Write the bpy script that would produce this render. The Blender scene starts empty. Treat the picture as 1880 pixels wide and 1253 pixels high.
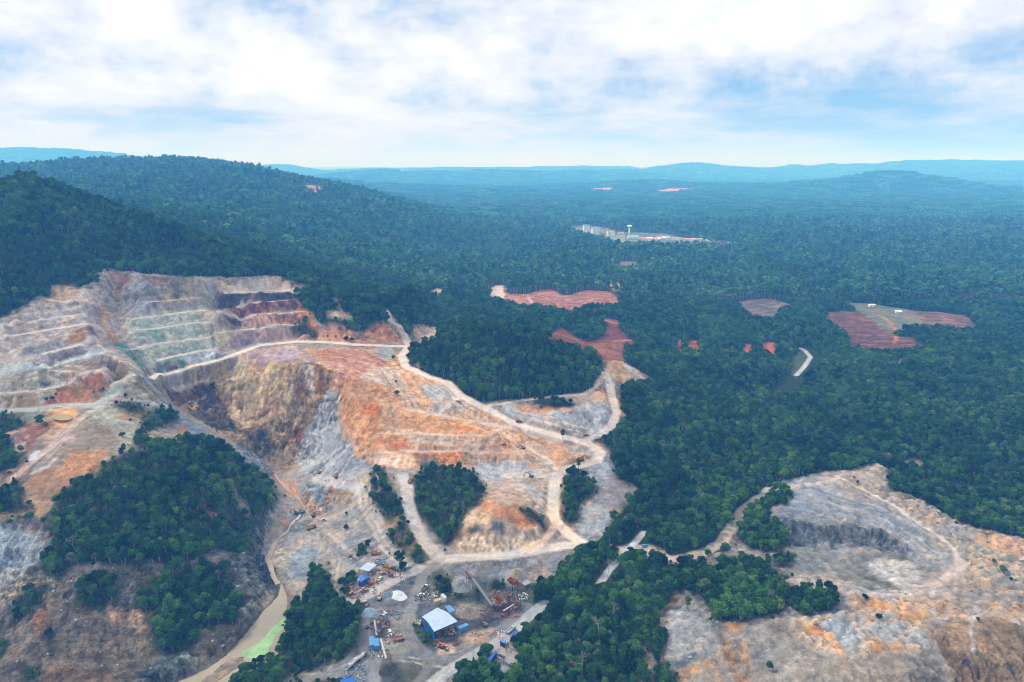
import bpy, bmesh, math, random
import numpy as np
from mathutils import Vector, Matrix
from mathutils.geometry import delaunay_2d_cdt
SC = bpy.context.scene
COL = SC.collection
R = math.radians
random.seed(7)
RNG = np.random.default_rng(11)

# ------------------------------------------------------------------ camera, sky, sun, exposure
CAM_H, PITCH, FPX, CU, CV = 250.0, R(14.6), 1253.0, 940.0, 626.5
cam_d = bpy.data.cameras.new('camera'); cam = bpy.data.objects.new('camera', cam_d); COL.objects.link(cam)
cam_d.sensor_width = 36.0; cam_d.lens = 36.0 * FPX / 1880.0
cam_d.clip_start = 1.0; cam_d.clip_end = 90000.0
cam.location = (0, 0, CAM_H); cam.rotation_euler = (R(90) - PITCH, 0, 0)
SC.camera = cam
SC.view_settings.view_transform = 'Standard'; SC.view_settings.look = 'None'
SC.view_settings.exposure = 0.0; SC.view_settings.gamma = 1.0
SC.cycles.max_bounces = 6; SC.cycles.diffuse_bounces = 3; SC.cycles.volume_bounces = 1
SC.cycles.transparent_max_bounces = 6; SC.cycles.use_denoising = True; SC.cycles.filter_width = 1.0

SUN_EL, SUN_AZ = R(48), R(-62)      # azimuth clockwise from +Y (the way the camera looks)
sd = bpy.data.lights.new('sun', 'SUN'); sun = bpy.data.objects.new('sun', sd); COL.objects.link(sun)
sd.energy = 3.3; sd.angle = R(10); sd.color = (1.0, 0.97, 0.92)
sv = Vector((math.sin(SUN_AZ) * math.cos(SUN_EL), math.cos(SUN_AZ) * math.cos(SUN_EL), math.sin(SUN_EL)))
sun.rotation_euler = sv.to_track_quat('Z', 'Y').to_euler()
sun.location = (0, 0, 600)

world = bpy.data.worlds.new('World'); SC.world = world; world.use_nodes = True
def build_sky():
    nt = world.node_tree; N, L = nt.nodes, nt.links
    N.clear()
    def nd(t, **k):
        n = N.new(t)
        for a, v in k.items(): setattr(n, a, v)
        return n
    def math_(op, a, b=None, c=None):
        n = nd('ShaderNodeMath', operation=op)
        for i, v in enumerate((a, b, c)):
            if v is None: continue
            if isinstance(v, (int, float)): n.inputs[i].default_value = v
            else: L.new(v, n.inputs[i])
        return n.outputs[0]
    tc = nd('ShaderNodeTexCoord'); sep = nd('ShaderNodeSeparateXYZ'); L.new(tc.outputs['Generated'], sep.inputs[0])
    x, y, z = sep.outputs
    def noise(scale, zs, detail, rough, off, dist=0.0):
        mp = nd('ShaderNodeMapping'); L.new(tc.outputs['Generated'], mp.inputs[0])
        mp.inputs['Location'].default_value = off; mp.inputs['Scale'].default_value = (scale, scale, scale * zs)
        n = nd('ShaderNodeTexNoise'); n.inputs['Scale'].default_value = 1.0; n.inputs['Detail'].default_value = detail
        n.inputs['Roughness'].default_value = rough; n.inputs['Distortion'].default_value = dist
        L.new(mp.outputs[0], n.inputs['Vector']); return n.outputs[0]
    def ramp(v, stops):
        r = nd('ShaderNodeValToRGB'); L.new(v, r.inputs[0]); cr = r.color_ramp
        while len(cr.elements) < len(stops): cr.elements.new(0.5)
        for e, (p, c) in zip(cr.elements, stops): e.position = p; e.color = (*c, 1)
        return r.outputs[0]
    def mix(f, a, b, bt='MIX'):
        m = nd('ShaderNodeMix', data_type='RGBA', blend_type=bt, clamp_factor=True)
        if isinstance(f, (int, float)): m.inputs[0].default_value = f
        else: L.new(f, m.inputs[0])
        for s, v in ((m.inputs[6], a), (m.inputs[7], b)):
            if isinstance(v, tuple): s.default_value = (*v, 1)
            else: L.new(v, s)
        return m.outputs[2]
    def rng(v, a, b):
        r = nd('ShaderNodeMapRange'); L.new(v, r.inputs[0]); r.inputs[1].default_value = a; r.inputs[2].default_value = b; r.interpolation_type = 'SMOOTHSTEP'; return r.outputs[0]
    puff = noise(8.5, 1.7, 10, 0.60, SKY_OFF[0], 0.1)
    bank = noise(2.8, 3.6, 7, 0.55, SKY_OFF[1], 0.15)
    wisp = noise(6.0, 5.0, 8, 0.60, SKY_OFF[0], 0.2)
    low = rng(z, 0.105, 0.035)
    tex = mix(low, puff, wisp)
    tex = math_('MULTIPLY', tex, 1.0)
    dens = math_('ADD', math_('MULTIPLY', tex, 0.62), math_('MULTIPLY', bank, 0.40))
    lift = math_('MULTIPLY', math_('SUBTRACT', z, 0.085), SKY_K[0]); lift = math_('MINIMUM', math_('MAXIMUM', lift, -0.03), 0.035)
    right = rng(x, 0.10, 0.62)
    lift = math_('SUBTRACT', lift, math_('MULTIPLY', math_('MULTIPLY', right, rng(z, 0.20, 0.06)), SKY_K[1]))
    dens = math_('ADD', dens, lift)
    cloud = ramp(dens, [(0.37, (0.26, 0.44, 0.76)), (0.43, (0.46, 0.58, 0.80)), (0.475, (0.64, 0.71, 0.84)), (0.515, (0.77, 0.81, 0.89)), (0.56, (0.86, 0.89, 0.94)), (0.64, (1.04, 1.05, 1.07))])
    hz = rng(z, 0.085, 0.0)
    hcol = mix(rng(x, 0.0, 0.55), (0.80, 0.82, 0.98), (0.46, 0.56, 0.94))
    cloud = mix(math_('MULTIPLY', hz, 0.75), cloud, hcol)
    # an overcast sky is brightest overhead
    up = nd('ShaderNodeVectorMath', operation='SCALE'); L.new(cloud, up.inputs[0]); L.new(math_('MULTIPLY_ADD', rng(z, 0.24, 0.75), 0.75, 1.0), up.inputs['Scale'])
    cloud = up.outputs[0]
    sky = nd('ShaderNodeTexSky', sky_type='NISHITA'); sky.sun_disc = False
    sky.sun_elevation = SUN_EL; sky.sun_rotation = SUN_AZ
    sm = nd('ShaderNodeMix', data_type='RGBA', blend_type='MULTIPLY'); sm.inputs[0].default_value = 1.0
    L.new(sky.outputs[0], sm.inputs[6]); sm.inputs[7].default_value = (0.06, 0.06, 0.06, 1)
    tot = mix(0.90, sm.outputs[2], cloud)
    bg = nd('ShaderNodeBackground'); L.new(tot, bg.inputs[0]); bg.inputs[1].default_value = 1.12
    out = nd('ShaderNodeOutputWorld'); L.new(bg.outputs[0], out.inputs[0])
SKY_OFF = ((3.1, 1.7, 0.4), (5.2, 9.1, 2.0)); SKY_K = (0.55, 0.12)
build_sky()

# ------------------------------------------------------------------ numeric helpers
_sp, _cp = math.sin(PITCH), math.cos(PITCH)
def rays(uv):
    uv = np.asarray(uv, float).reshape(-1, 2)
    a = (uv[:, 0] - CU) / FPX; b = (uv[:, 1] - CV) / FPX
    return np.stack([a, _cp - b * _sp, -_sp - b * _cp], 1)
def at_z(u, v, z):
    d = rays([(u, v)])[0]
    t = (z - CAM_H) / d[2]
    return (d[0] * t, d[1] * t, z)
_T = np.random.default_rng(5).random((256, 256)).astype(np.float32)
def vnoise(x, y):
    xi = np.floor(x).astype(np.int64); yi = np.floor(y).astype(np.int64)
    fx = (x - xi).astype(np.float32); fy = (y - yi).astype(np.float32)
    fx = fx * fx * (3 - 2 * fx); fy = fy * fy * (3 - 2 * fy)
    x0 = xi & 255; x1 = (xi + 1) & 255; y0 = yi & 255; y1 = (yi + 1) & 255
    a = _T[y0, x0]; b = _T[y0, x1]; c = _T[y1, x0]; d = _T[y1, x1]
    return (a + (b - a) * fx) * (1 - fy) + (c + (d - c) * fx) * fy
def fbm(x, y, size, octv=5, rough=0.5, seed=0, ridged=False):
    """noise of about unit range -1..1 with features of SIZE metres"""
    s = np.zeros(np.shape(x), np.float32); amp = 1.0; tot = 0.0; f = 1.0 / size
    ca, sa = math.cos(0.6), math.sin(0.6)
    X = np.asarray(x) * f + seed * 17.3; Y = np.asarray(y) * f + seed * 9.1
    for k in range(octv):
        n = vnoise(X, Y) * 2 - 1
        if ridged: n = 1 - 2 * np.abs(n)
        s += amp * n; tot += amp; amp *= rough
        X, Y = (X * ca - Y * sa) * 2.03 + 3.7, (X * sa + Y * ca) * 2.03 + 1.3
    return s / tot * (1.0 if ridged else 1.5)
def lin(c):
    c = np.asarray(c, float) / 255.0
    return np.where(c <= 0.04045, c / 12.92, ((c + 0.055) / 1.055) ** 2.4)
def blur(a, k, n=2):
    """box blur, k cells each way"""
    for _ in range(n):
        for ax in (0, 1):
            p = np.pad(a, [(k + 1, k) if i == ax else (0, 0) for i in range(2)], mode='edge')
            c = np.cumsum(p, axis=ax, dtype=np.float64)
            hi = np.take(c, range(2 * k + 1, c.shape[ax]), axis=ax); lo = np.take(c, range(0, c.shape[ax] - 2 * k - 1), axis=ax)
            a = (hi - lo) / (2 * k + 1)
    return a.astype(np.float32)
def bil(ras, x0, y0, cell, x, y):
    gx = np.clip((x - x0) / cell, 0, ras.shape[1] - 1.001); gy = np.clip((y - y0) / cell, 0, ras.shape[0] - 1.001)
    i = gx.astype(np.int64); j = gy.astype(np.int64); fx = gx - i; fy = gy - j
    if ras.ndim == 3: fx = fx[..., None]; fy = fy[..., None]
    return (ras[j, i] * (1 - fx) + ras[j, i + 1] * fx) * (1 - fy) + (ras[j + 1, i] * (1 - fx) + ras[j + 1, i + 1] * fx) * fy

# ------------------------------------------------------------------ the lie of the land: survey lines with heights
PTS = []
def P(*t):
    for (u, v, z) in t: PTS.append(at_z(u, v, z))
def PD(*t):
    """a point by its distance instead of its height"""
    for (u, v, D) in t:
        d = rays([(u, v)])[0]; k = D / d[1]; PTS.append((d[0] * k, D, CAM_H + d[2] * k))
def LN(pts, step=7.0):
    q = [Vector(at_z(*p)) for p in pts]
    for a, b in zip(q, q[1:]):
        n = max(1, int((b - a).length / step))
        for i in range(n): PTS.append(tuple(a.lerp(b, i / n)))
    PTS.append(tuple(q[-1]))
def BN(uv, z, w=3.0, step=6.0):
    """a bench: its outer edge as drawn and its inner edge at the same height, w pixels higher up"""
    z = z if isinstance(z, (list, tuple)) else [z] * len(uv)
    if len(z) == 2 and len(uv) != 2: z = list(np.linspace(z[0], z[1], len(uv)))
    LN([(u, v, h) for (u, v), h in zip(uv, z)], step)
    LN([(u, v - w, h) for (u, v), h in zip(uv, z)], step)

# left benches
RIM = [(-220, 640, 108), (-80, 604, 116), (0, 583, 122), (25, 577, 123), (51, 559, 126), (89, 548, 128), (120, 540, 130), (156, 528, 133), (179, 521, 135), (194, 511, 137), (199, 497, 141), (222, 499, 140), (268, 504, 138), (319, 509, 134), (383, 511, 129), (434, 512, 126), (459, 510, 126), (497, 507, 125), (522, 511, 122), (538, 519, 118), (566, 524, 114)]
LN(RIM, 9)
BN([(25, 582), (89, 573), (153, 563)], 119, 2)
BN([(89, 551), (153, 551)], 125, 1.5)
BN([(-60, 615), (0, 605), (64, 592), (115, 583), (149, 581)], 113.5, 4)
BN([(-60, 634), (0, 623), (51, 614), (102, 606), (156, 597)], 107, 4)
BN([(-60, 676), (0, 664), (77, 654), (128, 640), (181, 631)], 95, 3.5)
BN([(-60, 694), (0, 684), (64, 677), (128, 665), (166, 653), (191, 643)], 88, 6)
BN([(89, 679), (128, 685), (179, 685), (219, 667)], 84, 3)
BN([(-60, 734), (0, 725), (64, 720), (115, 710), (204, 704), (248, 692)], 75.2, 3)
BN([(-60, 762), (0, 758), (64, 753), (115, 746), (179, 746), (204, 728), (213, 707)], 66.5, 7)
# gully between the spur and the bowl
LN([(204, 512, 133), (215, 560, 112), (225, 600, 96), (240, 642, 82), (265, 672, 71), (288, 689, 66)], 8)
LN([(150, 581, 113.5), (160, 597, 107), (184, 631, 95.3), (197, 644, 88.3), (222, 667, 83.5), (250, 692, 75), (276, 708, 64)], 8)
# bowl benches
BN([(271, 557), (306, 554), (370, 549)], (115, 112), 2)
BN([(240, 589), (281, 583), (332, 576), (378, 571)], (103, 101.6), 2.5)
BN([(236, 612), (281, 605), (357, 594), (390, 592)], (94.5, 93.5), 2.5)
BN([(240, 645), (281, 635), (332, 627), (383, 621)], (83, 81.5), 2.5)
BN([(290, 664), (332, 654), (370, 646), (393, 645)], 73, 4)
LN([(268, 672, 70.5), (285, 680, 68)], 6)
# haul road that runs out of the pit
HAUL = [(288, 690, 66), (320, 681, 66.5), (357, 670, 67.5), (401, 657, 69), (440, 646, 70.5), (477, 634, 72), (540, 628, 72), (604, 629, 70), (655, 633, 68), (706, 635, 65), (752, 637, 62)]
LN(HAUL, 7); LN([(u, v - 7, z) for u, v, z in HAUL], 7)
# the dark purple wall
BN([(400, 573), (443, 561), (502, 555), (540, 551)], 104, 3)
BN([(400, 577), (430, 580), (477, 578), (528, 576), (566, 572)], 94.5, 3)
BN([(405, 613), (438, 609), (482, 606), (507, 599), (545, 599)], 84, 4)
LN([(400, 543, 113), (450, 541, 112.5), (502, 540, 110.5), (540, 539, 109.5)], 7)
LN([(413, 540, 113), (477, 533, 111.5), (563, 533, 110.5)], 8)
LN([(566, 572, 94.5), (572, 600, 83), (560, 610, 79)], 8)
P((600, 600, 80), (640, 612, 76), (690, 612, 72), (620, 575, 92), (650, 590, 84), (690, 560, 92), (610, 545, 105), (600, 620, 73))
LN([(704, 566, 90), (714, 588, 81), (732, 603, 72), (750, 628, 63)], 7)
LN([(698, 566, 91), (706, 590, 83), (722, 605, 74), (738, 626, 65)], 7)
P((757, 600, 70), (790, 600, 60), (818, 604, 58), (780, 618, 60), (765, 632, 60))
# main road down to the loop
MAIN = [(752, 638, 62), (738, 654, 61), (745, 672, 58), (783, 690, 54), (821, 703, 50), (847, 726, 45), (884, 746, 40), (912, 759, 37), (943, 776, 33), (1004, 793, 27), (1050, 805, 22), (1081, 816, 19), (1103, 831, 17), (1094, 846, 15.5), (1065, 855, 14), (1043, 860, 13), (1020, 876, 11.5), (1015, 908, 8.5), (1016, 946, 5), (1022, 962, 4), (1042, 980, 3), (1072, 1000, 2)]
LN(MAIN, 6); LN([(u + 2, v - 6, z) for u, v, z in MAIN[:13]], 6)
BN([(742, 752), (808, 762), (864, 774), (928, 787), (979, 802), (1030, 812)], (42, 19.5), 3)
BN([(732, 797), (800, 800), (880, 800), (905, 808)], 31.5, 2)
BN([(745, 813), (800, 816), (880, 820)], 26.5, 2)
BN([(735, 829), (800, 832), (880, 832), (915, 830), (953, 838)], 21.5, 3)
LN([(966, 824, 18), (1004, 842, 14.5), (1020, 862, 12.5)], 6)
LN([(700, 858, 17), (745, 856, 17), (800, 853, 17), (870, 856, 15.5), (940, 860, 14.5), (1000, 862, 13)], 7)
P((737, 872, 16), (770, 868, 16), (800, 866, 16), (900, 872, 14), (960, 880, 13), (700, 745, 46), (700, 700, 54), (640, 690, 59), (600, 670, 64), (720, 730, 48), (780, 740, 45), (820, 750, 42), (700, 780, 35), (690, 810, 27), (690, 835, 20))
# the deep pit
LN([(288, 694, 64), (340, 682, 63), (401, 664, 66), (450, 652, 68), (500, 642, 70), (560, 648, 69), (600, 655, 66)], 8)
BN([(300, 718), (340, 710), (383, 701), (420, 694)], 50, 2)
BN([(318, 749), (345, 742), (378, 733), (400, 730)], 37, 2)
LN([(430, 700, 51), (470, 690, 54), (520, 672, 62), (560, 664, 65), (600, 680, 62)], 8)
P((430, 745, 31), (450, 770, 21), (470, 800, 10), (480, 833, -2), (440, 800, 10), (410, 780, 20), (500, 760, 27), (500, 720, 43), (500, 800, 9), (520, 830, -3), (540, 790, 13), (545, 720, 42), (570, 740, 36), (570, 790, 14), (590, 700, 52), (600, 735, 40))
LN([(490, 850, -8), (510, 858, -10), (530, 862, -11)], 6)
LN([(610, 720, 44), (620, 745, 34), (612, 780, 22), (600, 810, 12), (575, 848, -3)], 8)
LN([(640, 715, 51), (652, 745, 42), (650, 775, 34), (655, 800, 28), (668, 828, 21), (660, 848, 15)], 8)
P((560, 850, -7), (585, 868, -1), (620, 873, 4), (640, 860, 10), (600, 840, 2), (630, 820, 16))
# left lip of the deep pit
LN([(252, 728, 63), (285, 745, 57), (320, 768, 47), (360, 790, 36), (400, 806, 26), (440, 825, 15), (470, 845, 6), (488, 858, -4)], 8)
LN([(245, 740, 63), (275, 757, 57), (310, 782, 47), (350, 803, 37), (395, 822, 27), (435, 842, 16), (470, 868, 5)], 8)
LN([(283, 712, 60), (310, 738, 45), (345, 765, 32), (390, 790, 20), (430, 812, 10), (465, 838, -1)], 8)
# valley of the muddy stream
LN([(505, 880, -10), (530, 905, -12), (550, 930, -13.5), (540, 955, -14), (527, 975, -14.5), (507, 992, -15), (500, 1007, -15), (491, 1027, -15.4), (496, 1040, -15.6), (500, 1057, -15.8), (510, 1072, -16)], 6)
P((560, 880, -8), (590, 890, -3), (600, 925, -7), (640, 880, 6), (650, 905, 3), (660, 930, 0), (640, 940, -5), (600, 960, -11), (570, 970, -13), (630, 975, -7), (670, 960, -2), (700, 980, 1), (720, 1010, 0), (640, 1010, -6), (600, 1000, -12), (550, 1000, -14), (560, 1050, -14), (600, 1060, -10), (550, 1080, -15), (640, 1050, -3), (530, 1110, -15), (610, 1120, -3), (650, 1100, -1))
LN([(462, 880, 6), (492, 895, -5), (505, 925, -10), (495, 960, -13), (480, 1000, -14), (484, 1040, -15), (505, 1082, -16), (485, 1128, -16), (446, 1178, -16), (400, 1218, -16), (330, 1250, -16), (240, 1290, -16), (160, 1340, -16)], 7)
LN([(450, 880, 14), (466, 905, 5), (470, 940, 0), (455, 980, -1), (452, 1020, -3), (470, 1060, -9), (468, 1090, -11), (440, 1130, -8), (405, 1170, -9), (350, 1205, -10), (290, 1235, -10), (180, 1290, -8)], 8)
LN([(545, 1090, -15.5), (535, 1125, -15.5), (520, 1160, -15.5), (500, 1195, -15.5), (500, 1230, -15.5), (430, 1262, -15.5), (330, 1300, -15.5)], 8)
# hill left of the stream
LN([(105, 935, 39), (120, 900, 45), (160, 872, 51), (200, 850, 54), (250, 828, 56), (290, 812, 57), (330, 806, 54), (370, 815, 47), (410, 828, 38), (445, 850, 28)], 8)
P((300, 860, 46), (220, 900, 43), (350, 880, 38), (400, 900, 26), (300, 940, 33), (200, 960, 32), (400, 960, 12), (430, 940, 12), (300, 1000, 21), (380, 1000, 9), (200, 1010, 22), (120, 1000, 26), (300, 1050, 11), (230, 1060, 13), (150, 1060, 15), (380, 1060, 3), (300, 1100, 3), (200, 1110, 5), (360, 1120, -3), (400, 1100, -4), (300, 1150, -4), (230, 1160, -2), (140, 1150, 2), (60, 1120, 6), (0, 1060, 14), (50, 1050, 18), (20, 1000, 27), (-60, 1000, 26), (60, 960, 35), (0, 940, 38), (0, 1150, 1), (-80, 1180, -3), (60, 1200, -3), (150, 1220, -7), (230, 1200, -7), (0, 1253, -7), (100, 1280, -11), (-200, 1200, -4), (-200, 1050, 12), (-200, 950, 30), (0, 1400, -14), (-300, 1400, -10), (300, 1420, -16))
P((0, 890, 45), (-80, 900, 44), (60, 895, 45), (100, 880, 47), (40, 850, 53), (-60, 840, 55), (90, 840, 55), (150, 835, 55), (200, 820, 57), (130, 800, 60), (60, 800, 60), (0, 800, 60), (-80, 790, 62), (110, 770, 64), (160, 765, 64.5), (190, 752, 65), (60, 770, 62), (30, 780, 60), (230, 790, 58), (270, 790, 55), (240, 815, 57), (215, 760, 63), (-220, 780, 62), (-220, 860, 50), (-220, 700, 84))
# tree strip right of the lower pit, road, knoll, cut face
LN([(690, 862, 17), (700, 890, 15), (725, 930, 11), (745, 965, 8), (775, 1000, 5), (790, 1025, 2)], 7)
LN([(672, 870, 12), (680, 900, 8), (700, 940, 4), (720, 980, 2), (735, 1020, 0)], 8)
ROADA = [(737, 872, 16), (748, 893, 15), (750, 923, 12.5), (762, 964, 8), (782, 1000, 4), (808, 1026, 2)]
LN(ROADA, 6); LN([(u + 12, v - 4, z) for u, v, z in ROADA], 6)
P((790, 865, 20), (820, 862, 25), (860, 868, 22), (885, 880, 17), (800, 900, 18), (850, 900, 20), (780, 930, 11), (830, 940, 14), (800, 970, 7), (840, 975, 9), (815, 1000, 3))
LN([(850, 950, 14), (880, 928, 18), (920, 915, 20), (960, 925, 18), (985, 945, 14), (1000, 965, 9)], 6)
LN([(845, 972, 10), (880, 965, 13), (930, 965, 13.5), (970, 975, 10), (998, 980, 7)], 6)
LN([(835, 1010, 2.5), (880, 1015, 2.5), (930, 1012, 2.5), (970, 1003, 2.8), (1005, 985, 3.4)], 6)
P((930, 895, 16), (900, 900, 17), (960, 900, 13), (990, 920, 10), (1000, 940, 7))
LN([(700, 1052, 0.5), (760, 1050, 1), (800, 1035, 1.6), (864, 1028, 1.8), (928, 1026, 2), (1004, 1010, 2.4), (1060, 1004, 2.5)], 8)
LN([(800, 1050, 0), (870, 1045, 0), (950, 1045, 0), (1030, 1030, 0.4)], 8)
# fan and tree strip on the right
P((1050, 880, 13), (1040, 900, 11), (1050, 920, 8), (1045, 950, 5), (1055, 880, 14), (1110, 850, 14.5), (1130, 880, 13), (1100, 890, 12), (1165, 893, 12), (1150, 915, 10), (1110, 930, 7), (1090, 970, 3.5), (1080, 990, 2.5), (1180, 905, 11))
# loop terrace
LN([(963, 741, 38), (979, 741, 38), (1017, 750, 36.5), (1055, 751, 35), (1086, 741, 36), (1104, 728, 38), (1112, 745, 34), (1112, 770, 28)], 6)
LN([(940, 762, 35), (1000, 778, 30), (1040, 795, 24), (1075, 792, 23), (1098, 782, 24)], 6)
LOOP2 = [(884, 746, 40), (928, 740, 40), (963, 735, 39.5), (1020, 729, 39), (1071, 724, 39), (1092, 712, 40), (1107, 690, 41)]
LN(LOOP2, 7)
ROADR = [(1107, 684, 41), (1119, 705, 37), (1124, 734, 32), (1132, 759, 27), (1124, 782, 24), (1101, 798, 22), (1073, 810, 20)]
LN(ROADR, 6); LN([(u + 9, v, z) for u, v, z in ROADR], 6)
P((1105, 650, 44), (1140, 668, 39), (1175, 688, 31), (1200, 702, 24), (1150, 700, 30), (1145, 720, 26), (1150, 760, 20), (1130, 800, 18))
# wooded island hill
P((756, 652, 62), (775, 685, 55), (800, 618, 72), (850, 603, 83), (900, 600, 86), (950, 605, 84), (1000, 615, 78), (1050, 630, 66), (1085, 645, 54), (1100, 665, 47), (1080, 700, 42), (1020, 715, 41), (940, 724, 41), (870, 725, 44), (820, 695, 52), (850, 660, 66), (930, 660, 67), (1000, 670, 60), (1050, 675, 52), (790, 650, 66))
# behind the island and on the right: gently rolling forest
P((790, 590, 50), (860, 585, 40), (950, 588, 34), (1060, 600, 30), (1120, 625, 27), (1180, 620, 24), (740, 560, 66), (780, 540, 48), (850, 540, 36), (920, 545, 32), (1040, 545, 32), (1040, 560, 30), (1130, 550, 30), (1100, 580, 28))
for u, v, z in [(1200, 560, 25), (1300, 560, 22), (1400, 560, 22), (1500, 570, 26), (1600, 565, 28), (1700, 575, 26), (1850, 580, 20), (2100, 580, 20), (2600, 600, 15),
                (1250, 640, 20), (1350, 640, 16), (1450, 650, 12), (1550, 640, 17), (1640, 630, 18), (1750, 640, 18), (1900, 650, 18), (2200, 660, 16),
                (1250, 700, 19), (1350, 720, 12), (1440, 710, 8), (1550, 720, 14), (1700, 720, 22), (1850, 720, 24), (2100, 740, 20),
                (1200, 760, 18), (1280, 800, 12), (1400, 790, 8), (1500, 790, 14), (1650, 790, 22), (1800, 800, 24), (2000, 820, 22), (2300, 850, 20),
                (1180, 830, 15), (1200, 880, 12), (1270, 880, 6), (1340, 870, 7), (1430, 860, 12), (1200, 960, 5), (1280, 970, 4), (1330, 940, 6), (1120, 1000, 2)]:
    P((u, v, z))
# waste tip on the right
TIPRIM = [(1440, 890, 16), (1505, 868, 19), (1560, 866, 20), (1627, 862, 21), (1640, 900, 20), (1686, 918, 20), (1729, 941, 20), (1769, 971, 19), (1818, 977, 20), (1890, 990, 20), (2050, 1020, 20)]
LN(TIPRIM, 9)
LN([(1650, 885, 10), (1700, 905, 9), (1745, 925, 9), (1785, 955, 8), (1840, 962, 9), (1960, 985, 9)], 10)
TIPROAD = [(1415, 905, 9), (1390, 918, 9), (1365, 935, 9), (1345, 965, 8), (1325, 995, 8), (1290, 1015, 7), (1240, 1028, 5), (1190, 1015, 4), (1120, 1010, 3)]
LN(TIPROAD, 8); LN([(u + 12, v + 1, z) for u, v, z in TIPROAD[:6]], 8)
LN([(1545, 880, 20), (1580, 898, 20), (1640, 930, 20), (1700, 970, 19.5), (1745, 1005, 19), (1760, 1035, 18.5), (1735, 1065, 18), (1690, 1080, 18), (1600, 1088, 17.5), (1530, 1080, 16), (1460, 1062, 13), (1440, 1055, 12)], 8)
P((1460, 915, 18), (1500, 900, 19), (1550, 910, 19), (1600, 930, 19), (1500, 935, 18.5), (1560, 950, 18.5), (1640, 960, 18), (1680, 990, 18), (1430, 950, 15), (1440, 965, 13))
LN([(1432, 962, 14), (1465, 958, 15), (1500, 963, 15.5), (1530, 966, 15.5), (1550, 968, 15.5), (1580, 966, 15.5), (1605, 972, 15.5), (1640, 985, 15.8), (1680, 1005, 16)], 7)
LN([(1440, 987, 9.5), (1475, 1002, 8.8), (1510, 1009, 8.5), (1545, 1004, 8.8), (1585, 1006, 9.2), (1610, 1002, 10), (1655, 1016, 11.5), (1690, 1030, 13)], 7)
LN([(1545, 1022, 10), (1575, 1012, 11.5), (1640, 1012, 12), (1685, 1035, 13)], 7)
LN([(1550, 1050, 10), (1575, 1070, 11), (1620, 1080, 14), (1680, 1068, 15)], 7)
P((1600, 1035, 10), (1640, 1040, 10.5), (1665, 1055, 11), (1500, 1030, 9), (1480, 1045, 10), (1540, 1035, 9))
P((1720, 1100, 17), (1650, 1105, 18), (1560, 1110, 17), (1800, 1060, 19), (1850, 1030, 20), (1880, 1080, 19), (1880, 1130, 19), (1950, 1100, 18), (2100, 1120, 18), (1760, 1120, 18))
LN([(1350, 1135, 12), (1390, 1128, 13.5), (1440, 1133, 15), (1500, 1137, 17), (1560, 1140, 18), (1640, 1130, 18.5), (1700, 1120, 18.5), (1760, 1128, 19), (1830, 1140, 20), (1900, 1150, 20)], 9)
P((1300, 1150, 11), (1260, 1130, 9), (1240, 1160, 8), (1235, 1200, 7), (1290, 1190, 9), (1330, 1180, 9.5), (1360, 1200, 8.5), (1400, 1180, 13), (1450, 1170, 16), (1520, 1170, 18), (1600, 1175, 19), (1680, 1180, 20), (1700, 1160, 20), (1400, 1220, 9), (1340, 1240, 6.5), (1450, 1240, 12), (1550, 1240, 15), (1600, 1220, 17), (1680, 1230, 17.5), (1720, 1245, 14), (1760, 1200, 17), (1790, 1253, 8), (1830, 1200, 16), (1870, 1220, 14), (1880, 1253, 9), (1780, 1160, 20), (1760, 1280, 7), (1900, 1320, 5), (1600, 1300, 10), (1400, 1320, 5), (2100, 1250, 10))
LN([(1700, 1165, 19.5), (1735, 1200, 14), (1765, 1235, 10), (1790, 1265, 6)], 8)
P((1250, 1105, 7), (1330, 1090, 7), (1420, 1110, 10), (1480, 1080, 12), (1500, 1115, 15), (1380, 1050, 8), (1300, 1050, 6), (1380, 970, 8), (1420, 1010, 9), (1405, 985, 9), (1440, 1025, 10))
P((1190, 1180, 4), (1200, 1120, 5), (1240, 1075, 5.5), (1180, 1253, 3), (1220, 1253, 4), (1150, 1050, 3.5), (1100, 1100, 3), (1050, 1150, 2), (1100, 1200, 3), (1000, 1100, 1), (1000, 1253, 1), (1150, 1400, 2), (1500, 1420, 4))
# processing yard
P((650, 1080, -1), (700, 1080, 0), (700, 1130, 0), (640, 1160, 0), (600, 1160, -2), (560, 1180, -6), (660, 1200, 0), (720, 1200, 0), (780, 1160, 0), (850, 1120, 0), (900, 1080, -1), (820, 1080, 0), (880, 1180, 0), (950, 1150, 0), (800, 1230, 0), (700, 1253, 0), (600, 1253, -1), (540, 1220, -9), (900, 1253, 0), (960, 1200, 0.5), (700, 1420, 0), (500, 1420, -6), (980, 1070, 0), (1030, 1060, 0.5))
# dark forest hill on the left, behind the rim
PD((0, 318, 800), (-250, 290, 820), (-500, 270, 850), (50, 333, 805), (130, 363, 815), (200, 386, 826), (300, 418, 815), (400, 458, 800), (470, 497, 785), (530, 513, 775))
P((0, 450, 175), (100, 450, 168), (200, 440, 166), (150, 500, 148), (60, 540, 132), (300, 470, 148), (-250, 450, 178), (-250, 560, 135))
for x, y, z in [(-750, 1050, 190), (-500, 1080, 160), (-300, 1050, 120), (-900, 1400, 150), (-500, 1300, 110), (-250, 900, 105), (-120, 870, 98)]: PTS.append((x, y, z))
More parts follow.
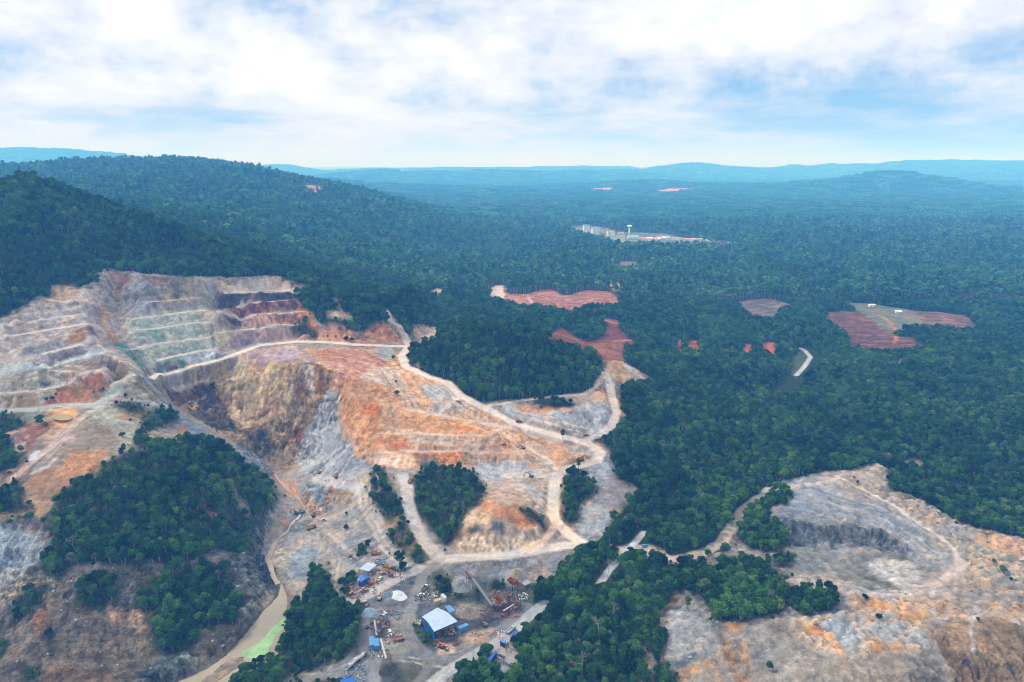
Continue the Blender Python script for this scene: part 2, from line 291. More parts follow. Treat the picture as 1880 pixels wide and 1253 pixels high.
# second, farther hill
PD((-300, 330, 2074), (-60, 335, 2074), (80, 326, 2318), (110, 312, 2440), (190, 304, 2440), (235, 309, 2440), (270, 309, 2440), (340, 299, 2562), (400, 298, 2562), (450, 312, 2501), (520, 332, 2440), (560, 340, 2379), (620, 357, 2318), (700, 378, 2196), (780, 408, 2074), (830, 436, 1952), (870, 468, 1769))
PD((560, 500, 1056), (640, 500, 1155), (700, 475, 1375), (650, 425, 1708), (560, 430, 1647), (450, 385, 1769), (480, 440, 1265), (300, 350, 1830), (200, 345, 1830), (380, 340, 1952), (550, 385, 1891), (620, 460, 1265), (780, 480, 1408), (720, 520, 1210), (850, 500, 1708), (350, 400, 1375))
for x, y, z in [(-900, 3500, 120), (-300, 3100, 40), (-1800, 3600, 150), (-150, 2400, 30), (-2900, 3000, 150), (-2200, 1800, 190), (-3500, 5000, 60)]: PTS.append((x, y, z))
for v in (480, 460, 440, 420, 400, 380, 365, 355):
    for u in range(-400, 2500, 150):
        if v > 355 and u < 1000 - (480 - v) * 2.0 and u < 900: continue
        P((u + (v % 7) * 9, v, 22 + 7 * math.sin(u * .011 + v)))
for u, v, z in [(950, 500, 24), (1100, 500, 24), (1250, 500, 20), (1400, 500, 22), (1600, 500, 24), (1800, 500, 22), (2100, 500, 20), (2500, 500, 20)]: P((u, v, z))
ZB = 12.0
for gx in range(-40000, 40001, 2500):
    for gy in range(8000, 52001, 2500):
        if abs(gx) < gy * 1.1 + 3000: PTS.append((gx + 300 * math.sin(gy), gy + 300 * math.sin(gx), ZB))
for gx in range(-9000, 9001, 1500):
    for gy in (-1000, 150):
        PTS.append((gx, gy, 0 if gx > -400 else 20))
for g in (2500, 4500, 7000):
    PTS.append((g + 2500, g, 20)); PTS.append((-g - 3500, g, 60))
PTS.append((1300, 500, 20)); PTS.append((-1300, 500, 120)); PTS.append((-1500, 900, 200)); PTS.append((2500, 1200, 20))

def tri_raster(tris, pz, x0, y0, cell, nx, ny):
    out = np.full((ny, nx), 10.0, np.float32)
    for t in tris:
        p = pz[list(t)]
        gx = (p[:, 0] - x0) / cell; gy = (p[:, 1] - y0) / cell
        i0 = max(0, int(math.ceil(gx.min() - 1e-6))); i1 = min(nx - 1, int(gx.max() + 1e-6)); j0 = max(0, int(math.ceil(gy.min() - 1e-6))); j1 = min(ny - 1, int(gy.max() + 1e-6))
        if i1 < i0 or j1 < j0: continue
        d = (gy[1] - gy[2]) * (gx[0] - gx[2]) + (gx[2] - gx[1]) * (gy[0] - gy[2])
        if abs(d) < 1e-12: continue
        X, Y = np.meshgrid(np.arange(i0, i1 + 1), np.arange(j0, j1 + 1))
        a = ((gy[1] - gy[2]) * (X - gx[2]) + (gx[2] - gx[1]) * (Y - gy[2])) / d
        b = ((gy[2] - gy[0]) * (X - gx[2]) + (gx[0] - gx[2]) * (Y - gy[2])) / d
        c = 1 - a - b
        m = (a >= -1e-5) & (b >= -1e-5) & (c >= -1e-5)
        w = a * p[0, 2] + b * p[1, 2] + c * p[2, 2]
        out[j0:j1 + 1, i0:i1 + 1][m] = w[m]
    return out
pa = np.array(PTS)
_, keep = np.unique(np.round(pa[:, :2] / 1.2).astype(np.int64), axis=0, return_index=True)
pa = pa[np.sort(keep)]
res = delaunay_2d_cdt([Vector((p[0], p[1])) for p in pa], [], [], 0, 1e-4)
vz = np.array([(v[0], v[1], pa[o[0], 2] if o else 0) for v, o in zip(res[0], res[3])])
TRIS = [t for t in res[2] if len(t) == 3]
# fine raster of the mine (0.8 m cells) and a coarse one of everything
FC, FX0, FY0, FNX, FNY = 0.8, -600.0, 225.0, 1500, 925
CC, CX0, CY0, CNX, CNY = 40.0, -30000.0, 0.0, 1500, 1050
HF = tri_raster(TRIS, vz, FX0, FY0, FC, FNX, FNY)
HC = tri_raster(TRIS, vz, CX0, CY0, CC, CNX, CNY)
HF = blur(HF, 2, 2)
HF_soft = blur(HF, 7, 2)
HC = blur(HC, 2, 2)
gy, gx = np.mgrid[0:CNY, 0:CNX]; WX = CX0 + gx * CC; WY = CY0 + gy * CC
WX = WX.astype(np.float32); WY = WY.astype(np.float32)
far = np.clip((WY - 2600) / 3500, 0, 1); far = far * far * (3 - 2 * far)
HC += far * (fbm(WX, WY, 2600, 4, 0.5, 3, True) * 22 + fbm(WX, WY, 900, 3, 0.5, 8) * 9 - 6)
HC += np.clip((WY - 900) / 900, 0, 1) * fbm(WX, WY, 420, 3, 0.5, 4) * 6
spur = np.clip((-WX - 150) / 400, 0, 1) * np.clip((WY - 950) / 350, 0, 1) * np.clip((3200 - WY) / 900, 0, 1)
HC += spur * (fbm(WX, WY, 480, 4, .5, 19, True) * 26 - 4)
def ridge(pts, wid, up=1.0):
    """a far mountain range along a line of (u, distance, height)"""
    q = []
    for u, D, h in pts:
        q.append((D * (u - CU) / FPX, D, max(h - 40, h * .5)))
    qa = np.array(q); pad = wid * 2.4
    i0, i1 = [int(np.clip((v - CX0) / CC, 0, CNX)) for v in (qa[:, 0].min() - pad, qa[:, 0].max() + pad)]
    j0, j1 = [int(np.clip((v - CY0) / CC, 0, CNY)) for v in (qa[:, 1].min() - pad, qa[:, 1].max() + pad)]
    x, y = WX[j0:j1, i0:i1], WY[j0:j1, i0:i1]; best = np.zeros(x.shape, np.float32); rr = 1 + 0.35 * fbm(x, y, wid * .8, 4, .5, 6)
    for (ax, ay, ah), (bx, by, bh) in zip(q, q[1:]):
        t = np.clip(((x - ax) * (bx - ax) + (y - ay) * (by - ay)) / ((bx - ax) ** 2 + (by - ay) ** 2), 0, 1)
        d = np.hypot(x - ax - t * (bx - ax), y - ay - t * (by - ay)) / wid * rr
        best = np.maximum(best, (ah + t * (bh - ah)) * np.exp(-d * d))
    HC[j0:j1, i0:i1] += best * (1 + 0.10 * fbm(x, y, wid * .5, 4, .55, 2))
ridge([(-500, 9000, 430), (-60, 9500, 430), (60, 9700, 425), (150, 9800, 425), (200, 9800, 400), (260, 10000, 270), (330, 10200, 120)], 1300)
ridge([(1560, 13500, 60), (1640, 12500, 190), (1700, 12000, 290), (1740, 12000, 315), (1780, 12200, 305), (1880, 12500, 275), (2100, 13000, 200)], 1500)
ridge([(1380, 6700, 30), (1480, 6300, 80), (1560, 6100, 120), (1610, 6000, 160), (1660, 6000, 130), (1720, 6200, 60)], 600)
ridge([(1170, 13500, 90), (1225, 12500, 200), (1258, 12000, 265), (1290, 12000, 215), (1380, 12500, 170), (1500, 13000, 110)], 900)
ridge([(560, 8000, 80), (640, 8500, 150), (705, 8700, 180), (730, 8900, 150), (860, 9500, 170), (960, 9500, 175), (1040, 9600, 130), (1080, 9800, 90)], 700)
ridge([(1080, 10000, 110), (1130, 10500, 150), (1180, 10000, 110)], 600)
ridge([(400, 12500, 160), (520, 12500, 210), (620, 13000, 120)], 900)
ridge([(740, 13000, 150), (820, 13500, 190), (1000, 14000, 180), (1100, 15000, 200)], 900)
ridge([(540, 6000, 70), (610, 5600, 110), (680, 5600, 80), (800, 6000, 40)], 500)
ridge([(1120, 6800, 60), (1190, 6500, 100), (1290, 6600, 60)], 500)
HC = HC.astype(np.float32)

def wfine(x, y):
    w = np.minimum(np.minimum((x - FX0) / 40, (FX0 + FNX * FC - x) / 40), (FY0 + FNY * FC - 20 - y) / 90)
    return np.clip(w, 0, 1)
def H0(x, y):
    x = np.asarray(x, float); y = np.asarray(y, float)
    w = wfine(x, y)
    return bil(HC, CX0, CY0, CC, x, y) * (1 - w) + bil(HF, FX0, FY0, FC, x, y) * w
def unproj(uv, lift=0.0):
    """where the ray through each point of the survey drawing meets the ground"""
    d = rays(uv); n = len(d)
    t = np.full(n, 250.0); hit = np.zeros(n, bool); tp = t.copy()
    for _ in range(1500):
        a = ~hit
        if not a.any(): break
        tp[a] = t[a]; t[a] *= 1.0035
        p = d[a] * t[a, None]
        under = p[:, 2] + CAM_H < H0(p[:, 0], p[:, 1]) + lift
        ia = np.where(a)[0]; hit[ia[under]] = True
        if t[a].size and t[a].min() > 60000: break
    lo, hi = tp, t.copy()
    for _ in range(14):
        m = (lo + hi) / 2; p = d * m[:, None]
        u = p[:, 2] + CAM_H < H0(p[:, 0], p[:, 1]) + lift
        hi = np.where(u, m, hi); lo = np.where(u, lo, m)
    p = d * hi[:, None]
    return np.stack([p[:, 0], p[:, 1], p[:, 2] + CAM_H], 1)

# ------------------------------------------------------------------ rasters: ground colour, forest, roads, roughness of the rock
class Ras:
    def __init__(s, x0, y0, cell, nx, ny):
        s.x0, s.y0, s.c, s.nx, s.ny = x0, y0, cell, nx, ny
        gy, gx = np.mgrid[0:ny, 0:nx]
        s.X = (x0 + gx * cell).astype(np.float32); s.Y = (y0 + gy * cell).astype(np.float32)
        s.col = np.zeros((ny, nx, 3), np.float32); s.col[:] = lin((46, 58, 40))
        s.forest = np.ones((ny, nx), np.float32); s.road = np.zeros((ny, nx), np.float32)
        s.rough = np.full((ny, nx), 1.0, np.float32); s.lump = np.zeros((ny, nx), np.float32); s.flow = np.full((ny, nx), 1.0, np.float32)
        s.wx = fbm(s.X, s.Y, 26, 5, 0.68, 31) ; s.wy = fbm(s.X, s.Y, 26, 5, 0.68, 37)
    def box(s, x0, y0, x1, y1):
        i0 = max(0, int((x0 - s.x0) / s.c)); i1 = min(s.nx, int((x1 - s.x0) / s.c) + 2)
        j0 = max(0, int((y0 - s.y0) / s.c)); j1 = min(s.ny, int((y1 - s.y0) / s.c) + 2)
        return None if i1 <= i0 or j1 <= j0 else (slice(j0, j1), slice(i0, i1))
    def samp(s, a, x, y): return bil(a, s.x0, s.y0, s.c, x, y)
    def inside(s, x, y): return (x > s.x0) & (y > s.y0) & (x < s.x0 + (s.nx - 1) * s.c) & (y < s.y0 + (s.ny - 1) * s.c)
RF = Ras(FX0, FY0, FC, FNX, FNY)
RM = Ras(-1500.0, 700.0, 2.5, 1520, 920)

def seg_dist(x, y, pts, closed=False):
    n = len(pts); d2 = np.full(x.shape, 1e12, np.float32); side = np.zeros(x.shape, np.float32); ins = np.zeros(x.shape, bool)
    for k in range(n if closed else n - 1):
        ax, ay = pts[k][:2]; bx, by = pts[(k + 1) % n][:2]
        L2 = max((bx - ax) ** 2 + (by - ay) ** 2, 1e-6)
        t = np.clip(((x - ax) * (bx - ax) + (y - ay) * (by - ay)) / L2, 0, 1)
        dx = x - ax - t * (bx - ax); dy = y - ay - t * (by - ay); q = dx * dx + dy * dy
        m = q < d2; d2 = np.where(m, q, d2)
        if closed:
            c = (ay > y) != (by > y)
            with np.errstate(all='ignore'):
                xi = (bx - ax) * (y - ay) / ((by - ay) if by != ay else 1e-9) + ax
            ins ^= c & (x < xi)
        else:
            side = np.where(m, np.sign((bx - ax) * (y - ay) - (by - ay) * (x - ax)), side)
    d = np.sqrt(d2)
    return (np.where(ins, -d, d)) if closed else (d, side)

JOBS = []
def paint(poly, col=None, col2=None, mix=0.5, size=14, soft=2.0, warp=5.0, a=1.0, how='n', forest=None, rough=None, lump=None, flow=None):
    JOBS.append(('poly', poly, dict(col=col, col2=col2, mix=mix, size=size, soft=soft, warp=warp, a=a, how=how, forest=forest, rough=rough, lump=lump, flow=flow)))
def stroke(line, wid, col=None, a=1.0, soft=1.0, warp=1.5, forest=None, rough=None, road=None, ruts=0.0, level=False, **k):
    JOBS.append(('line', line, dict(wid=wid, col=col, a=a, soft=soft, warp=warp, forest=forest, rough=rough, road=road, ruts=ruts, level=level)))

# where the forest stops
MINE = [(-320, 655), (-200, 636), (-80, 604), (0, 582), (25, 577), (51, 559), (89, 548), (120, 540), (156, 528), (179, 521), (192, 508), (190, 498), (200, 491), (222, 499), (268, 504), (319, 509), (383, 511), (434, 512), (459, 510), (497, 507), (522, 511), (538, 519), (566, 525), (563, 536), (541, 541), (545, 556), (560, 570), (570, 566), (580, 590), (600, 600), (622, 603), (655, 612), (672, 598), (690, 592), (712, 596), (703, 572), (703, 563), (722, 583), (737, 600), (751, 622), (757, 610), (765, 598), (790, 600), (818, 603), (800, 620), (786, 632), (765, 640), (750, 645), (752, 668), (775, 686), (815, 698), (850, 726), (882, 739), (925, 735), (1000, 728), (1060, 722), (1085, 712), (1106, 700), (1108, 680), (1103, 655), (1112, 648), (1140, 663), (1175, 683), (1202, 702), (1185, 706), (1160, 702), (1142, 714), (1138, 735), (1150, 762), (1142, 785), (1112, 801), (1105, 812), (1120, 825), (1125, 850), (1137, 880), (1165, 890), (1182, 905), (1150, 930), (1125, 962), (1104, 1000), (1066, 1005), (1052, 1030), (1022, 1062), (992, 1080), (976, 1100), (978, 1118), (960, 1140), (945, 1165), (935, 1185), (958, 1200), (950, 1215), (935, 1240), (915, 1248), (900, 1232), (880, 1215), (862, 1216), (842, 1236), (836, 1260), (830, 1400), (-320, 1400)]
paint(MINE, (178, 160, 146), (160, 148, 138), forest=0, warp=2.0, soft=1.0)
TIP = [(1505, 866), (1560, 864), (1627, 861), (1630, 899), (1686, 917), (1729, 940), (1769, 970), (1818, 976), (1885, 989), (2060, 1020), (2060, 1400), (1170, 1400), (1180, 1240), (1186, 1190), (1200, 1145), (1235, 1112), (1252, 1080), (1240, 1045), (1255, 1042), (1290, 1020), (1335, 1010), (1345, 965), (1372, 925), (1412, 886), (1440, 888)]
paint(TIP, (158, 152, 146), (172, 158, 144), forest=0, warp=3.0, soft=1.5, lump=0.5, size=9)

# ---- bare rock and soil of the mine, area by area
L = paint
L([(-320, 655), (0, 582), (51, 559), (120, 540), (199, 497), (215, 560), (232, 660), (276, 708), (215, 705), (0, 760), (-320, 800)], (202, 184, 170), (178, 162, 152), size=16, how='f')
L([(0, 585), (51, 561), (120, 542), (160, 530), (165, 560), (60, 590), (0, 604)], (208, 190, 174), (186, 168, 152), size=10, how='f')
L([(60, 610), (100, 592), (110, 602), (90, 612)], (180, 182, 176), warp=4)
L([(95, 572), (110, 552), (120, 553), (112, 580)], (186, 182, 190), a=.6)
L([(40, 640), (110, 622), (160, 650), (120, 655), (30, 660)], (172, 160, 156), (150, 138, 134), size=6, how='f')
L([(118, 628), (140, 605), (157, 600), (166, 622), (150, 632)], (188, 132, 72), (158, 118, 84), size=5, how='f')
L([(155, 605), (166, 600), (182, 624), (176, 632)], (116, 88, 92), warp=2)
L([(66, 600), (74, 598), (76, 606), (68, 607)], (150, 112, 74), warp=2)
L([(98, 556), (106, 550), (110, 566), (102, 568)], (140, 112, 122), warp=2, a=.7)
L([(105, 658), (118, 648), (130, 652), (110, 664)], (140, 104, 112), warp=2)
L([(168, 655), (186, 650), (192, 672), (178, 676)], (136, 104, 112), (112, 84, 90), size=4, warp=2)
L([(0, 700), (60, 690), (190, 655), (215, 672), (170, 688), (100, 690), (0, 712)], (164, 142, 120), (130, 110, 92), size=7, how='f')
L([(0, 690), (60, 682), (120, 690), (205, 700), (110, 716), (0, 726)], (188, 182, 158), (174, 164, 148), size=10, how='f')
L([(72, 702), (84, 694), (92, 706), (80, 712)], (96, 80, 84), warp=1.5)
L([(195, 688), (218, 666), (250, 690), (215, 705)], (150, 120, 84), (130, 108, 78), size=5, how='f')
L([(122, 694), (150, 686), (152, 696), (126, 698)], (196, 108, 88), (226, 170, 156), size=3, warp=1.5)
L([(135, 706), (170, 692), (200, 692), (198, 700), (150, 708)], (204, 110, 84), (230, 190, 176), size=3.5, warp=1.5)
L([(0, 730), (70, 722), (82, 740), (0, 755)], (160, 140, 108), (186, 174, 150), size=7, how='f')
L([(84, 735), (110, 715), (150, 704), (200, 705), (206, 722), (180, 738), (120, 742), (80, 745)], (176, 112, 82), (150, 116, 86), size=5, how='f')
# bowl
L([(199, 497), (268, 504), (383, 511), (440, 513), (415, 545), (398, 560), (398, 640), (288, 690), (265, 672), (240, 642), (225, 600), (215, 560)], (196, 180, 164), (172, 160, 150), size=14, how='f')
L([(204, 500), (240, 500), (232, 530), (205, 545)], (196, 150, 110), (176, 140, 110), size=8, how='f')
L([(205, 505), (225, 510), (232, 535), (212, 540)], (166, 128, 126), warp=5)
L([(215, 540), (250, 520), (300, 530), (300, 565), (260, 580), (230, 575)], (168, 160, 162), (138, 122, 130), size=10, how='f')
L([(262, 505), (310, 508), (335, 516), (300, 520), (265, 516)], (160, 112, 96), (120, 92, 92), size=7, how='f')
L([(245, 565), (305, 540), (308, 562), (255, 582)], (132, 106, 114), (168, 160, 166), size=7, how='f')
L([(300, 520), (370, 520), (372, 560), (310, 572)], (176, 158, 132), (162, 146, 132), size=9, how='f')
L([(380, 520), (400, 525), (385, 570), (372, 565)], (186, 180, 180), (160, 152, 148), size=7)
L([(160, 575), (185, 560), (205, 575), (230, 615), (235, 640), (200, 620), (175, 590)], (186, 146, 100), (164, 144, 126), size=9, how='f')
L([(188, 582), (210, 585), (235, 625), (225, 630)], (176, 168, 170), a=.7)
L([(225, 595), (300, 578), (385, 570), (392, 640), (300, 670), (255, 660)], (188, 188, 160), (168, 174, 148), size=11, how='f')
L([(268, 600), (290, 600), (300, 630), (275, 632)], (136, 174, 144), (160, 170, 140), size=6)
L([(208, 622), (225, 622), (250, 655), (268, 672), (250, 676), (228, 650)], (112, 158, 132), (92, 128, 116), size=5)
L([(245, 640), (265, 650), (262, 662), (248, 655)], (112, 140, 122), (84, 112, 100), size=4)
L([(272, 664), (300, 656), (345, 655), (345, 665), (300, 680), (282, 682)], (128, 144, 142), (160, 176, 160), size=5)
L([(340, 650), (392, 644), (398, 656), (350, 668)], (168, 190, 196), (216, 214, 210), size=6)
L([(372, 545), (390, 548), (395, 610), (385, 640), (372, 600)], (168, 160, 140), (188, 180, 164), size=7, how='f')
L([(370, 618), (392, 620), (404, 650), (380, 645)], (208, 202, 192), (176, 172, 158), size=6)
# plateau above the purple wall
L([(400, 513), (459, 509), (522, 510), (566, 525), (560, 535), (477, 538), (413, 544), (398, 548)], (206, 180, 162), (190, 166, 148), size=9)
L([(459, 511), (522, 511), (535, 520), (470, 524)], (202, 176, 148), (214, 190, 170), size=8)
# purple wall
L([(398, 543), (450, 541), (540, 540), (545, 552), (502, 555), (443, 563), (400, 575)], (94, 76, 84), (78, 66, 74), size=12, how='f', rough=1.6)
L([(455, 545), (465, 542), (463, 556), (448, 562)], (142, 118, 116), warp=2)
L([(400, 575), (443, 563), (502, 556), (545, 552), (558, 570), (477, 577)], (110, 78, 84), (134, 84, 78), size=10, how='f', rough=1.6)
L([(455, 572), (470, 556), (545, 556), (555, 568), (480, 574)], (158, 100, 92), (116, 74, 76), size=8, how='f')
L([(402, 578), (477, 578), (556, 574), (548, 596), (500, 600), (440, 604), (410, 600)], (136, 102, 104), (176, 140, 122), size=9, how='f', rough=1.6)
L([(402, 580), (445, 580), (440, 600), (412, 594)], (104, 74, 84), (88, 66, 76), size=8, how='f')
L([(505, 580), (545, 576), (545, 594), (510, 598)], (172, 136, 112), (150, 100, 84), size=7, how='f')
L([(398, 596), (430, 602), (470, 606), (420, 625), (398, 640)], (182, 172, 128), (170, 158, 130), size=8, how='f')
L([(430, 612), (500, 604), (530, 606), (540, 622), (470, 632), (440, 640), (420, 630)], (166, 134, 140), (178, 150, 142), size=8, how='f')
L([(548, 570), (570, 566), (583, 600), (600, 612), (590, 626), (545, 624)], (200, 142, 98), (182, 126, 92), size=8, how='f')
L([(540, 548), (556, 560), (562, 572), (548, 572)], (176, 112, 86), warp=3)
# orange ground by the haul road
L([(560, 612), (620, 605), (665, 612), (690, 592), (715, 600), (745, 628), (690, 634), (600, 628)], (204, 152, 120), (190, 132, 100), size=10, how='f')
L([(665, 605), (695, 593), (718, 606), (735, 625), (680, 622)], (206, 138, 92), (184, 112, 84), size=6, how='f')
L([(595, 592), (620, 592), (660, 596), (650, 610), (600, 606)], (170, 118, 102), (150, 100, 88), size=6, how='f')
L([(398, 660), (440, 648), (540, 632), (560, 650), (500, 672), (430, 690), (400, 690)], (176, 146, 142), (186, 164, 140), size=12, how='f')
L([(470, 645), (540, 632), (565, 650), (545, 660), (480, 668)], (184, 146, 150), (198, 172, 170), size=10)
L([(390, 690), (420, 660), (450, 680), (450, 700), (400, 712)], (176, 170, 154), (170, 146, 120), size=6)
L([(450, 670), (480, 662), (480, 690), (462, 700)], (170, 132, 126), (160, 124, 112), size=9, how='f')
# the deep pit
L([(285, 705), (400, 690), (470, 685), (560, 660), (620, 680), (625, 740), (590, 830), (500, 862), (430, 815), (330, 755)], (182, 154, 116), (156, 126, 92), size=7, how='f', rough=1.5)
L([(400, 680), (450, 675), (500, 670), (540, 680), (540, 740), (470, 750), (420, 730)], (196, 172, 132), (174, 146, 106), size=5, how='n', rough=1.3)
L([(440, 690), (470, 695), (470, 720), (445, 725)], (186, 176, 158), (180, 150, 108), size=5)
L([(320, 705), (370, 690), (385, 705), (345, 712)], (150, 118, 78), (126, 100, 72), size=4, rough=2)
L([(305, 716), (375, 706), (385, 735), (330, 750)], (118, 78, 52), (96, 76, 62), size=6, how='f', rough=2.4)
L([(370, 712), (395, 715), (420, 770), (430, 790), (395, 780), (370, 745)], (82, 66, 56), (112, 88, 66), size=6, how='f', rough=2.8)
L([(345, 750), (400, 745), (425, 790), (395, 792), (360, 770)], (88, 72, 62), (116, 96, 74), size=4, rough=3)
L([(420, 740), (470, 740), (520, 760), (540, 800), (470, 795), (430, 780)], (182, 146, 102), (198, 170, 134), size=6, how='f', rough=1.5)
L([(430, 790), (480, 785), (500, 830), (495, 852), (455, 830)], (104, 88, 74), (130, 108, 82), size=6, how='f', rough=3)
L([(500, 790), (545, 790), (555, 820), (520, 840), (500, 830)], (150, 124, 94), (126, 100, 74), size=5, how='f', rough=2.6)
L([(538, 798), (556, 800), (552, 822), (536, 824)], (130, 72, 52), warp=3)
L([(565, 670), (600, 665), (615, 700), (590, 725), (575, 700)], (186, 138, 100), (160, 110, 72), size=6, how='f')
L([(550, 662), (568, 660), (578, 700), (570, 720), (558, 700)], (200, 190, 172), (184, 160, 128), size=5, how='f')
L([(540, 700), (556, 695), (568, 730), (552, 745), (540, 725)], (118, 82, 62), (150, 112, 78), size=5, how='f')
L([(575, 700), (605, 680), (600, 720), (582, 725)], (146, 96, 56), (176, 126, 82), size=5, how='f')
# pit floor of rubble
L([(490, 840), (540, 822), (545, 845), (525, 870), (505, 880), (490, 862)], (156, 134, 110), (138, 116, 94), size=4)
L([(500, 880), (520, 870), (555, 905), (548, 920), (525, 915)], (204, 152, 108), (176, 140, 118), size=6)
L([(498, 868), (510, 870), (514, 886), (502, 888)], (188, 104, 56), warp=2)
# blue grey chute
L([(592, 735), (605, 710), (622, 725), (628, 780), (612, 815), (600, 850), (575, 862), (545, 850), (560, 800), (575, 770)], (164, 170, 180), (184, 186, 190), size=10, how='f')
L([(620, 790), (640, 825), (690, 850), (685, 880), (600, 880), (545, 870), (560, 845), (600, 815)], (168, 172, 180), (192, 190, 190), size=10, how='f')
L([(560, 870), (590, 850), (600, 862), (575, 880)], (128, 138, 150), (160, 166, 172), size=5, how='f')
L([(505, 865), (545, 868), (560, 885), (520, 886)], (156, 158, 160), (176, 160, 142), size=5)
# orange terraces
L([(560, 640), (700, 640), (745, 645), (750, 668), (800, 700), (850, 732), (940, 780), (1030, 815), (1100, 815), (1110, 850), (1020, 870), (900, 866), (870, 860), (760, 857), (690, 858), (650, 840), (625, 790), (620, 730), (600, 690)], (216, 168, 124), (196, 148, 106), size=13, how='f')
L([(580, 645), (660, 640), (715, 665), (700, 690), (650, 690), (600, 665)], (200, 140, 108), (184, 120, 92), size=8, how='f')
L([(600, 665), (650, 680), (645, 700), (620, 690)], (196, 138, 114), (210, 160, 136), size=6, how='f')
L([(680, 675), (735, 680), (735, 715), (690, 720), (665, 700)], (196, 168, 142), (222, 206, 190), size=5, how='f')
L([(670, 700), (715, 700), (740, 730), (690, 740)], (214, 176, 136), (228, 214, 198), size=5, how='f')
L([(685, 640), (722, 640), (722, 662), (695, 658)], (172, 168, 160), (190, 184, 172), size=5)
L([(630, 700), (680, 700), (740, 720), (720, 740), (660, 735)], (206, 152, 106), (182, 120, 76), size=6, how='f')
L([(740, 650), (800, 695), (840, 720), (830, 728), (770, 710), (740, 690)], (220, 172, 128), (206, 154, 108), size=9, how='f')
L([(765, 712), (800, 705), (850, 728), (860, 738), (800, 735)], (200, 196, 194), (186, 184, 184), size=9)
L([(800, 738), (860, 738), (880, 750), (840, 758), (790, 750)], (190, 180, 168), (176, 168, 160), size=6)
L([(625, 740), (660, 745), (690, 740), (700, 775), (690, 800), (650, 800), (628, 780)], (214, 160, 108), (190, 128, 72), size=7, how='f')
L([(655, 735), (695, 745), (690, 770), (665, 765)], (208, 130, 64), (190, 112, 58), size=5, how='f')
L([(700, 770), (760, 760), (850, 772), (880, 800), (780, 800), (720, 798)], (214, 158, 108), (196, 140, 92), size=8, how='f')
L([(705, 768), (740, 765), (760, 790), (715, 795)], (186, 142, 104), (170, 132, 100), size=5, how='f')
L([(830, 775), (868, 772), (880, 795), (845, 796)], (218, 144, 84), (236, 176, 122), size=6, how='f')
L([(650, 800), (700, 790), (740, 810), (745, 830), (690, 838), (665, 828)], (222, 160, 108), (206, 144, 96), size=7, how='f')
L([(715, 815), (740, 812), (745, 826), (722, 828)], (208, 124, 72), warp=3)
L([(750, 830), (830, 828), (880, 842), (940, 845), (900, 858), (840, 856), (770, 852)], (198, 126, 66), (162, 122, 88), size=7, how='f', rough=1.5)
L([(845, 836), (900, 838), (945, 845), (935, 856), (870, 856)], (156, 134, 112), (182, 154, 126), size=6, how='f')
L([(680, 830), (740, 832), (765, 850), (740, 860), (690, 855)], (226, 178, 146), (236, 202, 178), size=5, how='n')
L([(880, 800), (930, 800), (1000, 815), (1060, 830), (1040, 855), (970, 840), (900, 825)], (204, 166, 130), (216, 152, 98), size=9, how='f')
L([(905, 812), (940, 812), (930, 828), (908, 826)], (220, 142, 90), warp=3)
L([(950, 838), (985, 842), (1000, 860), (975, 866), (945, 855)], (214, 164, 118), (200, 182, 160), size=5)
L([(985, 835), (1020, 850), (1010, 868), (990, 862)], (176, 166, 156), (200, 176, 150), size=5)
L([(870, 855), (930, 848), (980, 862), (1000, 870), (985, 880), (940, 882), (895, 895), (872, 880)], (206, 202, 198), (190, 184, 180), size=9)
L([(1040, 815), (1095, 820), (1098, 840), (1060, 835)], (206, 190, 172), (186, 178, 168), size=7)
# loop terrace
L([(925, 745), (975, 735), (1020, 745), (1060, 748), (1100, 725), (1122, 745), (1125, 775), (1095, 795), (1050, 795), (1000, 785), (950, 770)], (184, 174, 166), (200, 196, 196), size=10, how='f')
L([(950, 745), (975, 738), (1050, 752), (1052, 760), (990, 758), (960, 756)], (214, 150, 98), (190, 140, 104), size=5, how='f')
L([(1000, 762), (1050, 770), (1048, 795), (1005, 780)], (200, 200, 206), (180, 176, 178), size=7, how='f')
L([(1050, 760), (1085, 755), (1080, 798), (1055, 795)], (160, 152, 152), (180, 174, 174), size=6, how='f')
L([(1085, 745), (1118, 742), (1124, 775), (1100, 790)], (196, 198, 206), (150, 152, 156), size=4, how='f')
L([(955, 775), (1000, 782), (1045, 800), (1010, 792), (960, 785)], (204, 166, 128), (186, 168, 150), size=6)
L([(1085, 725), (1110, 715), (1125, 735), (1130, 755), (1118, 742), (1095, 738)], (206, 154, 108), (196, 160, 124), size=6, how='f')
L([(1126, 735), (1150, 758), (1146, 765), (1130, 755)], (216, 152, 106), warp=2)
L([(1105, 650), (1140, 665), (1202, 702), (1180, 705), (1150, 695), (1140, 712), (1118, 690), (1108, 668)], (206, 172, 132), (184, 142, 98), size=7, how='f')
L([(1135, 660), (1150, 668), (1185, 696), (1172, 700), (1148, 680)], (200, 196, 190), (180, 160, 136), size=5, warp=2)
L([(760, 598), (790, 600), (818, 603), (800, 620), (786, 630), (768, 622)], (190, 176, 158), (206, 170, 136), size=6, how='f')
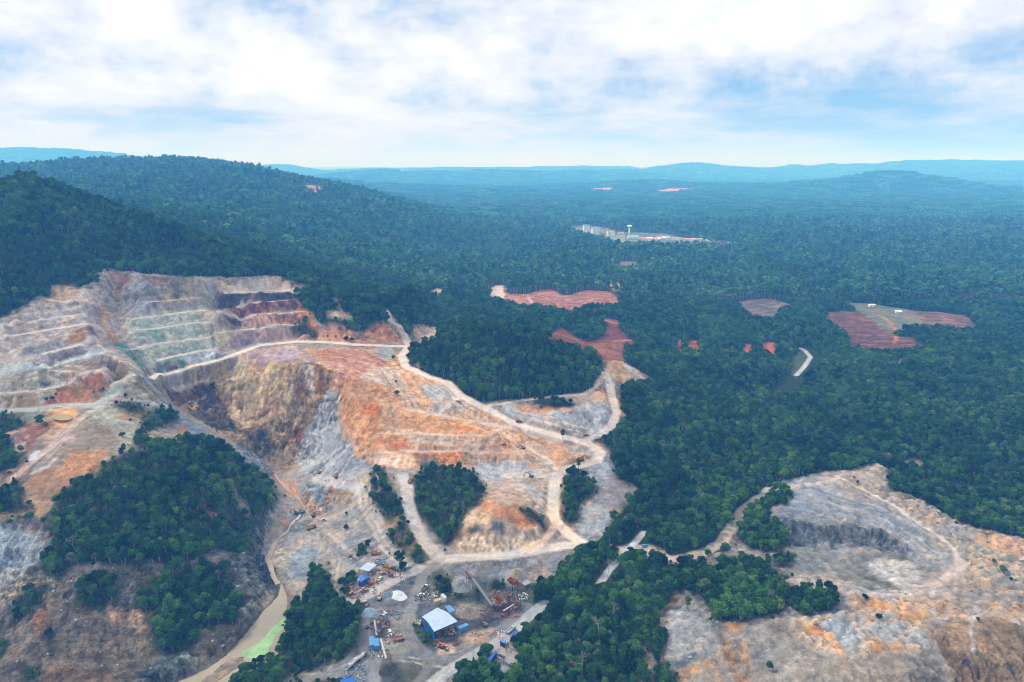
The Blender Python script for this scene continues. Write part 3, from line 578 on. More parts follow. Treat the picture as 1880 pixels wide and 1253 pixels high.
# grey fan, slope beyond the strip of trees
L([(1065, 850), (1105, 838), (1125, 850), (1135, 880), (1120, 895), (1095, 890), (1070, 872)], (176, 178, 184), (160, 162, 168), size=9)
L([(1100, 890), (1165, 890), (1182, 905), (1150, 930), (1100, 925), (1085, 915)], (170, 158, 150), (146, 136, 136), size=6, how='f')
L([(1072, 930), (1110, 925), (1130, 950), (1110, 990), (1075, 1000), (1062, 975)], (172, 172, 174), (186, 182, 178), size=9, how='f')
L([(1075, 918), (1095, 915), (1090, 924), (1078, 924)], (214, 192, 162), warp=1)
L([(1022, 875), (1040, 870), (1036, 930), (1048, 968), (1060, 990), (1030, 972), (1020, 940)], (206, 170, 138), (190, 150, 116), size=6, how='f')
# knoll cut face and the ground above it
L([(870, 905), (900, 890), (950, 880), (1010, 880), (1018, 930), (1010, 990), (900, 1018), (832, 1010), (845, 960), (875, 935)], (196, 168, 142), (176, 152, 132), size=7, how='f')
L([(915, 878), (960, 885), (1000, 915), (1005, 955), (980, 940), (950, 905)], (212, 188, 168), (188, 170, 156), size=7)
L([(960, 893), (975, 893), (1000, 925), (998, 940), (975, 915)], (206, 206, 206), warp=3)
L([(878, 925), (905, 920), (920, 935), (890, 942)], (196, 128, 84), (214, 160, 118), size=4)
L([(905, 940), (960, 930), (1000, 965), (985, 985), (940, 975), (905, 955)], (150, 118, 88), (196, 128, 78), size=6, how='f')
L([(848, 968), (860, 940), (905, 945), (890, 965), (862, 985)], (198, 160, 122), (222, 196, 164), size=4, how='f')
L([(858, 968), (880, 964), (884, 982), (860, 985)], (92, 86, 82), warp=3)
L([(898, 960), (922, 960), (924, 980), (900, 982)], (102, 98, 94), warp=3)
L([(832, 1012), (850, 985), (900, 988), (950, 985), (1005, 978), (1004, 1000), (930, 1016)], (232, 208, 178), (170, 146, 120), size=2.6, how='f', flow=2.4)
L([(850, 985), (832, 1010), (838, 985), (848, 970)], (160, 116, 80), warp=2)
L([(765, 845), (800, 840), (812, 860), (790, 866)], (150, 134, 112), (90, 92, 76), size=4)
# under groves, shrubs
L([(700, 925), (750, 950), (790, 1025), (740, 1020), (715, 985)], (180, 142, 106), (130, 116, 86), size=6, how='f')
L([(675, 870), (705, 860), (745, 930), (720, 960), (690, 940)], (120, 116, 84), warp=4)
L([(758, 930), (775, 885), (800, 860), (870, 870), (880, 930), (845, 965), (820, 1003), (790, 975)], (84, 92, 56), (110, 100, 80), size=8)
# lower pit
L([(545, 880), (600, 878), (690, 862), (680, 900), (720, 985), (760, 1030), (640, 1110), (540, 1110), (505, 1040), (545, 960)], (178, 168, 158), (162, 160, 158), size=11, how='f')
L([(575, 880), (640, 870), (680, 865), (672, 890), (620, 905), (590, 900)], (206, 202, 200), (186, 186, 190), size=8)
L([(560, 890), (600, 895), (625, 905), (615, 935), (585, 950), (556, 920)], (160, 162, 162), (140, 142, 140), size=7, how='f', rough=1.8)
L([(598, 925), (606, 895), (616, 893), (612, 915), (602, 932)], (186, 138, 78), (160, 110, 60), size=4, warp=2)
L([(620, 900), (650, 905), (640, 930), (615, 940)], (176, 148, 108), (150, 134, 108), size=5, how='f')
L([(610, 888), (640, 882), (636, 892), (615, 894)], (216, 176, 136), warp=3)
L([(650, 880), (690, 870), (700, 930), (712, 975), (690, 985), (665, 935)], (208, 196, 182), (196, 174, 150), size=9, how='f')
L([(640, 930), (665, 930), (660, 970), (630, 985)], (168, 168, 170), (186, 170, 150), size=7, how='f')
L([(560, 905), (600, 935), (590, 950), (560, 945), (545, 930)], (180, 158, 136), (168, 134, 106), size=6, how='f')
L([(525, 950), (548, 955), (545, 965), (528, 975), (520, 960)], (190, 130, 104), (170, 120, 98), size=4, warp=2)
L([(536, 940), (560, 935), (575, 955), (560, 975), (530, 985), (515, 1010)], (140, 142, 148), (122, 124, 130), size=6)
L([(528, 995), (575, 960), (600, 990), (585, 1015), (540, 1030)], (176, 168, 160), (200, 182, 162), size=5, how='n')
L([(525, 1020), (560, 1000), (580, 1010), (575, 1060), (545, 1075), (520, 1050)], (160, 176, 190), (142, 158, 172), size=9)
L([(505, 1010), (530, 1000), (530, 1050), (512, 1060)], (150, 148, 140), (206, 192, 170), size=2.4)
L([(535, 1065), (570, 1070), (560, 1100), (535, 1100)], (164, 168, 156), (190, 174, 156), size=6)
L([(520, 1080), (550, 1090), (545, 1115), (525, 1120)], (176, 158, 142), (140, 128, 118), size=3.5, how='f')
# grey slope left of the deep pit
L([(245, 690), (285, 700), (330, 755), (400, 800), (470, 850), (510, 890), (505, 960), (440, 880), (380, 815), (330, 790), (290, 770), (240, 745)], (166, 160, 152), (148, 144, 142), size=9, how='f')
L([(220, 690), (250, 690), (290, 735), (280, 745), (240, 725)], (160, 134, 104), (176, 166, 150), size=6, how='f')
L([(320, 752), (345, 775), (400, 806), (412, 820), (370, 815), (330, 790), (310, 770)], (154, 166, 180), (138, 148, 160), size=7)
L([(325, 785), (345, 785), (350, 800), (332, 800)], (176, 124, 80), warp=3)
L([(425, 810), (470, 840), (500, 865), (490, 885), (455, 865)], (140, 148, 160), (118, 122, 128), size=5, how='f', rough=2)
L([(372, 800), (410, 815), (395, 822), (370, 812)], (178, 150, 130), warp=3)
L([(275, 735), (310, 745), (300, 760), (275, 758)], (190, 184, 186), (160, 158, 160), size=5)
# left flat, tip slopes
L([(60, 760), (200, 740), (225, 745), (225, 800), (240, 830), (190, 850), (170, 880), (100, 925), (30, 910), (0, 890), (0, 860), (90, 800)], (170, 152, 132), (158, 140, 120), size=9, how='f')
L([(165, 755), (205, 742), (235, 770), (255, 815), (230, 825), (195, 790)], (172, 166, 150), (190, 184, 160), size=4, how='f', flow=1.8)
L([(125, 830), (190, 825), (190, 850), (160, 880), (115, 895), (100, 870)], (206, 146, 96), (176, 130, 92), size=5, how='f', flow=1.8)
L([(40, 880), (100, 865), (115, 900), (100, 925), (60, 915)], (170, 128, 86), (152, 120, 88), size=8, how='f')
L([(85, 750), (140, 748), (150, 775), (130, 790), (95, 782)], (222, 172, 122), (212, 156, 106), size=8, warp=3)
L([(90, 792), (125, 790), (130, 815), (95, 825)], (208, 168, 150), (196, 160, 140), size=5)
L([(20, 820), (40, 775), (70, 770), (100, 782), (80, 800), (55, 830)], (142, 92, 72), (160, 112, 88), size=6, how='f')
L([(22, 820), (50, 800), (60, 812), (40, 835)], (138, 62, 62), (214, 190, 184), size=3.5, how='f')
L([(20, 760), (70, 752), (68, 775), (30, 780)], (158, 148, 134), warp=4)
L([(210, 770), (250, 745), (275, 760), (235, 775)], (182, 146, 100), warp=4)
L([(0, 905), (100, 920), (105, 950), (0, 965)], (186, 146, 108), (164, 134, 104), size=8)
# lower left: rock slopes
L([(-320, 955), (0, 960), (100, 945), (120, 1060), (250, 1050), (360, 1050), (460, 1020), (500, 1080), (440, 1180), (250, 1290), (-320, 1400)], (128, 114, 96), (104, 94, 82), size=6, how='f', rough=1.7)
L([(10, 975), (60, 960), (100, 985), (85, 1030), (40, 1060), (0, 1080), (-60, 1080), (-60, 1000)], (158, 176, 190), (176, 180, 180), size=6, rough=1.4)
L([(5, 1045), (55, 1035), (50, 1060), (0, 1065)], (190, 180, 164), (160, 150, 140), size=3, rough=2)
L([(0, 965), (100, 950), (105, 990), (60, 985)], (164, 150, 138), (140, 124, 110), size=5)
L([(-60, 1080), (20, 1080), (80, 1060), (110, 1080), (60, 1120), (0, 1130)], (150, 142, 134), (172, 150, 128), size=6, rough=2)
L([(60, 1125), (85, 1115), (78, 1170), (60, 1175)], (156, 108, 64), (126, 92, 62), size=5, how='f')
L([(120, 1070), (200, 1045), (210, 1065), (150, 1090)], (160, 144, 130), (128, 112, 100), size=3.5)
L([(205, 1080), (250, 1075), (250, 1110), (215, 1125)], (140, 132, 122), (112, 104, 98), size=3.5)
L([(180, 1110), (280, 1130), (280, 1160), (200, 1150)], (150, 118, 92), (174, 146, 118), size=2.5)
L([(90, 1220), (200, 1230), (190, 1290), (60, 1290)], (142, 108, 74), (108, 86, 64), size=6, how='f')
L([(250, 1240), (290, 1215), (330, 1222), (340, 1250), (260, 1280)], (84, 94, 110), (62, 70, 82), size=5, how='f', rough=3)
L([(280, 1225), (345, 1195), (360, 1225), (320, 1250), (285, 1255)], (136, 148, 132), (110, 118, 108), size=4, rough=2)
L([(360, 1050), (450, 1020), (500, 1075), (480, 1120), (430, 1100), (420, 1050)], (116, 114, 104), (94, 96, 90), size=4, how='f', rough=2.6)
L([(455, 1000), (480, 1010), (510, 1075), (500, 1090), (470, 1070)], (84, 88, 96), (64, 68, 76), size=4, how='f', rough=2.6)
L([(440, 1120), (478, 1110), (470, 1145), (440, 1160)], (136, 146, 128), (112, 112, 104), size=4)
L([(425, 885), (460, 890), (470, 990), (440, 1000), (455, 940)], (150, 142, 136), (112, 108, 104), size=4, how='f', rough=2)
L([(460, 930), (500, 930), (490, 1000), (475, 1020), (460, 980)], (118, 122, 132), (92, 96, 106), size=5, how='f', rough=2)
# bars beside the muddy channel
L([(352, 1262), (421, 1208), (454, 1206), (449, 1221), (408, 1246), (383, 1262)], (150, 138, 122), (176, 150, 126), size=4)
# yard
L([(700, 1045), (800, 1045), (1040, 1020), (1050, 1030), (990, 1080), (975, 1110), (940, 1160), (870, 1200), (780, 1265), (600, 1265), (640, 1210), (668, 1170), (665, 1130), (640, 1105), (640, 1060)], (108, 107, 107), (86, 86, 87), size=6, rough=0.7)
L([(790, 1045), (870, 1032), (1000, 1020), (1050, 1015), (1000, 1075), (930, 1060), (860, 1050)], (160, 158, 158), (140, 136, 134), size=8, rough=1.2)
L([(960, 1040), (1000, 1030), (1010, 1060), (975, 1070)], (132, 130, 126), (170, 146, 124), size=5)
L([(1005, 1055), (1030, 1050), (1020, 1065), (1000, 1072)], (198, 196, 194), (150, 150, 150), size=2)
L([(800, 1052), (850, 1055), (900, 1080), (930, 1090), (905, 1110), (860, 1110), (810, 1100), (790, 1080)], (92, 92, 72), (120, 116, 100), size=7)
L([(825, 1050), (860, 1052), (858, 1075), (835, 1078)], (160, 162, 160), (140, 142, 142), size=7)
L([(845, 1108), (880, 1108), (890, 1130), (860, 1140), (830, 1120)], (158, 148, 136), (140, 132, 122), size=6)
L([(860, 1170), (900, 1155), (920, 1160), (890, 1185), (860, 1195)], (190, 160, 138), (200, 178, 160), size=4, how='n')
L([(765, 1135), (780, 1140), (800, 1170), (800, 1185), (785, 1185), (765, 1160)], (78, 100, 52), (100, 116, 70), size=4)
L([(810, 1185), (850, 1185), (840, 1205), (810, 1210)], (204, 176, 152), warp=3)
L([(832, 1177), (850, 1180), (842, 1188), (832, 1186)], (110, 72, 74), warp=1)
L([(700, 1180), (755, 1165), (760, 1185), (720, 1205), (704, 1200)], (168, 164, 154), (150, 146, 138), size=6)
L([(700, 1215), (720, 1215), (740, 1245), (730, 1265), (700, 1265), (695, 1235)], (70, 72, 66), (96, 98, 88), size=6)
L([(735, 1210), (775, 1212), (778, 1235), (745, 1245), (732, 1228)], (104, 100, 84), (88, 94, 76), size=6)
L([(670, 1195), (700, 1200), (760, 1195), (800, 1212), (840, 1212), (800, 1222), (720, 1215), (680, 1215)], (116, 112, 110), (140, 136, 132), size=5)
L([(640, 1210), (690, 1205), (690, 1265), (600, 1265)], (146, 148, 142), (130, 132, 128), size=4)
L([(650, 1120), (672, 1115), (690, 1122), (685, 1132), (665, 1134)], (150, 168, 180), (130, 148, 162), size=6, warp=2)
L([(700, 1093), (720, 1085), (730, 1095), (712, 1102)], (140, 156, 168), warp=2)
L([(690, 1120), (770, 1110), (745, 1165), (705, 1170)], (128, 124, 120), (150, 144, 138), size=5)
L([(640, 1058), (720, 1040), (735, 1055), (700, 1090), (640, 1110)], (166, 146, 126), (136, 128, 122), size=4)
L([(665, 1040), (670, 1020), (700, 1005), (712, 1018), (690, 1032)], (156, 150, 146), (170, 156, 136), size=6)
L([(905, 1235), (955, 1195), (948, 1225), (935, 1245)], (172, 168, 164), (150, 148, 146), size=8, rough=.3)
L([(905, 1180), (925, 1180), (930, 1200), (915, 1205)], (196, 184, 172), size=6)
# waste tip: colours
L([(1440, 890), (1500, 870), (1540, 885), (1500, 920), (1440, 905)], (176, 170, 164), (160, 158, 158), size=5, lump=.6)
L([(1500, 868), (1560, 865), (1627, 862), (1630, 875), (1560, 880), (1505, 882)], (186, 170, 158), (168, 158, 150), size=5, lump=.5)
L([(1452, 895), (1520, 900), (1600, 925), (1650, 955), (1640, 975), (1560, 960), (1470, 955), (1440, 935)], (146, 152, 160), (166, 168, 170), size=7, lump=.3)
L([(1460, 925), (1520, 915), (1580, 935), (1620, 955), (1530, 960)], (140, 148, 158), (158, 160, 162), size=8)
L([(1420, 950), (1450, 935), (1560, 958), (1640, 965), (1700, 1000), (1740, 1030), (1720, 1050), (1680, 1040), (1600, 985), (1500, 980), (1420, 975)], (146, 146, 146), (162, 160, 156), size=6)
L([(1412, 975), (1440, 955), (1500, 968), (1560, 970), (1620, 975), (1680, 1010), (1670, 1025), (1600, 1008), (1480, 1010), (1430, 995)], (118, 122, 128), (96, 100, 106), size=5, how='f', flow=6.5, rough=1.6)
L([(1440, 1005), (1560, 1002), (1580, 1020), (1540, 1050), (1450, 1055)], (142, 144, 142), (156, 154, 148), size=6)
L([(1545, 1030), (1580, 1015), (1640, 1015), (1690, 1030), (1690, 1060), (1620, 1085), (1560, 1075), (1540, 1050)], (128, 126, 114), (146, 142, 132), size=6, how='f', flow=3)
L([(1590, 1030), (1625, 1025), (1680, 1035), (1680, 1070), (1650, 1080), (1600, 1050)], (214, 206, 198), (200, 193, 187), size=9)
L([(1440, 1055), (1560, 1065), (1560, 1090), (1430, 1075)], (164, 154, 142), (178, 164, 150), size=6)
L([(1600, 870), (1630, 895), (1700, 925), (1800, 980), (1880, 995), (1960, 1010), (1960, 1130), (1800, 1110), (1780, 1050), (1740, 990), (1680, 950), (1600, 900)], (176, 160, 142), (156, 150, 144), size=5, lump=1)
L([(1640, 905), (1700, 935), (1740, 965), (1700, 960), (1650, 930)], (184, 150, 112), (160, 150, 138), size=4, lump=1)
L([(1790, 975), (1890, 995), (1960, 1010), (1960, 1040), (1840, 1015), (1790, 1000)], (206, 160, 116), (184, 150, 122), size=6, lump=.8)
L([(1760, 1000), (1860, 1020), (1960, 1050), (1960, 1110), (1800, 1090), (1770, 1050)], (162, 154, 140), (186, 158, 128), size=4, lump=1)
L([(1560, 1090), (1700, 1085), (1760, 1095), (1860, 1110), (1960, 1120), (1960, 1160), (1700, 1140), (1560, 1130)], (182, 166, 150), (196, 160, 124), size=6, lump=.8)
L([(1590, 1110), (1630, 1105), (1640, 1150), (1600, 1150)], (206, 150, 96), (190, 148, 110), size=5)
L([(1640, 1110), (1700, 1100), (1720, 1130), (1690, 1150), (1650, 1135)], (206, 162, 112), (184, 160, 136), size=6, how='f')
L([(1640, 1140), (1668, 1130), (1685, 1165), (1655, 1165)], (156, 130, 100), warp=3)
L([(1700, 1105), (1760, 1115), (1765, 1130), (1720, 1130)], (166, 134, 100), (190, 170, 150), size=5)
L([(1440, 1135), (1640, 1128), (1700, 1160), (1700, 1210), (1560, 1220), (1440, 1175)], (176, 174, 172), (192, 170, 146), size=5, lump=1)
L([(1500, 1140), (1560, 1145), (1585, 1180), (1540, 1195), (1500, 1165)], (176, 190, 202), (190, 190, 190), size=6, lump=1)
L([(1470, 1140), (1490, 1142), (1550, 1195), (1530, 1200), (1480, 1165)], (214, 150, 90), (194, 160, 124), size=3, lump=1)
L([(1600, 1180), (1650, 1180), (1645, 1200), (1605, 1205)], (198, 142, 90), (180, 150, 120), size=4, lump=1)
L([(1330, 1150), (1400, 1130), (1440, 1140), (1470, 1180), (1450, 1253), (1350, 1265), (1360, 1200)], (176, 166, 152), (164, 150, 134), size=10, how='f', lump=0.1)
L([(1240, 1120), (1340, 1130), (1350, 1160), (1330, 1210), (1250, 1220), (1215, 1190)], (166, 162, 158), (182, 176, 170), size=6, lump=.6)
L([(1320, 1170), (1370, 1180), (1390, 1253), (1350, 1280), (1320, 1210)], (186, 148, 106), (160, 146, 130), size=3.5, lump=.9)
L([(1330, 1140), (1360, 1140), (1360, 1160), (1335, 1165)], (204, 150, 92), warp=3)
L([(1215, 1210), (1270, 1205), (1270, 1235), (1225, 1235)], (120, 132, 140), warp=4)
L([(1240, 1225), (1300, 1215), (1330, 1265), (1220, 1280)], (176, 164, 148), (190, 150, 110), size=5, lump=.5)
L([(1440, 1200), (1600, 1215), (1700, 1210), (1780, 1265), (1600, 1320), (1440, 1300)], (178, 166, 150), (160, 148, 132), size=8, how='f', lump=.1, flow=2.5)
L([(1700, 1150), (1800, 1140), (1960, 1150), (1960, 1320), (1770, 1300), (1740, 1220)], (160, 134, 104), (140, 116, 88), size=9, how='f', lump=0, flow=4, rough=1.3)
L([(1700, 1160), (1740, 1180), (1780, 1265), (1760, 1265), (1720, 1200)], (150, 122, 92), (130, 106, 80), size=4, how='f')

# ---- woods and shrubs inside the bare ground
FL = (30, 44, 26)
def grove(poly, f=1.0, g=FL, warp=3.0): paint(poly, g, (52, 56, 38), mix=.5, size=8, soft=2, warp=warp, forest=f, rough=1.0, lump=0, a=.9)
grove([(103, 935), (102, 919), (115, 896), (143, 888), (168, 883), (176, 873), (189, 853), (212, 843), (230, 833), (250, 828), (268, 833), (300, 822), (330, 812), (352, 811), (375, 816), (413, 829), (444, 852), (480, 873), (498, 900), (506, 923), (489, 938), (470, 960), (462, 1000), (457, 1021), (434, 1020), (408, 1018), (383, 1020), (357, 1040), (327, 1038), (300, 1040), (255, 1048), (204, 1046), (179, 1036), (140, 1044), (115, 1054), (97, 1064), (84, 1058), (87, 1032), (102, 1009), (100, 971)])
grove([(146, 1073), (158, 1065), (184, 1065), (212, 1068), (209, 1093), (202, 1114), (179, 1124), (158, 1119), (146, 1096)], .8)
grove([(255, 1083), (294, 1068), (319, 1050), (337, 1055), (378, 1045), (414, 1048), (424, 1060), (408, 1083), (439, 1103), (447, 1119), (429, 1155), (398, 1153), (370, 1150), (352, 1182), (332, 1205), (301, 1213), (281, 1188), (288, 1157), (278, 1129), (245, 1119), (253, 1098)], .85)
grove([(28, 1106), (33, 1091), (71, 1082), (79, 1108), (51, 1124), (31, 1144), (19, 1142)], .7)
grove([(79, 1165), (92, 1165), (97, 1185), (117, 1190), (107, 1203), (89, 1198)], .6)
grove([(33, 1218), (61, 1228), (66, 1253), (38, 1246)], .6)
grove([(-30, 1185), (5, 1185), (9, 1195), (5, 1215), (-30, 1215)], .6)
grove([(-30, 758), (0, 761), (20, 758), (31, 776), (43, 779), (33, 786), (15, 794), (-30, 797)], .7)
grove([(-30, 806), (15, 804), (23, 816), (18, 835), (28, 842), (38, 828), (52, 832), (38, 850), (36, 860), (15, 866), (-30, 862)], .7)
grove([(-30, 896), (23, 901), (28, 884), (36, 890), (46, 919), (60, 931), (51, 942), (26, 947), (-30, 944)], .7)
grove([(209, 742), (230, 739), (250, 742), (268, 752), (265, 760), (235, 756), (217, 750)], .55)
grove([(265, 770), (283, 763), (301, 755), (324, 762), (327, 776), (306, 783), (288, 787), (268, 797), (270, 803), (300, 815), (295, 825), (255, 826), (246, 811), (258, 790)], .7)
grove([(681, 871), (688, 862), (704, 860), (709, 886), (722, 907), (745, 922), (747, 935), (732, 945), (712, 955), (702, 933), (684, 922), (680, 892)], .75)
grove([(719, 978), (732, 970), (740, 950), (752, 950), (768, 978), (785, 998), (796, 1030), (783, 1036), (763, 1032), (757, 1019), (740, 1004), (719, 999)], .5, (110, 104, 72))
grove([(765, 874), (780, 856), (798, 856), (808, 866), (834, 860), (860, 866), (876, 874), (889, 908), (877, 933), (854, 943), (846, 964), (826, 1000), (815, 1002), (800, 987), (780, 957), (765, 937), (758, 915), (762, 890)], .75)
grove([(1046, 850), (1062, 846), (1063, 862), (1076, 874), (1099, 897), (1096, 905), (1068, 928), (1063, 954), (1048, 967), (1035, 956), (1038, 925), (1033, 888)], .75)
grove([(953, 933), (974, 936), (994, 952), (1007, 966), (999, 973), (979, 961), (963, 946)], .5)
grove([(750, 650), (757, 640), (790, 636), (803, 622), (840, 613), (900, 608), (960, 612), (1020, 625), (1070, 645), (1100, 668), (1107, 684), (1102, 702), (1085, 714), (1060, 724), (1000, 730), (925, 737), (885, 740), (850, 728), (815, 700), (775, 688), (752, 671)], 1.0)
grove([(974, 738), (994, 728), (1030, 734), (1055, 741), (1053, 748), (1017, 749), (979, 742)], .55)
grove([(535, 606), (548, 596), (555, 580), (563, 578), (566, 598), (580, 608), (583, 615), (572, 621), (550, 620)], .6)
grove([(540, 548), (560, 556), (600, 560), (640, 580), (690, 580), (700, 592), (680, 598), (655, 608), (620, 600), (592, 592), (572, 566), (560, 566)], .7)
grove([(570, 1075), (580, 1045), (595, 1050), (615, 1068), (606, 1082), (590, 1092), (612, 1106), (640, 1110), (655, 1117), (665, 1135), (665, 1165), (660, 1180), (648, 1196), (615, 1217), (585, 1231), (550, 1241), (520, 1249), (475, 1270), (415, 1270), (450, 1225), (472, 1215), (500, 1218), (504, 1194), (522, 1182), (528, 1157), (532, 1124), (550, 1115), (565, 1094)], .95)
grove([(648, 1026), (655, 1014), (670, 1003), (678, 1006), (668, 1022), (652, 1036)], .55)
grove([(628, 1062), (650, 1056), (656, 1072), (642, 1086), (636, 1100), (628, 1094)], .6)
grove([(728, 1024), (745, 1020), (752, 1048), (742, 1054), (734, 1040)], .5)
grove([(796, 1068), (808, 1058), (824, 1060), (832, 1080), (815, 1092), (800, 1085)], .55)
grove([(838, 1085), (850, 1080), (856, 1092), (846, 1102), (836, 1098)], .4)
grove([(866, 1083), (880, 1078), (888, 1090), (880, 1104), (866, 1100)], .45)
grove([(900, 1070), (916, 1062), (924, 1072), (918, 1084), (900, 1084)], .45)
grove([(765, 1138), (776, 1140), (800, 1176), (798, 1188), (783, 1184), (766, 1162)], .22, (80, 100, 50))
grove([(640, 1252), (560, 1253), (480, 1262), (480, 1300), (640, 1300)], .5)
grove([(1251, 1050), (1289, 1034), (1310, 1038), (1340, 1028), (1366, 1026), (1389, 1034), (1412, 1044), (1418, 1060), (1442, 1070), (1445, 1092), (1442, 1116), (1416, 1128), (1360, 1140), (1318, 1142), (1305, 1122), (1292, 1104), (1266, 1084), (1252, 1064)], 1.0)
grove([(1459, 1093), (1465, 1083), (1500, 1074), (1528, 1080), (1538, 1118), (1525, 1126), (1495, 1124), (1478, 1132), (1455, 1120)], .85)
grove([(1348, 978), (1362, 958), (1378, 930), (1406, 922), (1412, 899), (1428, 894), (1450, 900), (1452, 918), (1439, 930), (1415, 928), (1408, 952), (1436, 984), (1432, 1006), (1412, 1016), (1376, 1008), (1354, 996)], .85)
grove([(1416, 1030), (1436, 1014), (1453, 1020), (1453, 1040), (1436, 1052), (1418, 1044)], .7)
grove([(1197, 1146), (1222, 1143), (1214, 1160), (1217, 1180), (1213, 1213), (1236, 1236), (1251, 1262), (1190, 1262), (1197, 1221), (1197, 1182)], .7)
# bare places in the woods
def clear(poly, col, col2=None, **k):
    # the near edge lies farther out than it seems: the trees in front of it hide the first strip
    vm = sum(p[1] for p in poly) / len(poly)
    if vm < 665: poly = [(u, v + 9.5 * FPX * math.tan(PITCH + math.atan((v - CV) / FPX)) / 235 * (2.0 if vm < 455 else .95)) if v > vm - .5 else (u, v) for u, v in poly]
    paint(poly, col, col2, forest=0, soft=1.0, warp=k.pop('warp', 3.0), **k)
clear([(423, 890), (440, 888), (460, 925), (466, 960), (450, 950), (432, 915)], (150, 142, 136), (104, 102, 98), size=3)
clear([(384, 940), (402, 935), (405, 950), (390, 955)], (190, 140, 96), warp=2)
RED = (196, 134, 120); RED2 = (170, 92, 76)
clear([(895, 538), (909, 524), (924, 524), (926, 536), (943, 541), (967, 540), (995, 533), (1012, 531), (1032, 543), (1050, 542), (1074, 533), (1115, 535), (1135, 545), (1139, 555), (1108, 556), (1080, 554), (1060, 568), (1029, 568), (1008, 561), (977, 557), (960, 561), (943, 554), (919, 550)], (184, 130, 110), (146, 86, 66), size=7)
clear([(895, 538), (909, 524), (926, 524), (926, 540), (905, 546)], (214, 190, 170))
clear([(1113, 519), (1135, 518), (1149, 524), (1125, 527)], (206, 140, 122))
clear([(1075, 579), (1098, 581), (1140, 590), (1139, 607), (1163, 617), (1185, 621), (1180, 629), (1152, 629), (1149, 650), (1108, 650), (1091, 636), (1070, 633), (1008, 619), (1008, 611), (1032, 600), (1050, 614), (1080, 617), (1108, 614), (1115, 597)], (134, 74, 54), (116, 62, 46), size=7)
clear([(1082, 636), (1108, 628), (1145, 632), (1148, 650), (1110, 652)], (150, 96, 72))
for q in ([(1237, 625), (1252, 624), (1254, 646), (1240, 646)], [(1260, 626), (1283, 625), (1282, 640), (1262, 643)], [(1396, 630), (1420, 627), (1433, 640), (1412, 645)], [(1365, 631), (1380, 631), (1380, 637), (1365, 637)]):
    clear(q, (178, 86, 64), (200, 110, 84), size=5)
clear([(1515, 574), (1549, 571), (1583, 573), (1600, 561), (1635, 565), (1640, 577), (1611, 579), (1617, 590), (1635, 605), (1679, 608), (1697, 624), (1699, 635), (1607, 636), (1561, 633), (1557, 614), (1539, 597), (1519, 588)], (128, 82, 66), (102, 68, 56), size=6, warp=6)
clear([(1542, 555), (1600, 558), (1638, 564), (1680, 571), (1702, 590), (1672, 595), (1637, 605), (1612, 590), (1604, 578)], (112, 124, 92), (140, 128, 100), size=16, warp=4)
clear([(1679, 572), (1720, 573), (1772, 580), (1808, 600), (1803, 605), (1775, 599), (1731, 594), (1700, 589)], (150, 102, 86), (112, 92, 78), size=12, warp=3)
clear([(1353, 553), (1405, 548), (1432, 553), (1458, 562), (1422, 568), (1425, 578), (1394, 580), (1364, 563)], (142, 118, 108), (98, 92, 80), size=10)
clear([(1136, 480), (1170, 481), (1170, 493), (1138, 493)], (140, 122, 108))
clear([(1025, 419), (1075, 412), (1110, 418), (1135, 428), (1150, 426), (1220, 429), (1290, 436), (1347, 443), (1340, 451), (1260, 447), (1200, 444), (1140, 447), (1118, 441), (1060, 433)], (128, 140, 108), (96, 118, 88), size=30)
clear([(1120, 434), (1150, 430), (1150, 444), (1125, 446)], (150, 160, 120))
clear([(553, 341), (566, 340), (588, 342), (590, 350), (578, 357), (565, 352)], (186, 132, 112))
clear([(780, 535), (800, 529), (822, 533), (800, 538)], (180, 160, 130))
clear([(78, 549), (100, 528), (112, 525), (152, 523), (140, 536), (112, 543)], (190, 156, 126), (160, 140, 116), size=6)
clear([(1655, 847), (1680, 843), (1700, 850), (1694, 858), (1670, 858)], (150, 140, 128))
clear([(600, 572), (640, 574), (650, 577), (638, 581), (600, 577)], (190, 168, 150), warp=1)
clear([(610, 547), (618, 547), (634, 570), (626, 572)], (170, 140, 116), warp=1)
clear([(1240, 1042), (1252, 1044), (1255, 1090), (1243, 1100)], (96, 84, 70), warp=1)
clear([(1110, 1008), (1160, 1000), (1200, 1000), (1245, 1028), (1245, 1040), (1180, 1024), (1120, 1020)], (176, 158, 140), warp=2)
clear([(1440, 1052), (1460, 1040), (1468, 1075), (1450, 1065)], (160, 148, 136), warp=1)
clear([(1640, 660), (1660, 657), (1660, 664), (1645, 665)], (150, 140, 110))
clear([(1225, 1090), (1245, 1085), (1250, 1105), (1230, 1118)], (150, 124, 96), warp=1)
# green pasture edge by the road bend
clear([(1452, 655), (1478, 640), (1480, 662), (1460, 682), (1452, 676)], (78, 96, 52), warp=1)

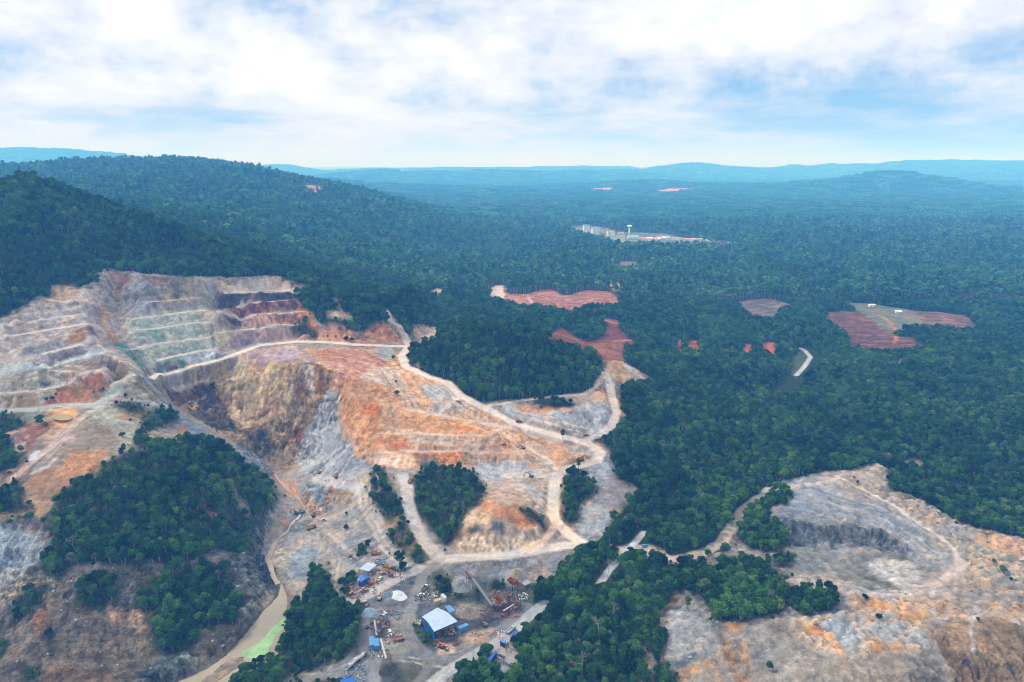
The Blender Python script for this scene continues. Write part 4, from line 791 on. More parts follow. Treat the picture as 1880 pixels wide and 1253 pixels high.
# ---- pale bench tops
BT = (216, 198, 184)
for uv, wd in [([(-60, 613), (0, 603), (64, 590), (115, 581), (149, 579)], 5), ([(-60, 632), (0, 621), (51, 612), (102, 604), (156, 595)], 5), ([(-60, 674), (0, 662), (77, 652), (128, 638), (181, 629)], 5), ([(25, 581), (89, 572), (153, 562)], 2.5), ([(89, 550), (153, 550)], 3),
               ([(89, 677), (128, 683), (179, 683), (219, 665)], 3), ([(-60, 732), (0, 723), (64, 718), (115, 708), (204, 702), (248, 690)], 3), ([(271, 556), (306, 553), (370, 548)], 3), ([(240, 588), (281, 582), (332, 575), (378, 570)], 4), ([(236, 611), (281, 604), (357, 593), (390, 591)], 3.5),
               ([(240, 643), (281, 633), (332, 626), (383, 620)], 3), ([(290, 662), (332, 652), (370, 644), (393, 643)], 5), ([(400, 571), (443, 560), (502, 554), (540, 550)], 4), ([(400, 576), (430, 579), (477, 577), (528, 575), (566, 571)], 3.5), ([(405, 611), (438, 607), (482, 604), (507, 597), (545, 597)], 5),
               ([(413, 540), (477, 534), (520, 533), (563, 534)], 6), ([(222, 500), (268, 505), (319, 510), (383, 512), (434, 513), (459, 511)], 4), ([(420, 528), (470, 523), (520, 527)], 3),
               ([(318, 748), (345, 741), (378, 732)], 2), ([(319, 715), (383, 701)], 2), ([(742, 751), (808, 761), (864, 773), (928, 786), (979, 801), (1030, 811)], 5), ([(735, 828), (800, 831), (880, 831), (915, 829), (953, 837)], 3), ([(732, 796), (800, 799), (880, 799), (905, 807)], 2.5), ([(745, 812), (800, 815), (880, 819)], 2.5),
               ([(966, 823), (1004, 841), (1020, 861)], 5), ([(1545, 880), (1580, 897), (1640, 929), (1700, 969), (1745, 1004), (1758, 1034)], 2.6)]:
    stroke(uv, wd * .9, (222, 206, 194), a=.8, soft=.8, warp=1.6, rough=.3)
for uv, wd, c in [([(-60, 690), (0, 682), (64, 675), (128, 662), (166, 651), (191, 641)], 8, (206, 212, 204)), ([(-60, 762), (0, 755), (64, 751), (115, 744), (179, 744), (204, 726), (212, 706)], 9, (176, 186, 172)), ([(212, 706), (230, 697), (262, 684)], 5, (196, 188, 176)),
                  ([(20, 880), (60, 850), (95, 822), (112, 800), (120, 790)], 6, (206, 168, 146)), ([(62, 870), (85, 860), (100, 845)], 2.5, (228, 214, 204)), ([(57, 850), (64, 835), (68, 830)], 5, (220, 214, 220)), ([(0, 875), (30, 862), (60, 850)], 4, (196, 150, 124)),
                  ([(0, 800), (25, 793), (40, 790)], 4, (206, 150, 122)), ([(690, 870), (700, 900), (660, 900), (700, 980)], 0.1, BT),
                  ([(660, 870), (668, 900), (672, 930), (690, 965), (705, 995), (725, 1020), (745, 1035)], 9, (206, 190, 172)), ([(672, 905), (640, 893), (610, 885), (585, 880)], 7, (212, 204, 198)), ([(612, 990), (618, 1020), (625, 1050), (618, 1090), (606, 1106)], 7, (176, 168, 160)), ([(590, 960), (612, 980), (625, 1000)], 6, (180, 166, 152)),
                  ([(560, 950), (600, 955), (640, 935), (660, 915)], 4, (186, 164, 140)), ([(570, 970), (550, 985), (535, 1010)], 3, (170, 156, 142)),
                  ([(1235, 1115), (1215, 1130), (1195, 1150), (1185, 1190), (1180, 1230), (1172, 1270)], 5, (160, 138, 116)),
                  ([(1640, 1092), (1720, 1072), (1755, 1050), (1760, 1030)], 6, (206, 188, 178)), ([(1428, 1065), (1500, 1080), (1560, 1090), (1640, 1092), (1740, 1100)], 6, (190, 172, 156)), ([(1540, 878), (1500, 890), (1450, 895)], 4, (196, 180, 168))]:
    stroke(uv, wd, c, a=.9, soft=1.2, warp=1.6, rough=.4)

for uv, wd, c in [([(1784, 1128), (1788, 1145), (1786, 1165), (1791, 1185), (1789, 1203)], 1.6, (200, 202, 206)), ([(1704, 1119), (1714, 1126), (1724, 1136)], 1.8, (206, 204, 204)), ([(1760, 1215), (1775, 1235), (1790, 1262)], 2.5, (120, 98, 76))]:
    stroke(uv, wd, c, a=.75, soft=.8, warp=2.5)
TR_ = np.random.default_rng(4)
def marks(base, n, wid, cols, spread, a=.5):
    for _ in range(n):
        dx, dy = TR_.normal(0, spread), TR_.normal(0, spread * .6); i0 = TR_.integers(0, max(1, len(base) - 2)); i1 = min(len(base), i0 + 2 + TR_.integers(1, 4))
        stroke([(u + dx + TR_.normal(0, 1.0), v + dy + TR_.normal(0, .7)) for u, v in base[i0:i1]], wid * TR_.uniform(.6, 1.3), cols[TR_.integers(0, len(cols))], a=a, soft=.5, warp=1.5)
DK = [(84, 82, 82), (98, 95, 93), (182, 176, 170), (200, 192, 184)]
marks([(800, 1035), (775, 1060), (765, 1095), (750, 1125), (747, 1160), (765, 1190), (800, 1212), (840, 1212), (880, 1190), (930, 1155), (968, 1115)], 34, 1.2, DK, 4)
marks([(668, 1140), (672, 1160), (668, 1190), (690, 1208), (740, 1206), (790, 1212), (850, 1205)], 26, 1.3, DK[:2] + DK[2:3], 4)
marks([(560, 1253), (620, 1235), (660, 1215), (700, 1205), (770, 1215), (820, 1225)], 18, 1.2, DK, 4)
marks([(690, 1210), (688, 1235), (690, 1265)], 8, 1.0, DK, 4); marks([(790, 1030), (730, 1062), (690, 1085), (650, 1105), (600, 1125)], 14, 1.1, DK, 4)
PK = [(212, 200, 188), (150, 142, 136), (196, 176, 152), (128, 124, 122)]
marks([(660, 870), (668, 900), (672, 930), (690, 965), (705, 995), (725, 1020), (745, 1035)], 26, 1.2, PK, 7)
marks([(560, 950), (590, 962), (618, 990), (625, 1030), (618, 1070), (606, 1106)], 24, 1.2, PK, 7)
marks([(540, 985), (575, 970), (610, 975), (650, 960), (680, 930)], 18, 1.2, PK, 8)
marks([(700, 1050), (660, 1030), (620, 1000), (590, 975)], 10, 1.2, PK, 8)
OR = [(226, 196, 164), (176, 122, 82), (232, 214, 196), (160, 116, 84)]
marks([(745, 660), (770, 700), (820, 730), (870, 760), (930, 800), (990, 830)], 26, 1.4, OR, 14)
marks([(620, 650), (680, 665), (720, 690), (740, 720), (760, 745)], 26, 1.6, OR, 14)
marks([(700, 790), (760, 800), (830, 805), (900, 815), (960, 838)], 22, 1.4, OR, 10)
marks([(880, 895), (920, 885), (960, 900), (1000, 930), (1014, 960)], 14, 1.2, OR[:3], 8)
marks([(940, 755), (990, 765), (1040, 785), (1080, 790)], 12, 1.2, OR[:3] + PK[1:2], 7)
marks([(1440, 900), (1520, 925), (1600, 950), (1680, 990), (1730, 1030)], 26, 1.6, [(186, 184, 180), (120, 122, 124), (200, 190, 180)], 14)
marks([(1430, 1060), (1500, 1072), (1580, 1090), (1660, 1092), (1740, 1085)], 16, 1.4, PK, 7)
marks([(0, 620), (60, 606), (120, 596), (150, 590)], 10, 1.2, OR[:1] + PK[1:2], 10); marks([(0, 700), (60, 690), (130, 672), (190, 650)], 14, 1.2, PK[:2], 12)
marks([(40, 880), (80, 840), (110, 805), (150, 770), (190, 748)], 18, 1.2, PK[:3], 9)
# rows of the red terraces: dark earth lines with pale treads
for k in range(12):
    v0 = 577 + k * 6.0; x0_ = 1517 + max(0, (k - 2)) * 6.5; x1_ = 1585 + k * 10 if k < 8 else 1695
    for q_ in range(5):
        if TR_.random() < .22: continue
        a_ = x0_ + (x1_ - x0_) * (q_ + TR_.uniform(-.2, .1)) / 5; b_ = x0_ + (x1_ - x0_) * (q_ + TR_.uniform(.8, 1.2)) / 5; dv = TR_.normal(0, 1.3)
        stroke([(a_, v0 + dv), ((a_ + b_) / 2, v0 + dv + TR_.normal(0, .8)), (b_, v0 + dv + TR_.normal(0, 1.2))], TR_.uniform(3.5, 7), (84, 60, 50), a=.65, soft=1.5, warp=7)
        if TR_.random() < .6: stroke([(a_, v0 + dv + 2.6), (b_, v0 + dv + 3.4)], TR_.uniform(2, 5), (178, 126, 106), a=.45, soft=1.5, warp=7)
for k in range(4):
    stroke([(1690 + k * 14, 576 + k * 6.5), (1730 + k * 10, 577 + k * 6.5), (1768 + k * 9, 582 + k * 6.5)], 5, (92, 66, 56), a=.8, soft=1.5, warp=5)
stroke([(1612, 578), (1635, 592), (1650, 610), (1640, 630)], 6, (186, 120, 92), a=.8, warp=4)
for p_, w_, c_ in [([(950, 545), (985, 550), (1010, 560)], 5, (160, 96, 82)), ([(1000, 536), (1030, 552), (1075, 548), (1120, 540)], 4, (176, 110, 96)), ([(1060, 556), (1100, 548), (1136, 552)], 4, (222, 176, 160)), ([(970, 546), (975, 556)], 5, (230, 196, 180)), ([(1020, 612), (1060, 624), (1110, 626), (1170, 624)], 5, (200, 132, 106)), ([(1080, 582), (1120, 590), (1138, 596)], 5, (206, 140, 112)), ([(1110, 600), (1120, 620), (1118, 640)], 6, (140, 66, 54))]:
    stroke(p_, w_, c_, a=.7, warp=4, soft=1.5)
# ---- haul roads (levelled) and the paved road
ROADC = (234, 216, 200)
ROADS = [([p[:2] for p in HAUL] , 8, ROADC), ([(288, 688), (278, 694)], 7, ROADC), ([p[:2] for p in MAIN], 9, ROADC), ([p[:2] for p in ROADR], 8, (206, 192, 180)), ([p[:2] for p in LOOP2], 5, (204, 180, 160)),
         ([(752, 636), (742, 615), (732, 602), (714, 587), (704, 566)], 8, (206, 186, 172)), ([p[:2] for p in ROADA], 9, (202, 190, 180)), ([(808, 1027), (864, 1024), (928, 1021), (1004, 1007), (1040, 1002), (1090, 1004)], 9, (214, 202, 192)),
         ([(1022, 962), (1009, 982), (991, 1002), (970, 1012)], 6, (204, 178, 156)), ([(1094, 846), (1065, 855), (1043, 860), (1020, 875), (985, 874), (930, 872)], 8, (208, 190, 172)),
         ([(808, 1027), (780, 1040), (730, 1062), (690, 1085), (650, 1105), (625, 1110)], 8, (182, 172, 164)), ([(800, 1035), (775, 1060), (765, 1095), (750, 1125), (747, 1160), (765, 1190), (800, 1212), (840, 1212), (880, 1190), (930, 1155), (968, 1115)], 7, (138, 134, 131)),
         ([(748, 1158), (760, 1180), (740, 1205), (705, 1212), (680, 1205), (668, 1190), (672, 1160), (668, 1140)], 6, (128, 122, 118)), ([(680, 1205), (660, 1215), (620, 1235), (560, 1253)], 5, (138, 134, 130)), ([(765, 1190), (790, 1215), (775, 1245), (760, 1265)], 6, (132, 126, 122)), ([(690, 1210), (688, 1235), (690, 1265)], 5, (150, 146, 140)),
         ([p[:2] for p in TIPROAD], 8, (192, 176, 158)), ([(1415, 905), (1440, 893)], 8, (192, 176, 158))]
for uv, wd, c in ROADS:
    stroke(uv, wd, c, a=.95, soft=1.0, warp=.8, forest=0, rough=.15, road=1, ruts=.14, level=True)
PAVED = [(775, 1270), (812, 1240), (850, 1215), (880, 1197), (905, 1185), (940, 1162), (975, 1128), (1000, 1108), (1050, 1095), (1100, 1074), (1118, 1048), (1150, 1013), (1182, 978), (1215, 935), (1255, 888), (1290, 852), (1330, 815), (1380, 770), (1430, 722), (1462, 690), (1478, 672), (1488, 656), (1478, 644), (1470, 640)]
for seg_, w_ in ((PAVED[:8], 7.0), (PAVED[9:13], 4.6), (PAVED[19:], 5.5)): stroke(seg_, w_, (186, 184, 182), a=1, soft=.4, warp=0, rough=0, road=2, level=True)
stroke(PAVED[:7], 14, None, forest=0, warp=0)
stroke([(1100, 1075), (1118, 1048)], 16, None, forest=0)
stroke([(1436, 722), (1462, 692), (1484, 672), (1491, 660), (1476, 643)], 26, None, forest=0, warp=0)
stroke([(1165, 1000), (1182, 980)], 11, None, forest=0, warp=0)

stroke([(512, 1073), (508, 1092), (503, 1108), (485, 1125), (462, 1150), (439, 1175), (421, 1198), (378, 1229), (324, 1249), (240, 1290)], 3.2, (92, 84, 76), a=.8, soft=1.5, warp=2)
stroke([(521, 1075), (525, 1095), (531, 1112), (528, 1130), (530, 1150), (522, 1165), (508, 1195)], 3.0, (112, 100, 86), a=.8, soft=1.5, warp=2)
# water
WATER_Z = -15.2
POND = [(512, 1073), (521, 1075), (525, 1095), (531, 1112), (528, 1130), (530, 1150), (522, 1165), (508, 1195), (503, 1215), (480, 1225), (450, 1238), (420, 1262), (380, 1290), (330, 1290), (240, 1290), (300, 1262), (324, 1249), (378, 1229), (421, 1198), (439, 1175), (462, 1150), (485, 1125), (503, 1108), (508, 1092)]
ALGAE = [(442, 1203), (457, 1192), (480, 1178), (495, 1160), (510, 1146), (524, 1133), (527, 1142), (515, 1159), (505, 1172), (497, 1187), (488, 1202), (468, 1210), (450, 1208)]
BAR = [(352, 1262), (421, 1208), (450, 1206), (446, 1220), (408, 1246), (383, 1262)]
STREAM = [(505, 872), (515, 885), (535, 905), (552, 922), (560, 935), (548, 950), (538, 957), (527, 975), (507, 992), (500, 1007), (491, 1027), (496, 1040), (500, 1057), (510, 1074)]

# all survey points to the ground in one go
for wp in (POND, ALGAE, BAR, STREAM): JOBS.append(('water', wp, {}))
flat = [p for j in JOBS for p in j[1]]
G = unproj(flat); k = 0
for j in JOBS:
    n = len(j[1]); j[2]['w'] = G[k:k + n]; k += n

# flow lines of the slopes: noise smeared down the fall line
POND_W, ALGAE_W, BAR_W, STREAM_W = [j[2]['w'] for j in JOBS[-4:]]; del JOBS[-4:]
gy_, gx_ = np.gradient(HF_soft, FC)
gl = np.hypot(gx_, gy_) + 1e-4
SLOPE = blur(np.hypot(*np.gradient(HF, FC)).astype(np.float32), 1, 1)
def lic(cell, length, seed):
    base = fbm(RF.X, RF.Y, cell, 2, .6, seed)
    ux = (gx_ / gl).astype(np.float32); uy = (gy_ / gl).astype(np.float32)
    acc = base.copy(); st = 2.0 * FC
    for sgn in (1, -1):
        x, y = RF.X.copy(), RF.Y.copy()
        for _ in range(int(length / st)):
            i = np.clip(((x - FX0) / FC).astype(np.int32), 0, FNX - 1); jj = np.clip(((y - FY0) / FC).astype(np.int32), 0, FNY - 1)
            x += sgn * st * ux[jj, i]; y += sgn * st * uy[jj, i]
            i = np.clip(((x - FX0) / FC).astype(np.int32), 0, FNX - 1); jj = np.clip(((y - FY0) / FC).astype(np.int32), 0, FNY - 1)
            acc += base[jj, i]
    return acc / acc.std()
LIC1 = lic(2.2, 26, 3); LIC2 = lic(5.0, 30, 9)
def track_noise():
    """streaks that run along the contours: the marks of wheels and blades on level ground"""
    global gx_, gy_
    a, b = gx_, gy_; gx_, gy_ = -b, a; r = lic(1.5, 22, 15); gx_, gy_ = a, b; return r
TRK = track_noise()
LICM = (0.6 * LIC1 + 0.5 * LIC2) * np.clip(SLOPE * 3.0, 0, 1)

def soil(c):
    c = np.asarray(c, float); g = c @ (.3, .59, .11)
    k = .62 if (c[2] > c[0] * .93 or c[1] > c[0] * .985) else .92
    c = g + (c - g) * k; c = c * (1.07 if c[0] - c[2] > 38 else 1.0); n = np.clip(1 - (c.max() - c.min()) / 50, 0, 1)
    return lin(np.clip(c + n * np.array((-3, 0, 3)), 0, 255)).astype(np.float32)
for kind, _, o in JOBS:
    for Rr in (RF, RM):
        w = o['w']; pad = 12 + o['warp'] + (o.get('wid') or 0)
        if kind == 'line' and Rr is RM and o['wid'] < 4: continue
        b = Rr.box(w[:, 0].min() - pad, w[:, 1].min() - pad, w[:, 0].max() + pad, w[:, 1].max() + pad)
        if b is None: continue
        X = Rr.X[b] + o['warp'] * Rr.wx[b]; Y = Rr.Y[b] + o['warp'] * Rr.wy[b]
        if kind == 'poly':
            d = seg_dist(X, Y, w, True)
            m = np.clip(0.5 - d / (2 * o['soft']), 0, 1) * o['a']
        else:
            d, side = seg_dist(X, Y, w)
            m = np.clip(0.5 - (d - o['wid'] / 2) / (2 * o['soft']), 0, 1) * o['a']
        hard = m > .5 * o['a']
        if o.get('col') is not None:
            c = soil(o['col'])[None, None, :]
            if o.get('col2') is not None:
                if o['how'] == 'f' and Rr is RF: t = .5 + .45 * LICM[b] + 1.9 * fbm(Rr.X[b], Rr.Y[b], o['size'] * 1.4, 5, .66, 5)
                else: t = .5 + 2.3 * fbm(Rr.X[b], Rr.Y[b], o['size'], 5, .66, 5)
                t = np.clip(t * (0.5 + o['mix']), 0, 1)[..., None]
                c = c * (1 - t) + soil(o['col2'])[None, None, :] * t
            if o.get('ruts'):
                r = np.cos(d * side * 2 * math.pi / 2.4 + fbm(Rr.X[b], Rr.Y[b], 30, 2, .5, 12) * 2.0) * (.5 + .5 * fbm(Rr.X[b], Rr.Y[b], 12, 3, .6, 14))
                c = c * (1 + o['ruts'] * r[..., None])
            mm = m[..., None]
            Rr.col[b] = Rr.col[b] * (1 - mm) + c * mm
        if o.get('forest') is not None: Rr.forest[b][hard] = o['forest']
        if o.get('road'):
            Rr.road[b][hard] = o['road']; Rr.lump[b][hard] = 0
        for key in ('rough', 'lump', 'flow'):
            if o.get(key) is not None:
                arr = getattr(Rr, key); arr[b] = arr[b] * (1 - m) + o[key] * m
        if kind == 'poly' and o.get('flow') is None and o.get('col') is not None: Rr.flow[b] = Rr.flow[b] * (1 - m) + m
        if o.get('level') and Rr is RF:
            # bring the ground across the road to the height of its centre line
            seg = []
            for p, q in zip(w, w[1:]):
                n = max(1, int(np.hypot(*(q - p)[:2]) / 3))
                seg += [p + (q - p) * i / n for i in range(n)]
            seg = np.array(seg + [w[-1]]); hz = RF.samp(HF_soft, seg[:, 0], seg[:, 1])
            kk = max(1, min(len(hz) // 2, 4)); hp = np.pad(hz, kk, mode='edge'); hz = np.array([hp[i:i + 2 * kk + 1].mean() for i in range(len(hz))])
            Xr, Yr = RF.X[b], RF.Y[b]
            num = np.zeros(Xr.shape, np.float32); den = np.zeros(Xr.shape, np.float32)
            for (sx, sy), hh in zip(seg[:, :2], hz):
                bb = RF.box(sx - 9, sy - 9, sx + 9, sy + 9)
                if bb is None: continue
                g = np.exp(-((RF.X[bb] - sx) ** 2 + (RF.Y[bb] - sy) ** 2) / 18.0)
                j0 = bb[0].start - b[0].start; i0 = bb[1].start - b[1].start
                nj = min(g.shape[0], num.shape[0] - j0); ni = min(g.shape[1], num.shape[1] - i0)
                if j0 < 0 or i0 < 0 or nj <= 0 or ni <= 0: continue
                num[j0:j0 + nj, i0:i0 + ni] += (g * hh)[:nj, :ni]; den[j0:j0 + nj, i0:i0 + ni] += g[:nj, :ni]
            dd, _s = seg_dist(Xr, Yr, w)
            wt = np.clip(1 - (dd - o['wid'] / 2) / 3.0, 0, 1) * (den > 1e-4)
            HF[b] = HF[b] * (1 - wt) + np.where(den > 1e-4, num / np.maximum(den, 1e-6), 0) * wt

def worley(x, y, size, seed=0):
    X = x / size + seed * 3.1; Y = y / size + seed * 7.7
    xi = np.floor(X).astype(np.int64); yi = np.floor(Y).astype(np.int64); best = np.full(X.shape, 9.0, np.float32)
    for dx in (-1, 0, 1):
        for dy in (-1, 0, 1):
            cx = xi + dx; cy = yi + dy
            jx = _T[cy & 255, cx & 255]; jy = _T[(cx + 57) & 255, (cy + 91) & 255]
            best = np.minimum(best, (cx + jx - X) ** 2 + (cy + jy - Y) ** 2)
    return np.sqrt(best)
# shape the surface: gullies down the slopes, broken rock, tipped heaps
lump = (0.55 - worley(RF.X + 1.5 * RF.wx, RF.Y + 1.5 * RF.wy, 5.5)).astype(np.float32)
open_ = np.clip(RF.rough, 0, 3)
st_ = np.clip(SLOPE - .10, 0, .7)
HF += LIC1 * np.clip(st_ + .03 * (RF.flow > 2), 0, .6) * 0.55 * RF.flow * np.clip(open_, 0, 1.5)
HF += np.clip(-LIC2 - .3, -1, 0) * np.clip(RF.flow - 2, 0, 4) * .35 * np.clip(st_ * 4, 0, 1)
HF += LIC2 * np.clip(st_, 0, .6) * 0.6 * np.clip(open_, 0, 1)
rid = fbm(RF.X, RF.Y, 17, 5, .6, 21, True)
HF += rid * (.25 + 2.4 * np.clip(SLOPE, 0, .8)) * open_ * .8
rid2 = fbm(RF.X + 2 * RF.wx, RF.Y + 2 * RF.wy, 7, 4, .65, 22, True)
HF += rid2 * (.12 + 1.2 * np.clip(SLOPE, 0, .8)) * open_ * .8
# broken blocks and joints in the rock
w1 = worley(RF.X + 3 * RF.wx, RF.Y + 3 * RF.wy, 6.5, 2); w2 = worley(RF.X + 1.2 * RF.wy, RF.Y * 1.4 + 1.2 * RF.wx, 2.9, 5)
blk = np.clip(open_ - .6, 0, 2) * np.clip(.25 + st_ * 1.6, 0, 1)
HF += (.6 - w1) * blk * 2.0 + (.5 - w2) * blk * .9
# thin ledges where the slope is steep
lay = HF / 3.4 + .5 * RF.wx + .25 * RF.wy; lay = lay - np.floor(lay)
led = np.clip(st_ - .15, 0, .5) * np.clip(open_, 0, 1.6)
HF -= (lay - .5) * led * 1.8
crack = np.clip((fbm(RF.X + 2 * RF.wy, RF.Y, 21, 5, .62, 61, True) - .50) / .16, 0, 1) * np.clip(blk * 1.5 + st_ * .6, 0, 1)
HF -= crack * 1.1
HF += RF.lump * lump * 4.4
# colour follows the same structure: soil streaks, paler heap tops and ledges, darker cracks
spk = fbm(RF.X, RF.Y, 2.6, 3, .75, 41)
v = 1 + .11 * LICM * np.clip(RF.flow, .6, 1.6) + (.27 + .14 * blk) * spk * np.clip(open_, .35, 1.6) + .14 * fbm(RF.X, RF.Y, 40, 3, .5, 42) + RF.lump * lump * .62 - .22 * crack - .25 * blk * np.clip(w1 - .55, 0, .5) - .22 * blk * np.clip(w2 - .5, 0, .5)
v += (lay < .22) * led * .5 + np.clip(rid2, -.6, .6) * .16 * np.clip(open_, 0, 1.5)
v += np.clip(TRK, -1.8, 1.8) * .085 * np.clip(1.2 - SLOPE * 2.2, 0, 1) * (RF.forest < .5)
hue = .015 + fbm(RF.X, RF.Y, 22, 4, .6, 47) * .07 + LIC2 * .015 + .05 * fbm(RF.X, RF.Y, 5, 3, .7, 49)
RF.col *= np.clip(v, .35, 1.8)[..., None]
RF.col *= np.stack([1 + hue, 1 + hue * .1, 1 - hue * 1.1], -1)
# freshly exposed pale chips and darker damp patches with crisp edges
ch = fbm(RF.X, RF.Y, 11, 5, .68, 51); ch2 = fbm(RF.X, RF.Y, 14, 5, .66, 57)
RF.col *= (1 + .42 * np.clip(RF.rough - 1.2, 0, 1.2))[..., None]
bare = (RF.forest < .5) & (RF.road < .5)
RF.col[bare & (ch > .52)] *= 1.16; RF.col[bare & (ch2 > .55)] *= .84
# scrub and grass round the edges of the woods
fr_ = blur((RF.forest > .1).astype(np.float32), 5, 2)
FRINGE = np.clip(fr_ * 2.4 - .25 + 1.1 * fbm(RF.X, RF.Y, 8, 4, .65, 83), 0, 1) * (RF.forest < .1) * (RF.road < .5) * (fr_ > .02)
RF.col = RF.col * (1 - .62 * FRINGE[..., None]) + (lin((74, 86, 48)) * .9).astype(np.float32) * .62 * FRINGE[..., None] * (1 + .3 * spk[..., None])
tuft = (fbm(RF.X, RF.Y, 70, 3, .5, 91) + .9 * fbm(RF.X, RF.Y, 4, 3, .7, 92) > 1.02) & bare
RF.col[tuft] = RF.col[tuft] * .55 + lin((84, 92, 56)).astype(np.float32) * .4
RM.col *= (1 + .25 * fbm(RM.X, RM.Y, 12, 4, .6, 41) + .12 * fbm(RM.X, RM.Y, 80, 2, .5, 43))[..., None]

def forest_at(x, y):
    f = np.ones(x.shape, np.float32)
    im = RM.inside(x, y); f[im] = RM.samp(RM.forest, x[im], y[im])
    ii = RF.inside(x, y); f[ii] = RF.samp(RF.forest, x[ii], y[ii])
    return f

# the channel: bed under the water, banks just above it
def carve():
    w = POND_W; b = RF.box(w[:, 0].min() - 25, w[:, 1].min() - 25, w[:, 0].max() + 25, w[:, 1].max() + 25)
    X = RF.X[b] + 2.0 * RF.wx[b]; Y = RF.Y[b] + 2.0 * RF.wy[b]
    d = seg_dist(X, Y, w, True); h = HF[b]
    inb = seg_dist(X, Y, BAR_W, True)
    h = np.where(d < 0, np.minimum(h, WATER_Z - .3 - np.clip(-d * .25, 0, 2)), np.maximum(h, WATER_Z + .15 + np.clip(d * .12, 0, 1.5)))
    h = np.where(inb < 0, WATER_Z + .2 + np.clip(-inb * .12, 0, .8) + .2 * fbm(X, Y, 5, 3, .5, 3), h)
    HF[b] = h
    for (a, c) in zip(STREAM_W, STREAM_W[1:]):
        bb = RF.box(min(a[0], c[0]) - 6, min(a[1], c[1]) - 6, max(a[0], c[0]) + 6, max(a[1], c[1]) + 6)
        d, _ = seg_dist(RF.X[bb], RF.Y[bb], [a, c]); HF[bb] = np.where(d < 2.6, HF[bb] - .55 * np.clip(2.6 - d, 0, 1), HF[bb])
carve()

# ------------------------------------------------------------------ materials
def mat(name, col=(.5, .5, .5), rough=.8, metal=0.0, var=0.0, vscale=1.0, bump=0.0, bscale=8.0, spec=.35, rnd=0.0, alpha=None):
    m = bpy.data.materials.new(name); m.use_nodes = True
    nt = m.node_tree; N, Lk = nt.nodes, nt.links; b = N['Principled BSDF']
    b.inputs['Base Color'].default_value = (*col, 1); b.inputs['Roughness'].default_value = rough; b.inputs['Metallic'].default_value = metal
    b.inputs['Specular IOR Level'].default_value = spec
    if var or rnd:
        tc = N.new('ShaderNodeTexCoord'); ns = N.new('ShaderNodeTexNoise'); ns.inputs['Scale'].default_value = vscale; ns.inputs['Detail'].default_value = 5
        ns.inputs['Roughness'].default_value = .65
        Lk.new(tc.outputs['Object'], ns.inputs['Vector'])
        mr = N.new('ShaderNodeMapRange'); Lk.new(ns.outputs[0], mr.inputs[0]); mr.inputs[1].default_value = .3; mr.inputs[2].default_value = .7
        mr.inputs[3].default_value = 1 - var; mr.inputs[4].default_value = 1 + var * .6
        mx = N.new('ShaderNodeVectorMath'); mx.operation = 'SCALE'; mx.inputs[0].default_value = col; Lk.new(mr.outputs[0], mx.inputs['Scale'])
        Lk.new(mx.outputs[0], b.inputs['Base Color'])
        if bump:
            n2 = N.new('ShaderNodeTexNoise'); n2.inputs['Scale'].default_value = bscale; n2.inputs['Detail'].default_value = 4; Lk.new(tc.outputs['Object'], n2.inputs['Vector'])
            bp = N.new('ShaderNodeBump'); bp.inputs['Strength'].default_value = bump; bp.inputs['Distance'].default_value = .3; Lk.new(n2.outputs[0], bp.inputs['Height']); Lk.new(bp.outputs[0], b.inputs['Normal'])
    return m
ALB = 0.61      # photographed brightness to reflectance
